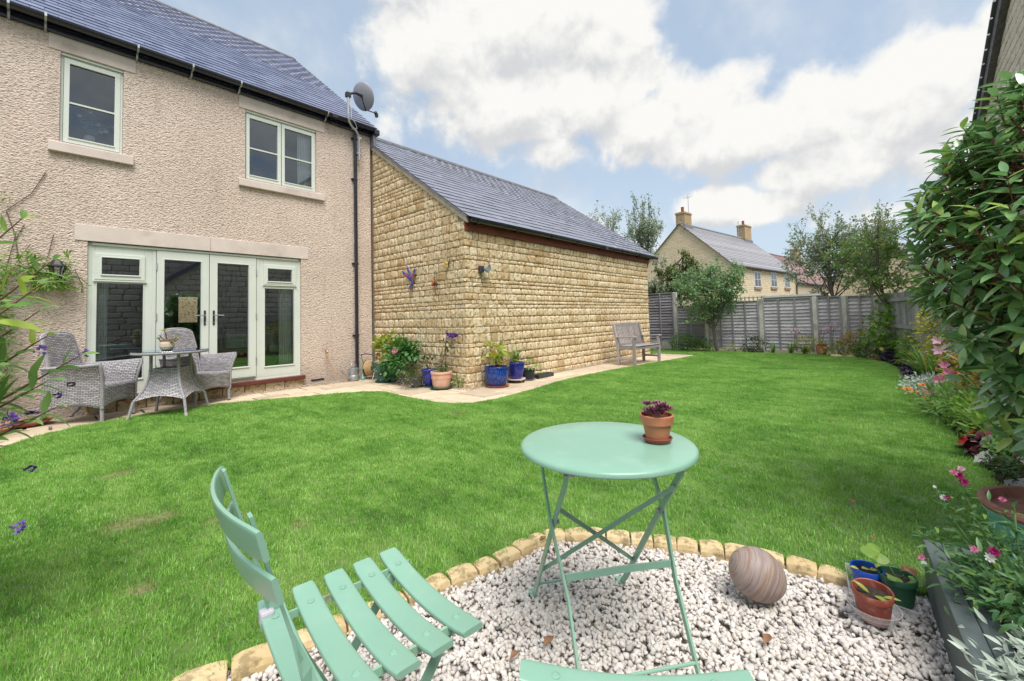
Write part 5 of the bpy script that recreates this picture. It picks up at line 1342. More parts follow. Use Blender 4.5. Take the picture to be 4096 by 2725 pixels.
for k in range(6): bbx('seat_slat', -HB+.03, HB-.03, -.24+k*.078, -.24+k*.078+.062, .412+(0.008 if k in (0,) else 0)-.004*min(k, 5-k), .432-.004*min(k, 5-k))
yb = lambda z: .20+.04*max(0, min(1, (z-.42)/.18))+.075*max(0, (z-.60)/.33)
q = MB(); q.bar([BL(-HB+.03, yb(.46), .46), BL(HB-.03, yb(.46), .46)], .05, .028, (0, 0, 1)); q.obj('lower_rail', m_teak, t, bevel=.004)
q = MB(); q.bar([BL(-HB+.03, yb(.90), .895), BL(0, yb(.90), .905), BL(HB-.03, yb(.90), .895)], .085, .030, (0, 0, 1)); q.obj('top_rail', m_teak, t, bevel=.006)
for k in range(17):
    x = -HB+.075+(2*HB-.15)*k/16; MB().bar([BL(x, yb(.47), .48), BL(x, yb(.65), .65), BL(x, yb(.87), .87)], .036, .012, (Rb@np.array([1., 0, 0]))).obj('back_slat', m_teak, t)

# ================================================================ WALL-MOUNTED THINGS
t = thing('satellite_dish', 'grey satellite dish on a cranked pole at the corner of the house roof', 'satellite dish', (4.26, 7.9, 4.5))
q = MB(); q.tube([(4.0, 7.80, 5.70), (4.0, 7.80, 5.25), (3.998, 7.80, 5.16), (4.02, 7.81, 5.08), (4.10, 7.84, 5.01), (4.19, 7.86, 4.97), (4.25, 7.88, 4.90), (4.275, 7.90, 4.80), (4.28, 7.90, 4.40)], .021, 10); q.obj('pole', m_galv, t, smooth=True)
for z in (4.86, 4.54): MB().bb(4.25, 4.31, 8.02, 8.035, z-.07, z+.07).bb(4.26, 4.30, 7.92, 8.02, z-.015, z+.015).bb(4.235, 4.325, 7.885, 7.93, z-.02, z+.02).obj('wall_bracket', m_galv, t)
dc = np.array([4.36, 7.86, 5.74]); view = np.array([4.3, 7.6, 4.5]); nd = np.array([-.22, -.90, .42]); 
nd = np.array([.80, .46, .36]); nd /= np.linalg.norm(nd); Rd = basis(np.cross([0, 0, 1], nd), nd)
q = MB(); q.lathe([(0, -.055), (.08, -.050), (.16, -.034), (.22, -.014), (.245, 0), (.251, .003), (.246, -.006), (.22, -.022), (.16, -.042), (.08, -.058), (0, -.063)], dc, 36, Rd, sx=.92, sy=1.12); q.obj('reflector', m_dish, t, smooth=True)
rn = dc-nd*.06
q = MB(); q.tube([(4.0, 7.80, 5.63), rn+np.array([-.16, -.02, .0]), rn], [.022, .026, .03], 8); q.bb(3.96, 4.05, 7.77, 7.85, 5.57, 5.66); q.obj('mount', m_iron, t)
low = dc+Rd@np.array([0, -.26, 0]); 
if low[2] > dc[2]: low = dc-Rd@np.array([0, -.26, 0])
lnb = low+nd*.30+np.array([.06, 0, -.02])
q = MB(); q.tube([rn, low-nd*.02], .016, 6); q.tube([low-nd*.02, low+nd*.05, lnb], .012, 8); q.obj('feed_arm', m_iron, t)
MB().ball(lnb, (.035, .035, .05), 10, 8).box(lnb+[.02, 0, -.04], (.05, .05, .08)).obj('receiver_head', m_iron, t, smooth=True)
MB().tube([(4.02, 7.80, 5.60), (4.05, 7.78, 5.35), (4.06, 7.79, 5.16), (4.15, 7.80, 5.09), (4.20, 7.84, 5.01), (4.10, 7.86, 4.97)], .006, 6).obj('cable', m_white, t, smooth=True)

t = thing('wall_lantern', 'black four sided coach lantern on the roughcast wall above the creeper', 'lantern', (.135, 7.95, 1.9)); LX, LY, LZ = .135, 7.93, 1.80
q = MB(); q.lathe([(0, .285), (.010, .282), (.014, .262), (.006, .255), (.016, .245), (.030, .232), (.050, .20), (.075, .170), (.098, .160), (.100, .150), (.085, .150)], (LX, LY, LZ-.02), 6); q.obj('cap', m_iron, t)
q = MB()
for k in range(6): a = k*PI/3; q.tube([(LX+.072*math.cos(a), LY+.072*math.sin(a), LZ+.135), (LX+.042*math.cos(a), LY+.042*math.sin(a), LZ-.03)], .007, 5)
q.obj('cage', m_iron, t)
MB().lathe([(.070, .134), (.041, -.028)], (LX, LY, LZ), 6).obj('glass', m_glass, t)
MB().lathe([(.05, -.03), (.05, -.045), (.02, -.07), (0, -.075)], (LX, LY, LZ), 6).tube([(LX, LY, LZ-.06), (LX, LY+.03, LZ-.12), (LX, YF-.005, LZ-.06)], .008, 6).obj('arm', m_iron, t)
MB().ball((LX, LY, LZ+.05), (.018, .018, .032)).obj('bulb', m_white, t)

t = thing('security_light', 'round grey lamp head mounted on the stone wall beside the corner', 'lamp', (5.0, 5.1, 1.95))
MB().box((4.965, 5.135, 1.96), (.09, .06, .11)).obj('housing', m_darkpot, t, bevel=.01); Rl = basis((0, 0, 1), (.25, -1, -.12)); Rl = Rl@np.array([[0, 0, 1], [0, 1, 0], [-1, 0, 0]]) if False else basis(np.cross([0, 0, 1], [.25, -1, -.12]), (.25, -1, -.12))
MB().lathe([(0, -.04), (.055, -.035), (.068, .0), (.070, .03), (.064, .035), (.060, .028), (0, .030)], (5.035, 5.06, 1.968), 24, Rl).obj('lamp_head', MAT('grey_lamp_plastic', (.36, .38, .38), .4), t, smooth=True)

def metal_enamel(name, cols):
    m, tt, p, o = base_mat(name); v = pos_of(tt); vo = tt.n('ShaderNodeTexVoronoi', i_Vector=v, i_Scale=24.)
    tt.set(p.inputs['Base Color'], tt.ramp(vo.outputs['Color'], [(i/(len(cols)-1), c) for i, c in enumerate(cols)], 'CONSTANT')); p.inputs['Roughness'].default_value = .4; p.inputs['Metallic'].default_value = .3; return m
m_hum = metal_enamel('hummingbird_enamel', [(.10, .06, .20), (.06, .12, .42), (.42, .10, .08), (.10, .10, .50), (.45, .13, .28), (.30, .08, .10)])
m_bf = metal_enamel('butterfly_orange_enamel', [(.04, .02, .02), (.55, .14, .03), (.10, .03, .03), (.5, .2, .04)])
m_bfy = metal_enamel('butterfly_yellow_enamel', [(.05, .04, .03), (.60, .44, .08), (.5, .34, .06), (.03, .03, .03)])
def flat_art(name, label, cat, polys, mat, x=4.60, th=.006):
    """cut sheet metal held off the gable wall; polys in (y, z), each with its own lean"""
    t = thing(name, label, cat, (x, polys[0][1][0][0], polys[0][1][0][1]))
    for nm, pl, lean, m_ in polys:
        c = np.mean(pl, 0); q = MB(); n = len(pl); f = lambda a, b, o: (x+o+lean*(a-c[0])*1.0+.0, a, b)
        V = [f(a, b, 0) for a, b in pl]+[f(a, b, th) for a, b in pl]; V += [(x-.010+.5*0, c[0], c[1])]
        q.add(V, [(i, (i+1) % n, n+(i+1) % n, n+i) for i in range(n)]+[(i, (i+1) % n, 2*n) for i in range(n)]+[tuple(range(n, 2*n))[::-1]]); q.obj(nm, m_ or mat, t)
    MB().tube([(x+.004, polys[0][1][0][0], polys[0][1][0][1]), (GX-.01, polys[0][1][0][0], polys[0][1][0][1])], .004, 5).obj('fixing', m_iron, t)
    return t
hb = lambda pts: [(4.647*0+a, b) for a, b in pts]
# hummingbird: head to the right (smaller y), tail down
flat_art('wall_ornament', 'blue and red metal hummingbird hung on the stone gable wall', 'wall ornament', [
    ('body', [(6.52, 2.04), (6.49, 2.02), (6.50, 1.97), (6.53, 1.90), (6.57, 1.82), (6.62, 1.77), (6.67, 1.79), (6.68, 1.86), (6.64, 1.94), (6.58, 2.01)], .3, None),
    ('tail', [(6.62, 1.79), (6.60, 1.69), (6.635, 1.715), (6.655, 1.675), (6.70, 1.72), (6.74, 1.705), (6.68, 1.80)], .1, None),
    ('wing', [(6.63, 1.93), (6.665, 2.02), (6.71, 2.12), (6.745, 2.18), (6.72, 2.05), (6.685, 1.95), (6.65, 1.90)], -.5, None),
    ('wing', [(6.65, 1.90), (6.74, 1.99), (6.83, 2.06), (6.86, 2.065), (6.83, 1.99), (6.77, 1.92), (6.70, 1.86)], -.6, None),
    ('head', [(6.50, 2.055), (6.53, 2.085), (6.57, 2.07), (6.58, 2.03), (6.54, 2.0), (6.50, 2.02)], .2, None)], m_hum)
MB().tube([(4.60, 6.50, 2.045), (4.575, 6.44, 2.04), (4.56, 6.37, 2.045)], [.006, .004, .002], 6).obj('beak', m_iron, bpy.data.objects['wall_ornament'])
flat_art('wall_ornament', 'small yellow and black metal butterfly fixed near the corner quoins', 'wall ornament', [
    ('wing', [(5.545, 2.09), (5.52, 2.15), (5.50, 2.175), (5.49, 2.13), (5.49, 2.09), (5.52, 2.06)], .6, m_bfy), ('wing', [(5.555, 2.08), (5.60, 2.115), (5.645, 2.11), (5.63, 2.07), (5.60, 2.04), (5.565, 2.045)], -.6, m_bfy),
    ('lower_wing', [(5.56, 2.05), (5.60, 2.04), (5.595, 2.01), (5.57, 2.0), (5.55, 2.02)], -.4, m_bfy), ('body', [(5.545, 2.11), (5.555, 2.11), (5.556, 2.01), (5.546, 2.01)], 0, m_iron)], m_bfy)
flat_art('wall_ornament', 'orange metal butterfly on an iron hanger low on the stone gable wall', 'wall ornament', [
    ('wing', [(5.92, 1.76), (5.885, 1.81), (5.855, 1.80), (5.85, 1.75), (5.87, 1.71), (5.90, 1.70), (5.92, 1.73)], .5, m_bf), ('wing', [(5.935, 1.77), (5.975, 1.82), (6.0, 1.80), (6.0, 1.75), (5.98, 1.71), (5.94, 1.72)], -.5, m_bf),
    ('body', [(5.925, 1.86), (5.935, 1.86), (5.936, 1.66), (5.926, 1.66)], 0, m_iron)], m_bf)
q = MB(); q.tube([(4.605, 5.93, 1.955), (4.605, 5.93, 1.62)], .004, 6); q.ball((4.605, 5.93, 1.93), .011).ball((4.605, 5.93, 1.63), .012).ball((4.605, 5.93, 1.87), .012); q.obj('hanger', m_iron, bpy.data.objects['wall_ornament.002'])

t = thing('garden_tap', 'brass outside tap with pale hose tail low on the roughcast wall', 'tap', (3.64, 8.0, .56))
MB().tube([(3.63, YF, .60), (3.63, 7.98, .60), (3.63, 7.965, .575), (3.63, 7.965, .55)], .011, 8).bb(3.60, 3.66, 7.975, 7.985, .625, .635).obj('tap_body', m_bronze, t)
MB().lathe([(.014, 0), (.016, .03), (.012, .05)], (3.63, 7.965, .49), 10).obj('connector', MAT('yellow_plastic', (.65, .38, .03), .4), t)
MB().tube([(3.63, 7.965, .50), (3.64, 7.955, .42), (3.69, 7.93, .28), (3.78, 7.92, .17), (3.92, 7.93, .06), (4.05, 7.95, .012), (4.28, 7.93, .012)], .008, 8).obj('hose_tail', m_hose, t, smooth=True)

# ================================================================ THINGS ON THE PATIO
def lerp(a, b, t): return a+(b-a)*t
t = thing('watering_can', 'galvanised metal watering can standing by the black downpipe', 'watering can', (4.06, 7.80, 0)); c = (4.06, 7.80, 0)
MB().lathe([(0, .004), (.095, .004), (.10, .010), (.098, .10), (.094, .105), (.096, .11), (.092, .235), (.086, .24), (.083, .238), (.086, .11), (0, .02)], c, 28).obj('body', m_galv, t, smooth=True)
MB().tube([(3.98, 7.77, .04), (3.90, 7.74, .09), (3.78, 7.70, .20)], [.022, .014, .010], 10).lathe([(.010, 0), (.028, .03), (.028, .036), (0, .038)], (3.785, 7.70, .195), 14, basis((.55, 0, .8), (-.75, -.2, .55))).obj('spout', m_galv, t, smooth=True)
MB().tube([(4.06+.085*math.cos(a)*.9, 7.80+.03*math.cos(a), .235+.115*math.sin(a)) for a in np.linspace(0, PI, 12)], .007, 8).obj('top_handle', m_galv, t, smooth=True)
MB().tube([(4.155, 7.83, .21), (4.21, 7.845, .20), (4.225, 7.85, .14), (4.19, 7.84, .08), (4.155, 7.83, .06)], .007, 8).obj('side_handle', m_galv, t, smooth=True)

t = thing('hose_reel', 'green hose reel wound with tan garden hose below the gable wall', 'hose reel', (4.37, 7.72, 0)); hc = np.array([4.37, 7.74, .21]); ax = np.array([.62, -.78, 0.]); Rh = basis((0, 0, 1), ax)
# axle along ax
Rh = np.stack([np.cross(ax, [0, 0, 1.]), np.array([0, 0, 1.]), ax], 1); 
for d in (-.085, .085):
    q = MB(); q.lathe([(0, -.006), (.05, -.006), (.155, -.004), (.165, 0), (.155, .004), (.05, .006), (0, .006)], hc+ax*d, 30, Rh); q.obj('flange', m_reel, t, smooth=True)
q = MB(); q.lathe([(.06, -.08), (.06, .08)], hc, 20, Rh); q.obj('drum', m_reel, t)
pts = []
for k in range(11*20): a = 2*PI*k/20; lay_ = (k//20); dd = -.068+(lay_ % 7)*.0225; rr = .085+.020*(lay_//7)+.018*((lay_ % 3)/3)+.025; pts.append(hc+ax*(dd+.0225*(k % 20)/20)+Rh[:, 0]*rr*1.0*math.cos(a)+Rh[:, 1]*rr*math.sin(a))
MB().tube(pts, .0115, 6).obj('hose', m_hose, t, smooth=True)
pts = []
for k in range(7*20): a = 2*PI*k/20; lay_ = (k//20); dd = -.068+lay_*.0225; rr = .140; pts.append(hc+ax*(dd+.0225*(k % 20)/20)+Rh[:, 0]*rr*math.cos(a)+Rh[:, 1]*rr*math.sin(a))
MB().tube(pts, .0115, 6).obj('hose', m_hose, t, smooth=True)
sd = Rh[:, 0]
for d in (-.11, .11):
    q = MB(); q.tube([hc+ax*d-sd*.13-[0, 0, .20], hc+ax*d-sd*.02, hc+ax*d+sd*.10+[0, 0, .17], hc+ax*d+sd*.155+[0, 0, .27]], .008, 8); q.tube([hc+ax*d-sd*.13-[0, 0, .20], hc+ax*d+sd*.15-[0, 0, .20], hc+ax*d], .008, 8); q.obj('frame', m_galv, t, smooth=True)
MB().tube([hc-ax*.11+sd*.155+[0, 0, .27], hc+sd*.19+[0, 0, .30], hc+ax*.11+sd*.155+[0, 0, .27]], .010, 8).obj('handle', m_darkpot, t, smooth=True)
t = thing('bottle', 'small turquoise plastic bottle lying at the foot of the downpipe', 'bottle', (4.20, 7.72, 0)); MB().lathe([(0, 0), (.032, .002), (.034, .03), (.022, .048), (.012, .055), (.012, .075), (0, .076)], (4.20, 7.70, 0), 16).obj('body', MAT('turquoise_plastic', (.10, .45, .38), .4), t, smooth=True)
t = thing('watering_can', 'round green plastic watering can half hidden between hose reel and potted plants', 'watering can', (4.50, 7.45, 0)); c = (4.50, 7.47, 0)
MB().lathe([(0, .003), (.10, .003), (.135, .03), (.145, .10), (.14, .18), (.11, .25), (.06, .28), (.05, .275), (.09, .24), (.12, .10), (0, .02)], c, 28).obj('body', m_can, t, smooth=True)
MB().tube([(4.50, 7.47, .27), (4.47, 7.44, .33), (4.41, 7.38, .34), (4.36, 7.34, .28), (4.37, 7.35, .18)], .014, 8).obj('handle', m_can, t, smooth=True); MB().tube([(4.52, 7.34, .08), (4.55, 7.24, .18), (4.56, 7.2, .30)], [.02, .015, .012], 8).obj('spout', m_can, t, smooth=True)

def saucer(name, label, c, r, m, h=.028): 
    o = MB().lathe([(0, .004), (r*.85, .004), (r, h), (r-.008, h), (r*.83, .010), (0, .010)], (c[0], c[1], -.003), 36).obj(name, m, smooth=True); prop(o, label, 'saucer'); return o
def pot_parts(t, c, rt_, rb_, h, m, rim=.012, rimh=.03, soil=.035, n=36, bulge=0., z0=0.0, tex=None):
    mid = lerp(rb_, rt_, .5)+bulge
    MB().lathe([(0, .002), (rb_*.93, .002), (rb_, .010), (lerp(rb_, mid, .5), h*.22), (mid, h*.5), (lerp(mid, rt_, .6), h*.78), (rt_-rim, h-rimh-.004), (rt_, h-rimh), (rt_, h-.006), (rt_-.004, h), (rt_-.016, h), (rt_-.020, h-.01), (rt_-.024, h*.6), (0, h*.5)], (c[0], c[1], z0), n).obj('pot', m, t, smooth=True)
    MB().lathe([(0, .006), (rt_*.5, .004), (rt_-.019, 0)], (c[0], c[1], z0+h-soil), 20).obj('soil', m_soil, t)

# ================================================================ PLANT BUILDERS
def leaf_t(aspect=.42, fold=.25, droop=.35, rows=4, tip=1.0, serr=0):
    """leaf along +x from 0 to 1, folded along the midrib and drooping"""
    V = []; F = []
    for i in range(rows+1):
        s = i/rows; w_ = aspect/2*math.sin(PI*min(1, max(0.0, s**.85)))**.8 if 0 < i < rows else .012
        z = -droop*s*s*.5; V += [(s, -w_, z+w_*fold), (s, 0, z), (s, w_, z+w_*fold)]
    for i in range(rows):
        a = i*3; F += [(a, a+3, a+4, a+1), (a+1, a+4, a+5, a+2)]
    return np.array(V), F
LF_OVAL = leaf_t(.55, .2, .3, 3); LF_LONG = leaf_t(.30, .35, .5, 4); LF_BIG = leaf_t(.36, .30, .35, 6); LF_TINY = leaf_t(.5, .2, .2, 2); LF_ROUND = leaf_t(.85, .15, .3, 3); LF_NARROW = leaf_t(.16, .3, .35, 3); LF_BUD = leaf_t(.27, .3, .7, 6)
PETAL = leaf_t(.5, .1, -.3, 2)


def leafR(d, n): return basis(d, n)


def rdir(n=1):
    v = rng.normal(size=(n, 3)); return v/np.linalg.norm(v, axis=1, keepdims=True)


def frames(D, Nh, roll=.5):
    D = D/np.linalg.norm(D, axis=1, keepdims=True); Z = Nh+rng.normal(0, roll, D.shape); Z = Z-D*np.sum(Z*D, 1, keepdims=True); Z /= np.maximum(np.linalg.norm(Z, axis=1, keepdims=True), 1e-6)
    return np.stack([D, np.cross(Z, D), Z], 2)


def mats_from(P, D, size, Nh=None, roll=.5, wid=1.0):
    n = len(P); Nh = np.tile([0, 0, 1.], (n, 1)) if Nh is None else Nh
    R = frames(D, Nh, roll); s = np.broadcast_to(size, n); Ms = np.tile(np.eye(4), (n, 1, 1)); Ms[:, :3, :3] = R*s[:, None, None]; Ms[:, :3, 1] *= wid; Ms[:, :3, 3] = P; return Ms


def bush(name, label, cat, base, c, r, n, lf, size, mat, stem=None, clumps=14, group=None, up_=.35, parent=None, partname='foliage', fill=.55, csize=.42, flat=0., stems=9, lo=-1., flowers=(), sr=.006, root=None, zmin=-.03):
    """shrub: stems fan from the base to clumps; leaves spread around each clump"""
    t = root or thing(name, label, cat, base, group=group); c = np.array(c, float); r = np.array(r, float)
    D = rdir(clumps*3); D = D[D[:, 2] > lo][:clumps]; rad = rng.uniform(fill, 1., (len(D), 1)); CC = c+D*r*rad
    st = MB()
    for i in range(min(stems, len(CC))):
        p0 = np.array(base)+np.array([*rng.normal(0, .12, 2)*r[:2], 0]); p1 = CC[i]; m = (p0+p1)/2+np.array([0, 0, .15*r[2]])+rng.normal(0, .08, 3)*r
        st.tube([p0, m*.5+p0*.5, m, p1], [sr, sr*.8, sr*.6, sr*.3], 5, cap=False)
    if stems: st.obj('stem', stem or m_stem, t)
    idx = rng.integers(0, len(CC), n); off = rng.normal(0, 1, (n, 3))*r*csize*.6; P = CC[idx]+off
    # keep inside a slightly ragged ellipsoid
    q_ = np.linalg.norm((P-c)/r, axis=1); P = P[q_ < 1.12+.12*rng.normal(size=len(q_))]; P = P[P[:, 2] > zmin]
    Dv = (P-c)/r; Dv = Dv/np.maximum(np.linalg.norm(Dv, axis=1, keepdims=True), 1e-6)+rng.normal(0, .6, P.shape); Dv[:, 2] = Dv[:, 2]*(1-flat)+up_*.3
    Nh = np.tile([0, 0, 1.], (len(P), 1))+.6*(P-c)/r
    joined(partname, lf[0], lf[1], mats_from(P, Dv, size*rng.uniform(.6, 1.25, len(P)), Nh, .45), mat, t)
    for (fm, k, fs, shape) in flowers:
        surf = P[np.argsort(-np.linalg.norm((P-c)/r, axis=1)+rng.uniform(0, .4, len(P)))][:max(k*3, 1)]; rng.shuffle(surf)
        for p in surf[:k]:
            d = (p-c)/r; d[2] = abs(d[2])+.3; flower(t, p+d/np.linalg.norm(d)*size*.5, d, fs, fm, shape)
    return t


def flower(t, p, d, s, mat, shape='daisy', centre=None, name='flower'):
    d = np.array(d, float); d /= np.linalg.norm(d); a = np.cross(d, [0, 0, 1.]); a = a/np.linalg.norm(a) if np.linalg.norm(a) > 1e-3 else np.array([1., 0, 0]); b = np.cross(d, a); Ms = []
    if shape == 'daisy': rings = ((14, 1., .15),)
    elif shape == 'double': rings = ((14, 1., .25), (12, .8, .6), (9, .55, 1.1))
    elif shape == 'lily': rings = ((6, 1., .5),)
    elif shape == 'five': rings = ((5, 1., .25),)
    elif shape == 'ball': rings = ((8, .7, -.3), (8, .8, .4), (6, .7, 1.2))
    else: rings = ((5, 1., .3),)
    for (n, l, upk) in rings:
        for k in range(n):
            an = 2*PI*k/n+random.uniform(-.12, .12); v = a*math.cos(an)+b*math.sin(an)+d*upk; Ms.append(M4(p, basis(v, d), s*l*random.uniform(.85, 1.1)))
    tp = PETAL if shape not in ('five', 'petunia') else LF_ROUND
    o = joined(name, tp[0], tp[1], Ms, mat, t, kind=None)
    if centre: MB().ball(np.array(p)+d*s*.08, s*.22, 8, 5).obj('flower_centre', centre, o)
    return o


def spike(t, p, d, L, s, mat, n=60, name='flower_spike', thick=.35):
    d = np.array(d, float); d /= np.linalg.norm(d); P = np.array(p)+d*rng.uniform(0, L, (n, 1)); rad = rdir(n); rad -= d*(rad@d)[:, None]; k = ((P-np.array(p))@d)/L
    P = P+rad*(s*thick*(1.2-k))[:, None]; return joined(name, LF_ROUND[0], LF_ROUND[1], mats_from(P, rad+d*.3, s*rng.uniform(.5, 1., n), rad, .5), mat, t, kind=None)


def strap_plant(name, label, cat, base, n, L, wd, mat, spread=1., group=None, droop=1., t=None, az=None, lean=.75):
    t = t or thing(name, label, cat, base, group=group); q = MB()
    for i in range(n):
        a = rng.uniform(0, 2*PI) if az is None else rng.uniform(*az); l = L*rng.uniform(.6, 1.15); e = rng.uniform(.35, 1.)*spread*lean; pts = []
        b = np.array(base)+np.array([*rng.normal(0, .02, 2), 0]); ca, sa = math.cos(a), math.sin(a)
        el = PI/2-e*.5
        p = b.copy(); m = 8; V = []
        for k in range(m+1):
            s = k/m; w_ = wd*(.7+.6*s)*(1-s**3)+.0006; side = np.array([-sa, ca, 0])*w_/2; V += [p-side, p+side]
            p = p+np.array([ca*math.cos(el), sa*math.cos(el), math.sin(el)])*l/m; el -= droop*e*2.2/m*(.4+s*1.6)
        o_ = len(q.v); q.v += [tuple(x) for x in V]; q.uv += [(0, 0)]*len(V); q.f += [(o_+2*k, o_+2*k+1, o_+2*k+3, o_+2*k+2) for k in range(m)]
    q.obj('leaves', mat, t)['kind'] = 'stuff'; return t


def tree(name, label, cat, trunk, crown_c, crown_r, nlimb, nsub, nleaf, lf, size, leafm, bark, rt=.05, group=None, spread=.5, hang=0., lowest=-.5, tw=None, twig_r=.006):
    t = thing(name, label, cat, trunk[0], group=group); trunk = np.array(trunk, float); m = len(trunk)
    q = MB(); q.tube(trunk, np.linspace(rt, rt*.45, m), 9); q.obj('trunk', bark, t, smooth=True); c = np.array(crown_c, float); r = np.array(crown_r, float)
    lb = MB(); tips = []; P = []; Dd = []
    for i in range(nlimb):
        d = rdir(1)[0]; d[2] = d[2]*.6+.45 if d[2] > lowest else d[2]*.3
        e = c+d/np.linalg.norm(d)*r*rng.uniform(.75, 1.08); s = rng.uniform(.35, 1.); k = s*(m-1); i0 = min(int(k), m-2); st = trunk[i0]+(trunk[i0+1]-trunk[i0])*(k-i0)
        mid = st*.45+e*.55+np.array([0, 0, -.05])*r[2]+rng.normal(0, .06, 3)*r
        pts = [st, st*.6+mid*.4, mid, mid*.4+e*.6, e]; lb.tube(pts, np.linspace(rt*.35, rt*.06, 5), 5, cap=False)
        for j in range(nsub):
            f = rng.uniform(.25, 1.); k = f*4; i1 = min(int(k), 3); b0_ = pts[i1]+(pts[i1+1]-pts[i1])*(k-i1); dd = rdir(1)[0]*spread+np.array([0, 0, .35-hang]); ee = b0_+dd*r*rng.uniform(.2, .5); mm = (b0_+ee)/2+np.array([0, 0, .03])
            if np.linalg.norm((ee-c)/r) > 1.2: continue
            lb.tube([b0_, mm, ee], [rt*.08+.001, twig_r*.5, twig_r*.25], 4, cap=False)
            nl = max(1, int(nleaf*rng.uniform(.5, 1.5))); w_ = rng.uniform(.15, 1.05, (nl, 1)); pp = b0_*(1-w_)+ee*w_+rng.normal(0, .035, (nl, 3))*r; P.append(pp); Dd.append(np.tile(dd, (nl, 1))+rng.normal(0, .7, (nl, 3)))
    lb.obj('limbs', bark, t); P = np.concatenate(P); Dd = np.concatenate(Dd); Dd[:, 2] -= hang
    joined('crown', lf[0], lf[1], mats_from(P, Dd, size*rng.uniform(.6, 1.3, len(P)), None, .7), leafm, t); return t

# ================================================================ POTTED PLANTS BY THE GABLE
random.seed(3); rng = np.random.default_rng(3)
saucer('saucer', 'dark green saucer under the trailing blue and white pot by the hose reel', (4.30, 7.10), .17, m_greenpl)
t = bush('trailing_plant', 'wispy trailing plant with tiny white and blue flowers beside the hose reel', 'potted plant', (4.30, 7.10, .15), (4.26, 7.08, .28), (.20, .22, .22), 1500, LF_TINY, .018, L_hair, m_gstem, 26, csize=.5, stems=22, sr=.0025, zmin=.03, flowers=((P_white, 26, .012, 'five'), (P_blue, 26, .012, 'five')))
pot_parts(t, (4.30, 7.10), .15, .12, .17, m_greenpl)
t = thing('begonia', 'tall begonia with lime leaves, red stems and white flowers in a teal pot', 'potted plant', (4.46, 7.03, 0)); pot_parts(t, (4.46, 7.03), .14, .11, .36, m_teal)
bush('x', '', '', (4.46, 7.03, .34), (4.36, 7.03, .58), (.22, .32, .28), 430, LF_ROUND, .085, L_lime, m_redstem, 16, stems=14, sr=.009, root=t, lo=-.9)
for p in ((4.33, 7.04, .965), (4.36, 6.98, .93), (4.38, 6.90, .84)): MB().tube([(4.40, 7.0, .6), p], .004, 5).obj('flower_stem', m_redstem, t); flower(t, p, (-.6, -.5, .4), .035, P_white, 'ball')
for p in ((4.20, 7.20, .46), (4.19, 7.16, .42)): flower(t, p, (-.7, -.5, .3), .035, P_red, 'ball')
saucer('saucer', 'terracotta coloured saucer under the brown pot of the pink dahlia', (4.40, 6.62), .16, m_terra)
t = thing('dahlia', 'leafy dark green dahlia with a single pink and white bloom in a brown pot', 'potted plant', (4.40, 6.62, 0)); pot_parts(t, (4.40, 6.62), .13, .10, .24, MAT('brown_plastic', (.12, .055, .045), .5))
bush('x', '', '', (4.40, 6.62, .22), (4.34, 6.62, .46), (.26, .44, .36), 1500, LF_OVAL, .085, L_peony, m_gstem, 26, stems=14, sr=.006, root=t, fill=.3, zmin=.06)
flower(t, (4.12, 6.46, .60), (-.75, -.6, .25), .062, P_pink, 'double', MB and m_cream)
t = bush('lobelia', 'large wispy mound of trailing lobelia with scattered pale blue flowers', 'potted plant', (4.26, 6.08, .16), (4.18, 6.05, .20), (.20, .28, .25), 4600, LF_TINY, .016, L_hair, m_gstem, 34, csize=.5, stems=30, sr=.002, zmin=.0, flowers=((P_blue, 60, .011, 'five'), (P_palepink, 20, .010, 'five')))
pot_parts(t, (4.28, 6.08), .12, .10, .16, m_darkpot)
saucer('saucer', 'green saucer under the cobalt blue pot beside the lobelia', (4.47, 5.93), .155, m_greenpl)
t = thing('potted_plant', 'straggly dark leaved plant in a cobalt blue pot beside the lobelia', 'potted plant', (4.47, 5.96, 0)); pot_parts(t, (4.47, 5.96), .145, .10, .29, m_cobalt)
bush('x', '', '', (4.47, 5.96, .27), (4.46, 5.94, .40), (.12, .15, .13), 60, LF_OVAL, .06, L_dark, m_stem, 8, stems=6, sr=.004, root=t)
saucer('saucer', 'green saucer under the pale pink terracotta pot', (4.42, 5.57), .19, m_greenpl)
t = thing('trellis_pot', 'pale pink terracotta pot with a spiral iron support and climber', 'potted plant', (4.42, 5.57, 0)); pot_parts(t, (4.42, 5.57), .175, .130, .28, m_terrapale, rimh=.035)
q = MB(); 
for k in range(26): a = 2*PI*k/26; q.ball((4.42+.158*math.cos(a), 5.57+.158*math.sin(a), .175+.006*(k % 2)), (.012, .012, .007), 6, 4)
q.obj('garland_relief', m_terrapale, t)
q = MB(); q.tube([(4.40, 5.62, .2), (4.46, 5.53, .55), (4.50, 5.50, .90)], .005, 6).tube([(4.45, 5.50, .2), (4.47, 5.52, .55), (4.50, 5.50, .93)], .005, 6).ball((4.50, 5.50, .94), .014)
q.tube([(4.50+.13*math.cos(a), 5.50+.16*math.sin(a), .775+.01*a/6) for a in np.linspace(1.2, 6.9, 22)], .004, 5); q.ball((4.50+.13*math.cos(1.2), 5.50+.16*math.sin(1.2), .79), .012); q.obj('support', m_iron, t)
bush('x', '', '', (4.43, 5.57, .25), (4.45, 5.54, .50), (.06, .06, .28), 60, LF_OVAL, .05, L_hair, m_stem, 10, stems=8, sr=.003, root=t); bush('x', '', '', (4.43, 5.57, .25), (4.42, 5.55, .29), (.13, .13, .06), 90, LF_LONG, .07, L_mid, m_stem, 8, stems=0, root=t)
bush('x', '', '', (4.48, 5.50, .6), (4.50, 5.46, .72), (.05, .05, .10), 30, LF_OVAL, .06, L_dark, m_stem, 5, stems=0, root=t)
spike(t, (4.49, 5.50, .855), (.25, -.95, .05), .21, .030, P_purple, 220, thick=1.2)
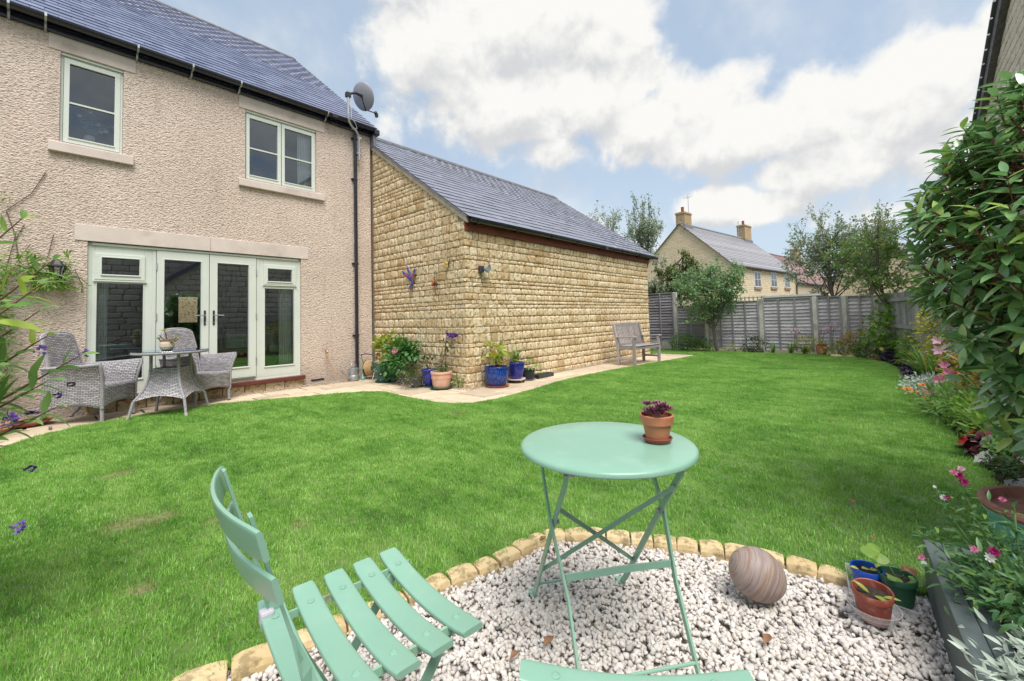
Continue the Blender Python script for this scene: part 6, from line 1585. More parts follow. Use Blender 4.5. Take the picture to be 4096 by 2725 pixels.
t = thing('seedling', 'small green self-sown plant at the foot of the corner quoins', 'plant', (4.58, 5.36, 0)); q = MB(); q.tube([(4.63, 5.40, .0), (4.60, 5.38, .15), (4.62, 5.42, .24)], .005, 5).obj('stem', m_redstem, t)
bush('x', '', '', (4.60, 5.36, 0), (4.58, 5.35, .12), (.07, .09, .09), 45, LF_OVAL, .055, L_mid, m_stem, 6, stems=3, sr=.003, root=t)

saucer('saucer', 'terracotta saucer under the big speckled blue glazed pot', (5.08, 4.93), .20, m_terra)
t = thing('hydrangea', 'fading hydrangea with yellowing leaves in the big speckled blue glazed pot', 'potted plant', (5.08, 4.94, 0)); pot_parts(t, (5.08, 4.94), .205, .145, .33, m_blueglaze, bulge=.02)
bush('x', '', '', (5.08, 4.94, .30), (5.08, 4.92, .52), (.24, .22, .22), 20, LF_OVAL, .10, L_pale, m_stem, 26, stems=26, sr=.004, root=t, fill=.5, lo=-.2)
bush('x', '', '', (5.08, 4.94, .30), (5.02, 4.92, .62), (.22, .2, .16), 70, LF_OVAL, .115, L_lime, m_stem, 9, stems=0, root=t, partname='upper_leaves')
bush('x', '', '', (5.08, 4.94, .30), (5.32, 4.85, .45), (.12, .1, .10), 12, LF_OVAL, .12, L_autumn, m_stem, 5, stems=3, root=t, partname='turned_leaves')
t = thing('plant_trolley', 'round wheeled plant trolley under the plain cobalt blue pot', 'plant stand', (5.60, 4.97, 0)); MB().lathe([(0, .045), (.15, .045), (.165, .055), (.165, .068), (.155, .068), (.15, .060), (0, .060)], (5.60, 4.97, 0), 32).obj('tray', m_cast, t, smooth=True)
for k in range(5): a = k*2*PI/5+.3; MB().lathe([(0, -.009), (.018, -.009), (.018, .009), (0, .009)], (5.60+.125*math.cos(a), 4.97+.125*math.sin(a), .018), 12, basis((0, 0, 1), (math.sin(a), -math.cos(a), 0))).bb(5.595+.125*math.cos(a), 5.605+.125*math.cos(a), 4.965+.125*math.sin(a), 4.975+.125*math.sin(a), .02, .05).obj('castor', m_blk, t)
t = thing('agapanthus', 'strap leaved agapanthus in a plain cobalt blue pot standing on the trolley', 'potted plant', (5.60, 4.97, .06)); pot_parts(t, (5.60, 4.97), .155, .10, .29, m_cobalt, z0=.06, bulge=.01)
strap_plant('x', '', '', (5.60, 4.97, .31), 46, .34, .016, L_strap, 1.2, t=t)
saucer('saucer', 'grey saucer under the small dark ribbed pot', (5.94, 4.98), .13, m_foot, .02)
t = thing('hellebore', 'hellebore with drooping fingered leaves in a small dark ribbed pot', 'potted plant', (5.94, 4.98, 0)); pot_parts(t, (5.94, 4.98), .125, .09, .20, m_darkpot)
for k in range(16): a = k*2*PI/16; MB().bb(5.94+.111*math.cos(a)-.004, 5.94+.111*math.cos(a)+.004, 4.98+.111*math.sin(a)-.004, 4.98+.111*math.sin(a)+.004, .03, .15).obj('rib', m_darkpot, t)
for (dx, dy, dz) in ((-.10, -.12, .04), (.12, -.12, .06), (0, -.05, .16), (-.05, .05, .13), (.2, -.06, .09), (.1, .02, .17)):
    p = np.array([5.94+dx, 4.98+dy, .20+dz]); q = MB(); q.tube([(5.94, 4.98, .18), p+[0, 0, .03], p], .003, 5).obj('stem', m_gstem, t); Ms = []
    for k in range(7): a = 2*PI*k/7; v = np.array([math.cos(a), math.sin(a), -.25]); Ms.append(M4(p, basis(v, (0, 0, 1)), .095*random.uniform(.8, 1.1)))
    joined('leaf', LF_LONG[0], LF_LONG[1], Ms, L_mid, t, kind=None)
t = thing('seed_tray', 'black plastic tray of low green seedlings on the path by the wall', 'tray', (6.34, 4.98, 0)); q = MB(); a0, a1, b0_, b1_ = 6.10, 6.58, 4.88, 5.06
for (x0, x1, y0, y1) in ((a0, a1, b0_, b0_+.012), (a0, a1, b1_-.012, b1_), (a0, a0+.012, b0_, b1_), (a1-.012, a1, b0_, b1_)): q.bb(x0, x1, y0, y1, 0, .065)
q.bb(a0+.01, a1-.01, b0_+.01, b1_-.01, .0, .01).obj('tray', m_darkpot, t); MB().bb(a0+.013, a1-.013, b0_+.013, b1_-.013, .011, .045).obj('soil', m_soil, t)
bush('x', '', '', (6.3, 4.97, .04), (6.3, 4.97, .055), (.20, .07, .03), 160, LF_TINY, .03, L_bright, m_gstem, 14, stems=0, root=t)

# patio table pot
t = thing('aeonium', 'yellow-green rosette succulent in a cream ribbed bowl on the rattan table', 'potted plant', (1.10, 6.98, .82)); pc = (1.10, 6.98); z0 = .8205
prof = [(0, 0), (.05, 0), (.066, .02), (.078, .05), (.079, .085), (.074, .115), (.076, .118), (.076, .135), (.070, .136), (.068, .11), (0, .10)]
q = MB(); q.lathe([(r+.0015*(i % 2), z) for i, (r, z) in enumerate([(np.interp(z, [p[1] for p in prof[:6]], [p[0] for p in prof[:6]]), z) for z in np.linspace(.001, .115, 26)])], (*pc, z0), 36); q.obj('bowl', m_cream, t, smooth=True)
MB().lathe([(.0755, .116), (.0775, .118), (.0775, .137), (.070, .138), (.068, .11)], (*pc, z0), 36).obj('bronze_rim', m_bronze, t, smooth=True); MB().lathe([(0, .115), (.07, .112)], (*pc, z0), 20).obj('soil', m_soil, t)
for (p, s) in (((1.07, 6.96, .335), .058), ((1.02, 7.03, .24), .045), ((1.185, 6.93, .245), .042), ((1.135, 6.90, .20), .035), ((1.03, 7.0, .275), .035), ((1.21, 6.97, .225), .03)):
    pp = (p[0], p[1], z0+p[2]-.09); MB().tube([(*pc, z0+.11), ((pc[0]+p[0])/2, (pc[1]+p[1])/2, z0+p[2]-.13), pp], .005, 6).obj('stem', m_stem, t)
    Ms = [M4(pp, basis((math.cos(a), math.sin(a), e), (0, 0, 1)), s*l) for (n, e, l) in ((9, .15, 1), (8, .6, .8), (6, 1.5, .55)) for a in [2*PI*(k+e)/n for k in range(n)]]; joined('rosette', PETAL[0], PETAL[1], Ms, L_aeon, t, kind=None)

# table pot on the bistro table
t = thing('houseleek', 'purple houseleek in a small terracotta pot and saucer on the round green table', 'potted plant', (1.40, .60, TZ)); hc = (1.405, .615)
MB().lathe([(0, .001), (.040, .001), (.050, .016), (.047, .017), (.040, .005), (0, .005)], (*hc, TZ), 36).obj('saucer', m_terraplast, t, smooth=True)
MB().lathe([(0, .006), (.036, .006), (.037, .010), (.046, .062), (.053, .063), (.0555, .090), (.0535, .092), (.049, .092), (.047, .08), (0, .075)], (*hc, TZ), 40).obj('pot', m_terra, t, smooth=True)
Ms = []
for k in range(13):
    a = 2*PI*k*.382; rr = .043*math.sqrt(k/13.); c_ = np.array([hc[0]+rr*math.cos(a), hc[1]+rr*math.sin(a), TZ+.094+.010*(k % 3)])
    for (n, e, l) in ((10, .35, 1), (8, .9, .85), (5, 2., .6)):
        for j in range(n): b = 2*PI*(j+e*.5)/n; Ms.append(M4(c_, basis((math.cos(b), math.sin(b), e), (0, 0, 1)), .029*l))
joined('rosettes', PETAL[0], PETAL[1], Ms, L_succ, t, kind=None)

# stone egg, nursery pots by the planter
eg = MB().ball((0, 0, 0), (.102, .093, .094), 40, 28); eo = eg.obj('stone_egg', m_egg, smooth=True, mw=Matrix.Translation((1.905, .45, .088)) @ Matrix.Rotation(math.radians(-48-14), 4, 'Z') @ Matrix.Rotation(math.radians(24), 4, 'Y')); prop(eo, 'smooth egg-shaped banded sandstone boulder standing on the white chippings', 'boulder')
def npot(name, label, c, rt_, rb_, h, m, tiltv=(0, 0), z0=0.):
    t = thing(name, label, 'plant pot', (c[0], c[1], z0)); R = basis((1, 0, tiltv[0]), (-tiltv[0], -tiltv[1], 1))
    MB().lathe([(0, 0), (rb_, 0), (rt_*.92, h*.76), (rt_*.985, h*.77), (rt_, h-.003), (rt_-.002, h), (rt_-.005, h-.002), (rb_, .3*h)], (*c, z0), 32, R).obj('pot', m, t, smooth=True)
    MB().lathe([(0, h*.80), (rt_*.5, h*.79), (rt_*.9, h*.77)], (*c, z0), 20, R).obj('compost', m_soil, t); return t
t = npot('plant_pot', 'bright blue plastic nursery pot with two pale seedlings, behind the brick-red one', (2.205, .128), .053, .040, .088, m_bluepl, (.0, .0), .012)
joined('leaf', LF_ROUND[0], LF_ROUND[1], [M4((2.19, .12, .10), basis((.3, -1, .2), (0, 0, 1)), .032), M4((2.19, .12, .10), basis((-.6, .6, .3), (0, 0, 1)), .03), M4((2.22, .10, .10), basis((.8, -.5, .3), (0, 0, 1)), .028), M4((2.17, .15, .098), basis((-.2, 1, .3), (0, 0, 1)), .028)], L_aeon, t, kind=None)
t = npot('plant_pot', 'bottle green nursery pot with one lobed leaf and a withered brown one', (2.195, .038), .059, .044, .10, m_gpot, (.0, .0), .010)
q = MB(); q.tube([(2.20, .04, .09), (2.20, .06, .13), (2.22, .07, .165)], .0025, 6).tube([(2.20, .03, .09), (2.18, .02, .12)], .002, 5).tube([(2.2, .03, .09), (2.16, .05, .10)], .002, 5).obj('stem', m_gstem, t)
def lobed(u, v):
    a = (u-.5)*5.2; r_ = (.62+.38*abs(math.cos(a*1.35)))*v; return (r_*math.cos(a)*.9+.35*v, r_*math.sin(a), .10*v*math.sin(a*3)-.12*v*v)
q = MB(); q.grid(lobed, 28, 5); lv = np.array(q.v); 
for (p, d, s, m_) in (((2.215, .085, .165), (-.5, .85, .05), .050, L_bright), ((2.17, .045, .108), (-.9, .1, .1), .030, L_mid), ((2.20, .0, .10), (-.2, -.9, .1), .028, L_mid)): joined('leaf', lv, q.f, [M4(p, basis(d, (-.4, -.2, 1)), s)], m_, t, kind=None)
joined('withered_leaf', lv*[1, .6, 2.5], q.f, [M4((2.19, .018, .148), basis((-.2, -.95, .0), (-.5, 0, 1)), .030)], m_leaf_dry, t, kind=None)
prop(MB().lathe([(0, .004), (.048, .003), (.066, .020), (.078, .048), (.080, .050), (.076, .050), (.063, .022), (0, .008)], (2.035, .105, -.002), 36).obj('saucer', m_clear, smooth=True), 'clear plastic saucer under the brick-red nursery pot', 'saucer')
t = npot('plant_pot', 'brick-red plastic nursery pot in front, holding two broad green blades', (2.03, .105), .060, .045, .105, m_terraplast, (.10, .0), .008)
for (p, d, s) in (((2.02, .115, .095), (-.2, .75, .85), .050), ((2.01, .10, .095), (-.3, -1, .1), .055), ((2.01, .075, .10), (-.1, -.8, .35), .045)): joined('leaf', LF_BUD[0], LF_BUD[1], [M4(p, basis(d, (-.5, .1, 1)), s)], L_lime, t, kind=None)
t = thing('plastic_tray', 'clear plastic food tray holding the blue and green pots', 'tray', (2.2, .08, 0)); q = MB(); A4 = [(2.295, .20), (2.095, .175), (2.085, -.020), (2.285, .0)]; c_ = np.mean(A4, 0)
ins = lambda k, z: [(c_[0]+(a-c_[0])*k, c_[1]+(b-c_[1])*k, z) for a, b in A4]
V = ins(.88, .003)+ins(1, .048)+ins(1.05, .050)+ins(1.05, .044); q.add(V, [(0, 1, 2, 3)]+[(l*4+i, l*4+(i+1) % 4, (l+1)*4+(i+1) % 4, (l+1)*4+i) for l in range(3) for i in range(4)]); q.obj('tray', m_clear, t, bevel=.008)

# raised planter
t = thing('raised_planter', 'dark grey-green raised timber planter at the edge of the chippings', 'planter', (1.7, -.4, 0)); pa = math.atan2(.042-.105, 2.387-1.6)*-1
pd = np.array([-1, -.0865]); pd /= np.linalg.norm(pd); pn_ = np.array([-pd[1], pd[0]]); O = np.array([2.387, -.043]); ang = math.atan2(pd[1], pd[0]); 
def pl_(name, s0, s1, w0, w1, z0, z1, m=m_sleeper): c = O+pd*(s0+s1)/2+pn_*(w0+w1)/2; return MB().box((c[0], c[1], (z0+z1)/2), (s1-s0, w1-w0, z1-z0), rotz(ang)).obj(name, m, t, bevel=.004)
for (w0, w1) in ((0.0, .052), (.0535, .105)):
    pl_('timber', 0, 1.75, w0, w1, -.05, .192 if w0 == 0 else .189)
pl_('timber', 0, .052, .106, 1.1, -.05, .19); pl_('timber', .0535, .105, .106, 1.1, -.05, .187); pl_('soil', .106, 1.75, .106, 1.1, -.05, .15, m_soil)
t = thing('plant_pot', 'large turquoise glazed pot with bare clay rim and dark empty soil', 'plant pot', (2.78, -.50, 0)); pot_parts(t, (2.78, -.50), .255, .17, .36, m_teal, z0=-.08, rim=.018, soil=.09)
MB().lathe([(.240, -.024), (.256, -.020), (.266, -.004), (.262, .010), (.250, .014), (.238, .010), (.226, -.02), (.215, -.09)], (2.78, -.50, .28), 48).obj('rim', m_tealrim, t, smooth=True)
t = thing('plant_pot', 'small lilac-grey plastic pot beside the turquoise one at the picture edge', 'plant pot', (2.3, -.42, .15)); pot_parts(t, (2.30, -.40), .07, .05, .10, MAT('lilac_plastic', (.25, .25, .33), .5), z0=.15)

# snapdragons and silver plant in the planter
t = bush('snapdragon', 'dark leaved snapdragon with burgundy and yellow flower spikes in the planter', 'plant', (2.1, -.36, .15), (2.00, -.29, .25), (.30, .18, .14), 2200, LF_LONG, .036, L_snap, m_gstem, 40, stems=20, sr=.004, zmin=.16, fill=.4)
for (p, h) in (((2.10, -.145, .50), .0), ((2.10, -.025, .33), 0), ((2.16, -.085, .44), 0), ((1.92, -.20, .36), 0), ((1.93, -.045, .28), 0), ((2.2, -.27, .42), 0)):
    b = np.array([2.08, -.30, .18]); p = np.array(p); q = MB(); q.tube([b, (b+p)/2+[0, .02, -.02], p, p+[0, 0, .03]], [.004, .0035, .003, .002], 6).obj('stem', m_gstem, t)
    w_ = rng.uniform(.25, 1., (55, 1)); P = b*(1-w_)+p*w_+rng.normal(0, .014, (55, 3)); D = rng.normal(0, 1, (55, 3)); D[:, 2] = abs(D[:, 2])*.6; joined('foliage', LF_LONG[0], LF_LONG[1], mats_from(P, D, .036, None, .5), L_snap, t)
for (p, m_, s) in (((2.10, -.140, .545), P_magenta, .02), ((2.10, -.146, .57), P_palepink, .016), ((2.095, -.128, .555), P_pink, .018), ((2.105, -.15, .525), P_magenta, .02), ((2.12, -.10, .455), P_white, .016), ((2.118, -.108, .457), P_magenta, .013), ((1.92, -.19, .385), P_magenta, .022), ((1.915, -.18, .365), P_white, .02), ((1.93, -.15, .375), P_pink, .016),
                   ((1.925, -.030, .31), P_pink, .014), ((1.925, -.034, .295), P_white, .012), ((2.16, -.08, .475), P_white, .009), ((2.15, -.24, .475), P_pink, .014)):
    flower(t, p, (-.7, .1, .5), s, m_, 'ball')
t = bush('silver_plant', 'woolly silver leaved plant spilling over the planter in the corner of view', 'plant', (1.65, -.36, .15), (1.60, -.40, .21), (.30, .27, .10), 4600, LF_LONG, .033, L_silver, m_gstem, 40, stems=10, sr=.003, zmin=.15, up_=.8, fill=.3, lo=-.2)
Ms = []

# ================================================================ GLOSSY SHRUB
random.seed(21); rng = np.random.default_rng(21)
t = thing('shrub', 'large glossy evergreen shrub with reddish shoots filling the side of the view', 'shrub', (3.2, -.9, 0)); SC, SR = np.array([3.15, -.70, 1.25]), np.array([.80, .76, 1.04])
D = rdir(1800); D = D[(D[:, 0] < .55)][:820]; rad = rng.uniform(.55, 1.0, (len(D), 1))**.6; T = SC+D*SR*rad*(1+.05*np.sin(D[:, 2:3]*9)); T = T[T[:, 2] > .40]; T = T[T[:, 1] < np.interp(T[:, 2], [.4, .85, 1.2, 1.6, 1.95, 2.15, 2.22], [-.40, -.27, -.09, -.06, -.22, -.40, -2.])]
st = MB(); tw = MB(); base = np.array([3.3, -1.0, 0.]); hubs = SC+rdir(16)*SR*.5; red = MB()
for h in hubs: st.tube([base+rng.normal(0, .05, 3)*[1, 1, 0], (base+h)/2+rng.normal(0, .06, 3), h], [.020, .014, .009], 6, cap=False)
Ml, dark = [], []
for p in T:
    h = hubs[np.argmin(np.linalg.norm(hubs-p, axis=1))]; out_ = (p-SC)/SR; out_ /= np.linalg.norm(out_); d = out_*.8+np.array([0, 0, .75])+rng.normal(0, .2, 3); d /= np.linalg.norm(d)
    p0 = p-d*.14; tw.tube([h, (h+p0)/2+rng.normal(0, .03, 3), p0, p], [.006, .005, .0035, .002], 5, cap=False)
    if rng.uniform() < .55: red.tube([p-d*.05, p, p+d*.012], [.0035, .0045, .002], 6)
    n = rng.integers(7, 12); a0 = rng.uniform(0, 6.28); side = np.cross(d, [0, 0, 1.]); side /= np.linalg.norm(side)+1e-9; s2 = np.cross(d, side)
    for k in range(n):
        a = a0+k*2.4; f = k/n; v = side*math.cos(a)+s2*math.sin(a)+d*(.12+.85*(1-f)*rng.uniform(.5, 1)); v[2] -= .12*f
        sz = rng.uniform(.090, .135)*(.75+.25*f if p[2] < 1.9 else .8+.1*f); m4 = M4(p-d*(.09*f), basis(v, d*.8+np.array([0, 0, 1.1])+rng.normal(0, .2, 3)), (sz, sz, sz)); Ml.append(m4)
st.obj('branch', m_stem, t); tw.obj('twigs', m_redstem, t); red.obj('buds', m_redstem, t)['kind'] = 'stuff'
LP = leaf_t(.33, .22, .32, 7)
Ml = np.array(Ml); print('shrub leaves', len(Ml))
pieces('leaf', [LP], Ml, L_photinia, t, 300, restname='foliage', smooth=True, keyf=lambda p: np.where(p[:, 1] < -.147*p[:, 0]-.05, 40, 0))
P = SC+rdir(2200)*SR*rng.uniform(.3, .80, (2200, 1)); P = P[P[:, 1] < -.25]; joined('inner_foliage', LP[0], LP[1], mats_from(P, rng.normal(0, 1, P.shape), .12, None, .8), L_phot_shade, t)

# ================================================================ FLOWER BORDER
GB = 'low plants filling the flower border'
bush('golden_bush', 'bright golden yellow leaved bush in the flower border', 'shrub', (9.7, -.62, 0), (9.7, -.60, .62), (.50, .40, .62), 2800, LF_OVAL, .055, L_yellow, m_stem, 40, fill=.35)
strap_plant('day_lily', 'fountain of arching strap leaves at the border edge before the golden bush', 'plant', (8.9, -.34, -.02), 70, .68, .022, L_strap, 1.3)
bush('variegated_shrub', 'tall thin pale variegated shrub against the side fence', 'shrub', (11.6, -.55, 0), (11.6, -.50, .95), (.35, .28, .75), 700, LF_LONG, .07, LEAF('variegated_leaf', (.22, .28, .14), (.55, .55, .36)), m_stem, 30, sr=.008)
bush('autumn_shrub', 'low shrub with yellow and orange turning leaves and pink lilies', 'shrub', (7.7, -.75, 0), (7.7, -.72, .28), (.85, .32, .32), 1300, LF_OVAL, .07, L_autumn, m_stem, 36)
t = bpy.data.objects['autumn_shrub']
for p in ((7.0, -.352, .27), (7.4, -.43, .40), (6.6, -.24, .18), (7.2, -.45, .33), (7.15, -.38, .25)): flower(t, p, (-.8, .1, .5), .075, P_pink, 'lily')
for p in ((7.8, -.41, .55), (8.2, -.43, .66), (7.9, -.5, .58)): flower(t, p, (-.8, .1, .4), .09, P_palepink, 'lily')
bush('silver_mound', 'low mat of silvery white leaves spilling onto the lawn edge', 'ground cover', (7.8, -.36, 0), (7.85, -.34, .06), (.85, .30, .14), 3600, LF_OVAL, .038, L_silver, m_gstem, 60, stems=0, up_=1., fill=.2, lo=-.1)
t = bush('marigold', 'green leafy marigolds with flat orange daisy flowers leaning over the lawn', 'plant', (6.4, -.42, 0), (6.3, -.40, .14), (.75, .24, .17), 1100, LF_LONG, .075, L_mid, m_gstem, 36, up_=.8)
for p in ((7.0, -.075, .14), (6.9, -.135, .12), (6.5, -.21, .12), (7.0, -.22, .20), (6.2, -.28, .13)): p = np.array(p); MB().tube([p*[1, 1, 0]+[.05, -.12, .02], p], .003, 5).obj('flower_stem', m_gstem, t); flower(t, p, (-.35, .05, .95), .052, P_orange, 'daisy', m_redclay)
bush('border_plant', 'leafy green border plants between the marigolds and the burgundy leaves', 'plant', (5.5, -.55, 0), (5.5, -.55, .13), (.75, .22, .17), 1300, LF_LONG, .07, L_bright, m_gstem, 40, up_=.7, flowers=((P_lilac, 7, .03, 'five'), (P_magenta, 4, .035, 'five')))
bush('burgundy_plant', 'clump of dark burgundy leaves with a few bright red ones at the lawn edge', 'plant', (4.75, -.48, 0), (4.75, -.48, .05), (.26, .12, .08), 190, LF_ROUND, .07, L_burg, m_redstem, 16, stems=0, lo=-.1, flowers=((P_red, 4, .045, 'five'),))
bush('petunia', 'white flowered petunia beside the burgundy leaves', 'plant', (4.45, -.55, 0), (4.45, -.58, .12), (.20, .14, .11), 240, LF_OVAL, .05, L_mid, m_gstem, 12, flowers=((P_white, 6, .055, 'petunia'),))
bush('dwarf_shrub', 'small fine leaved shrub with one magenta flower near the turquoise pot', 'shrub', (4.05, -.62, 0), (4.05, -.62, .15), (.32, .22, .17), 1500, LF_LONG, .034, L_dark, m_stem, 30)
flower(bpy.data.objects['dwarf_shrub'], (4.12, -.60, .30), (-.8, .3, .5), .05, P_pink, 'petunia')
bush('purple_mound', 'round mound of blackish purple leaves at the far end of the border', 'plant', (12.0, .10, 0), (12.0, .08, .08), (.30, .16, .14), 420, LF_ROUND, .06, L_purple, m_stem, 22, stems=0, lo=-.2)
bush('purple_mound', 'dark purple leaved clump in front of the arching strap leaves', 'plant', (9.7, -.14, 0), (9.8, -.22, .05), (.4, .14, .10), 380, LF_ROUND, .06, L_purple, m_stem, 20, stems=0, lo=-.2)
t = thing('red_flower', 'single scarlet flower beyond the purple mound', 'flower', (12.4, .2, 0)); MB().tube([(12.45, .17, 0), (12.4, .17, .18)], .004, 5).obj('stem', m_gstem, t); flower(t, (12.4, .17, .2), (-1, 0, .4), .07, P_red, 'double')
bush('border_shrub', 'mid green rounded shrub beyond the strap leaves on the lawn edge', 'shrub', (11.0, -.30, 0), (11.1, -.28, .32), (.55, .28, .34), 1400, LF_OVAL, .055, L_bright, m_stem, 34)
bush('border_shrub', 'dull green fine leaved shrub low beneath the arching strap leaves', 'shrub', (8.9, -.50, 0), (9.0, -.48, .18), (.5, .28, .24), 1300, LF_TINY, .05, L_bright, m_stem, 30)
bush('border_shrub', 'tall light green shrub against the side fence behind the golden bush', 'shrub', (9.0, -1.15, 0), (9.0, -1.3, .7), (1.4, .35, .75), 2600, LF_OVAL, .07, L_bright, m_stem, 50)
bush('border_shrub', 'golden leaved bush at the back of the border behind the turning leaves', 'shrub', (6.2, -1.3, 0), (6.2, -1.1, .6), (1.3, .4, .65), 2200, LF_OVAL, .07, L_yellow, m_stem, 50)
bush('border_shrub', 'shaded low growth between the glossy shrub and the burgundy leaves', 'shrub', (4.5, -1.1, 0), (4.5, -1.05, .35), (.9, .35, .38), 1500, LF_OVAL, .06, L_mid, m_stem, 40)
strap_plant('iris', 'few long green blades arching out over the lawn under the glossy shrub', 'plant', (4.6, -.55, 0), 6, .75, .026, L_strap, 1.5, az=(1.9, 2.9))
for (p, s, lab) in (((3.95, -.56, .02), .13, 'grey stone lying in the border behind the turquoise pot'), ((12.7, 1.02, .0), .16, 'low buff rock set in the soil in front of the yellow leaved plants'), ((12.75, .78, 0), .15, 'flat pale rock beside its neighbour at the end of the lawn'), ((12.75, .36, .02), .20, 'brown rock at the foot of the leafy currant bush')):
    v, f = pebble(int(s*1000), .5); o = joined('rock', v, f, [M4(p, rotz(random.random()*3), (s, s, s))], m_edging if p[0] > 10 else m_dish, None, kind=None); prop(o, lab, 'rock')

# ================================================================ BACK BORDER
bush('currant_bush', 'big leafy bright green bush with dark seed heads at the foot of the young tree', 'shrub', (12.5, .05, 0), (12.45, .02, .68), (.45, .52, .58), 1700, LF_ROUND, .085, L_bright, m_gstem, 44, sr=.009, stems=16, flowers=((P_magenta, 12, .03, 'ball'),))
bush('back_shrub', 'dark green dense shrub by the tall first fence post', 'shrub', (13.2, 4.85, 0), (13.15, 4.75, .22), (.32, .48, .30), 900, LF_OVAL, .07, L_mid, m_stem, 26)
bush('back_shrub', 'yellow-green low shrub beside the fruit tree trunk', 'shrub', (13.1, 4.15, 0), (13.1, 4.15, .14), (.25, .35, .22), 500, LF_OVAL, .06, L_bright, m_stem, 18)
bush('back_shrub', 'low sparse pale plants along the fence right of the fruit tree', 'shrub', (13.2, 3.4, 0), (13.2, 3.40, .09), (.22, .32, .14), 240, LF_OVAL, .05, L_pale, m_stem, 14, flowers=((P_white, 5, .03, 'five'),))
bush('back_shrub', 'dark reddish green bush in front of the second pale post', 'shrub', (13.2, 2.95, 0), (13.2, 2.95, .20), (.28, .40, .24), 800, LF_OVAL, .055, L_dark, m_stem, 24)
for (y, lab) in ((2.45, 'clump of low strap leaves between dark bush and pink flowers'), (2.05, 'strap leaved clump under the single pink flower stem'), (1.72, 'green strap leaves before the yellow leaved shrub')): strap_plant('lily_clump', lab, 'plant', (13.15, y, 0), 30, .36, .02, L_strap, 1.2)
bush('back_shrub', 'yellow flushed shrub in front of the middle of the fence', 'shrub', (13.25, 1.72, 0), (13.25, 1.75, .26), (.24, .28, .22), 560, LF_OVAL, .05, L_lime, m_stem, 20)
t = thing('potted_plant', 'terracotta pot of yellowing strap leaves against the fence post', 'potted plant', (13.1, 1.38, 0)); pot_parts(t, (13.1, 1.38), .12, .09, .24, m_terra); strap_plant('x', '', '', (13.1, 1.38, .2), 22, .35, .018, LEAF('yellowing_strap', (.45, .42, .10), (.65, .50, .15)), 1.4, t=t)
MB().lathe([(.09, .24), (.10, .26)], (13.1, 1.38, 0), 12).tube([(13.1, 1.43, .2), (13.1, 1.40, .62)], .004, 5).tube([(13.1, 1.33, .2), (13.1, 1.37, .62)], .004, 5).obj('cane', m_stem, t)
bush('back_shrub', 'low bright yellow leaved plants behind the pale rocks', 'shrub', (12.95, 1.05, 0), (12.95, 1.02, .15), (.25, .32, .18), 420, LF_OVAL, .06, L_lime, m_stem, 18)
bush('back_shrub', 'pinkish and yellow mottled shrub near the end post of the fence', 'shrub', (13.2, .72, 0), (13.15, .70, .36), (.3, .34, .26), 800, LF_OVAL, .055, L_autumn, m_stem, 26)
bush('back_shrub', 'mixed dark green shrub filling the corner beside the bright leafy bush', 'shrub', (12.8, .52, 0), (12.8, .48, .22), (.3, .25, .30), 800, LF_OVAL, .06, L_mid, m_stem, 26)
for (p, lab) in (((13.2, 1.93, .56), 'lone pink nerine flower head on a bare stalk'), ((13.2, 1.32, .58), 'lower pink nerine head of the pair near the pot'), ((13.2, 1.12, .69), 'taller pink nerine head of the pair near the pot')):
    t = thing('nerine', lab, 'flower', (p[0], p[1], 0)); MB().tube([(13.2, p[1]+.06, 0), (13.2, p[1]+.03, p[2]*.6), p], .006, 5).obj('stem', m_gstem, t)
    for k in range(7): a = 2*PI*k/7; flower(t, np.array(p)+[.0, .07*math.cos(a), .045*math.sin(a)+.02], (-.5, math.cos(a), math.sin(a)), .06, P_palepink, 'lily')

# ================================================================ TREES
tree('fruit_tree', 'small round headed fruit tree standing in front of the lapped fence', 'tree', [(13.05, 3.80, -.05), (12.98, 3.84, .25), (12.95, 3.86, .60), (12.93, 3.88, 1.1), (12.9, 3.85, 1.8), (12.9, 3.75, 2.3)], (12.9, 3.92, 1.58), (.85, 1.18, 1.12), 34, 12, 17, LF_OVAL, .075, L_fruit, m_bark, rt=.055, spread=.75, lowest=-.9, hang=.25)
tree('young_tree', 'young sparse leaved garden tree with a slender leaning trunk by the side fence', 'tree', [(12.6, -.20, -.05), (12.6, -.12, .5), (12.6, 0.02, .95), (12.6, .12, 1.3), (12.6, .22, 1.8), (12.6, .20, 2.5), (12.6, .16, 3.0)], (12.6, .28, 2.05), (.7, .92, .85), 30, 10, 14, LF_OVAL, .065, L_young, m_bark, rt=.042, spread=.8, lowest=-.6)
tree('birch_tree', 'tall birch with small dark leaves behind the fence left of the young tree', 'tree', [(18.2, 1.5, -.1), (18.1, 1.5, 1.2), (18, 1.55, 2.4), (18, 1.6, 3.3)], (18, 1.65, 2.75), (1.1, 1.30, 1.85), 36, 13, 19, LF_OVAL, .078, L_birch, m_bark, rt=.07, spread=.6, lowest=-.9, hang=.2)
tree('birch_tree', 'second birch with upswept leafy shoots behind the fence corner', 'tree', [(17.8, .5, -.1), (17.8, .5, 1.3), (17.8, .45, 2.4), (17.9, .4, 3.2)], (17.9, .45, 2.65), (1.0, 1.0, 1.7), 32, 12, 15, LF_OVAL, .085, L_birch, m_bark, rt=.06, spread=.6, lowest=-.9)
tree('birch_tree', 'airy tall birch showing above the end of the slate roof', 'tree', [(18, 9.6, -.1), (18, 9.7, 2), (18, 9.8, 3.6), (18, 9.9, 5.0)], (18, 9.7, 4.3), (1.0, 1.8, 2.4), 34, 10, 13, LF_OVAL, .09, L_birch, m_bark, rt=.06, spread=.5, lowest=-.5, hang=.15)
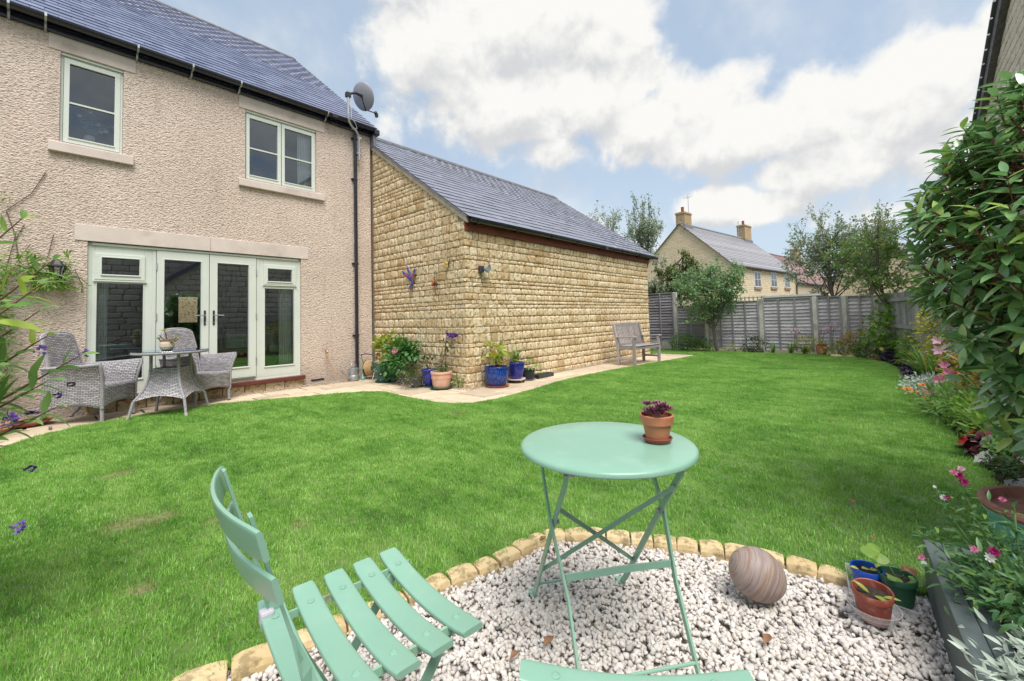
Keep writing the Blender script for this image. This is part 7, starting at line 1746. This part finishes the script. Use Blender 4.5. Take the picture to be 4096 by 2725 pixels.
tree('birch_tree', 'slim upright birch between the outbuilding and the far cream gable', 'tree', [(17.6, 8.0, -.1), (17.6, 7.95, 2), (17.6, 7.9, 3.6), (17.6, 7.8, 5.0)], (17.6, 7.9, 3.9), (.7, .9, 2.6), 34, 10, 13, LF_OVAL, .085, L_birch, m_bark, rt=.06, spread=.45, lowest=-.5, hang=.1)
tree('weeping_tree', 'drooping yellow-green tree in front of the far cream gable', 'tree', [(17.4, 6.4, -.1), (17.4, 6.4, 1.5), (17.4, 6.35, 2.6), (17.4, 6.2, 3.5)], (17.4, 6.45, 2.55), (.7, 1.10, 1.25), 32, 10, 20, LF_LONG, .11, LEAF('weeping_leaf', (.07, .13, .03), (.17, .24, .06), (.40, .36, .08), .1), m_bark, rt=.055, spread=.5, lowest=-.6, hang=.6)
tree('birch_tree', 'low birch growth just behind the first dark fence panel', 'tree', [(17, 7.2, -.1), (17, 7.2, 1.2), (17, 7.2, 2.2)], (17, 7.3, 1.7), (.6, .9, .9), 26, 10, 18, LF_OVAL, .08, L_birch, m_bark, rt=.05, spread=.6, lowest=-.7)

# ================================================================ LEFT SIDE: creeper, buddleja, bowls
t = thing('creeper', 'leafy jasmine creeper growing on the roughcast wall round the lantern', 'climber', (-.4, 7.9, 0))
st = MB()
for pts in ([(-.5, 8.0, 0), (-.45, 8.0, 1.0), (-.3, 7.98, 1.7), (.0, 7.98, 1.85), (.35, 8.0, 1.80), (.42, 8.0, 1.72)], [(-.3, 8.0, 1.75), (-.1, 8.02, 2.2), (.05, 8.03, 2.05), (.1, 8.02, 2.35)], [(-.3, 8.02, 1.8), (-.22, 8.03, 2.3), (-.30, 8.03, 2.6), (-.1, 8.03, 2.85), (.02, 8.03, 3.15)],
            [(.2, 8.0, 1.8), (.3, 8.02, 1.9), (.37, 8.02, 1.7), (.36, 8.0, 1.6)], [(-.3, 8.02, 1.8), (-.18, 8.03, 1.95), (-.22, 8.03, 2.25), (-.15, 8.03, 2.45)]): st.tube(pts, .005, 5)
st.obj('stem', m_stem, t)
for (c, r, n) in (((-.20, 7.90, 1.92), (.28, .10, .16), 420), ((.08, 7.86, 1.72), (.24, .12, .10), 420), ((.22, 7.92, 1.98), (.05, .05, .12), 60), ((-.42, 7.85, 1.4), (.22, .16, .5), 800), ((-.35, 7.85, .75), (.20, .2, .45), 700), ((.30, 7.93, 1.68), (.12, .05, .05), 30), ((-.30, 7.98, 2.78), (.08, .03, .03), 10)):
    bush('x', '', '', (-.4, 7.95, c[2]-.2), c, r, n, LF_LONG, .06, L_bright if c[2] > 1 else L_mid, m_gstem, 16, stems=3, sr=.003, root=t)
t = thing('buddleja', 'buddleja shrub with long pale green leaves and purple blooms at the edge of view', 'shrub', (-.75, 2.5, 0)); SC = np.array([-.62, 2.35, 1.02]); SR = np.array([.50, .55, .60])
st = MB(); Ml = []
arms = [((.105, 2.40, 1.015), 1), ((.02, 2.40, 1.10), 1), ((.05, 2.3, .84), 1), ((.02, 2.35, .93), 1), ((.03, 2.3, 1.38), 0), ((0.0, 2.2, 1.28), 0), ((.0, 2.5, 1.2), 0), ((-.05, 2.3, 1.52), 0), ((-.10, 2.2, 1.0), 0)]
for k in range(38): arms.append(((rng.uniform(-.32, -.10), rng.uniform(2.2, 2.7), rng.uniform(.78, 1.5)), 0))
for k in range(12): d = rdir(1)[0]; d[2] = abs(d[2])*.5; d[0] = abs(d[0]) if k % 2 else d[0]; arms.append((tuple(SC+d*SR*rng.uniform(.6, .95)), 0))
for (p, keep_) in arms:
    p = np.array(p); b = np.array([-.75, 2.5, .0]); m_ = b*.4+p*.6+[-.05, 0, .12]; st.tube([b, m_, p*.7+m_*.3, p], [.009, .006, .004, .002], 6, cap=False); L = np.linalg.norm(p-m_); d = (p-m_)/L
    for j in range(9):
        f = .15+.85*j/8; q_ = m_*(1-f)+p*f; a = j*PI/2*1.0; side = np.cross(d, [0, 0, 1.]); side /= np.linalg.norm(side); s2 = np.cross(d, side)
        for sg in (-1, 1):
            v = (side*math.cos(a)+s2*math.sin(a))*sg+d*.9; v[2] -= .05; Ml.append(M4(q_, basis(v, (0, 0, 1)+rng.normal(0, .3, 3)), rng.uniform(.075, .13)*(.7 if f > .85 else 1)))
st.obj('stem', m_stem, t)
pieces('leaf', [LF_BUD], np.array(Ml), L_budd, t, 260, restname='foliage', smooth=True, keyf=lambda p: np.where(p[:, 0] < -.06*p[:, 1]-.05, 30, 0))
for (p, d, L, s) in (((.115, 2.40, 1.01), (.3, -.3, .9), .03, .012), ((-.0, 2.36, 1.035), (.2, -.5, .6), .035, .014), ((-.075, 2.3, .80), (.4, -.4, .5), .04, .018), ((.045, 2.45, .86), (.3, -.4, .2), .02, .010), ((-.05, 2.2, .46), (.5, 0, .3), .03, .014), ((-.02, 2.4, .60), (.3, 0, .5), .02, .012)): spike(t, p, d, L, s, P_lilac if s > .012 else P_purple, 36, thick=.7)
t = thing('succulent_bowl', 'shallow terracotta bowl with a grey-purple echeveria behind the rattan chair', 'potted plant', (-.08, 7.72, 0)); MB().lathe([(0, .003), (.14, .003), (.21, .05), (.215, .06), (.205, .06), (.14, .02), (0, .02)], (-.08, 7.66, 0), 32).obj('bowl', m_terra, t, smooth=True); MB().lathe([(0, .048), (.195, .046)], (-.08, 7.66, 0), 24).obj('soil', m_soil, t)
def rosette(t, c, s, mat, tilt=(0, 0, 1)):
    Ms = [M4(c, basis((math.cos(a), math.sin(a), e), tilt), s*l) for (n, e, l) in ((9, .12, 1), (9, .4, .85), (8, .9, .65), (5, 2., .4)) for a in [2*PI*(k+e)/n for k in range(n)]]; joined('rosette', LF_ROUND[0], LF_ROUND[1], Ms, mat, t, kind=None)
rosette(t, (-.06, 7.72, .13), .13, L_echev, (0, -.5, 1)); bush('x', '', '', (-.02, 7.6, .05), (0.0, 7.58, .06), (.10, .07, .03), 150, LF_TINY, .025, L_bright, m_gstem, 12, stems=0, root=t)
t = thing('succulent_bowl', 'second terracotta bowl of small succulents half hidden under the creeper', 'potted plant', (-.36, 7.4, 0)); MB().lathe([(0, .003), (.12, .003), (.17, .05), (.162, .05), (0, .03)], (-.36, 7.42, 0), 28).obj('bowl', m_terra, t, smooth=True); rosette(t, (-.34, 7.40, .08), .07, L_echev, (0, -.4, 1)); rosette(t, (-.24, 7.44, .07), .05, L_echev, (0, -.4, 1))
bush('corner_plant', 'leafy green plant with small lilac flowers at the edge of the patio', 'plant', (-.5, 7.0, 0), (-.48, 6.95, .28), (.24, .3, .30), 700, LF_LONG, .06, L_mid, m_gstem, 24, flowers=((P_lilac, 6, .03, 'five'),))
t = thing('seedling', 'thin grey-green sapling shoot standing where lawn and paving meet', 'plant', (-.26, 6.35, 0)); q = MB(); pts = [(-.28, 6.30, 0), (-.24, 6.32, .15), (-.20, 6.34, .3), (-.19, 6.30, .38)]; q.tube(pts, .004, 5); q.obj('stem', m_stem, t)
Ms = []
for k in range(22): f = k/21; p = np.array([np.interp(f, [0, .4, .8, 1], [x[i] for x in pts]) for i in range(3)]); a = k*2.4; Ms.append(M4(p, basis((math.cos(a), math.sin(a)*.5, .35), (0, 0, 1)), .085))
joined('leaf', LF_NARROW[0], LF_NARROW[1], Ms, L_snap, t, kind=None)

# vase of flowers in the bedroom window
t = thing('flower_vase', 'round white vase of lilies and fern standing inside the upstairs window', 'vase', (.42, 8.20, 3.60)); vc = (.42, 8.20); MB().lathe([(0, 0), (.04, 0), (.060, .04), (.064, .08), (.055, .13), (.045, .14), (.040, .135), (0, .12)], (*vc, 3.66), 28).obj('vase', m_white, t, smooth=True)
MB().bb(.15, .73, YF+.09, YF+.30, 3.60, 3.655).obj('window_board', m_white, house)
q = MB(); Ms = []
for (dx, dz) in ((-.10, .28), (-.06, .36), (.03, .33), (.12, .22), (.16, .16), (.0, .2), (.22, .24)):
    p1 = (vc[0]+dx, vc[1]-.02, 3.78+dz); q.tube([(*vc, 3.78), ((vc[0]*2+dx)/2, vc[1], 3.78+dz*.6), p1], .003, 5)
    for k in range(12): f = .3+.7*k/11; Ms.append(M4((vc[0]+dx*f, vc[1]-.02, 3.78+dz*f), basis(((-1)**k, -.2, .4), (0, -1, .3)), .045))
q.obj('stem', m_gstem, t); joined('foliage', LF_LONG[0], LF_LONG[1], Ms, LEAF('silk_leaf', (.25, .36, .25), (.42, .52, .40)), t, kind=None)
for p in ((.42, 8.17, 4.12), (.32, 8.17, 4.04), (.50, 8.17, 3.97), (.58, 8.17, 3.90), (.53, 8.17, 3.88), (.66, 8.17, 3.98)): flower(t, p, (.1, -1, .2), .04, P_white, 'lily')

# ================================================================ GROUPS of like things
GROUPS = {'folding_chair': 'green folding chairs by the round table', 'birch_tree': 'birch trees beyond the garden fence', 'far_house': 'houses beyond the garden fence',
          'saucer': 'saucers under the pots', 'plant_pot': 'plant pots without a grown plant', 'wall_ornament': 'metal ornaments on the gable wall', 'rock': 'rocks in the flower beds',
          'nerine': 'pink nerines before the fence', 'back_shrub': 'shrubs planted along the end fence', 'border_shrub': 'shrubs of the side border', 'lily_clump': 'strap leaved clumps along the end fence',
          'tv_aerial': 'aerials on the far house', 'purple_mound': 'dark purple leaved clumps at the lawn edge', 'succulent_bowl': 'terracotta bowls of succulents', 'watering_can': 'watering cans by the downpipe'}
for o in S.objects:
    k = o.name.split('.')[0]
    if o.parent is None and k in GROUPS and 'category' in o: o['group'] = GROUPS[k]
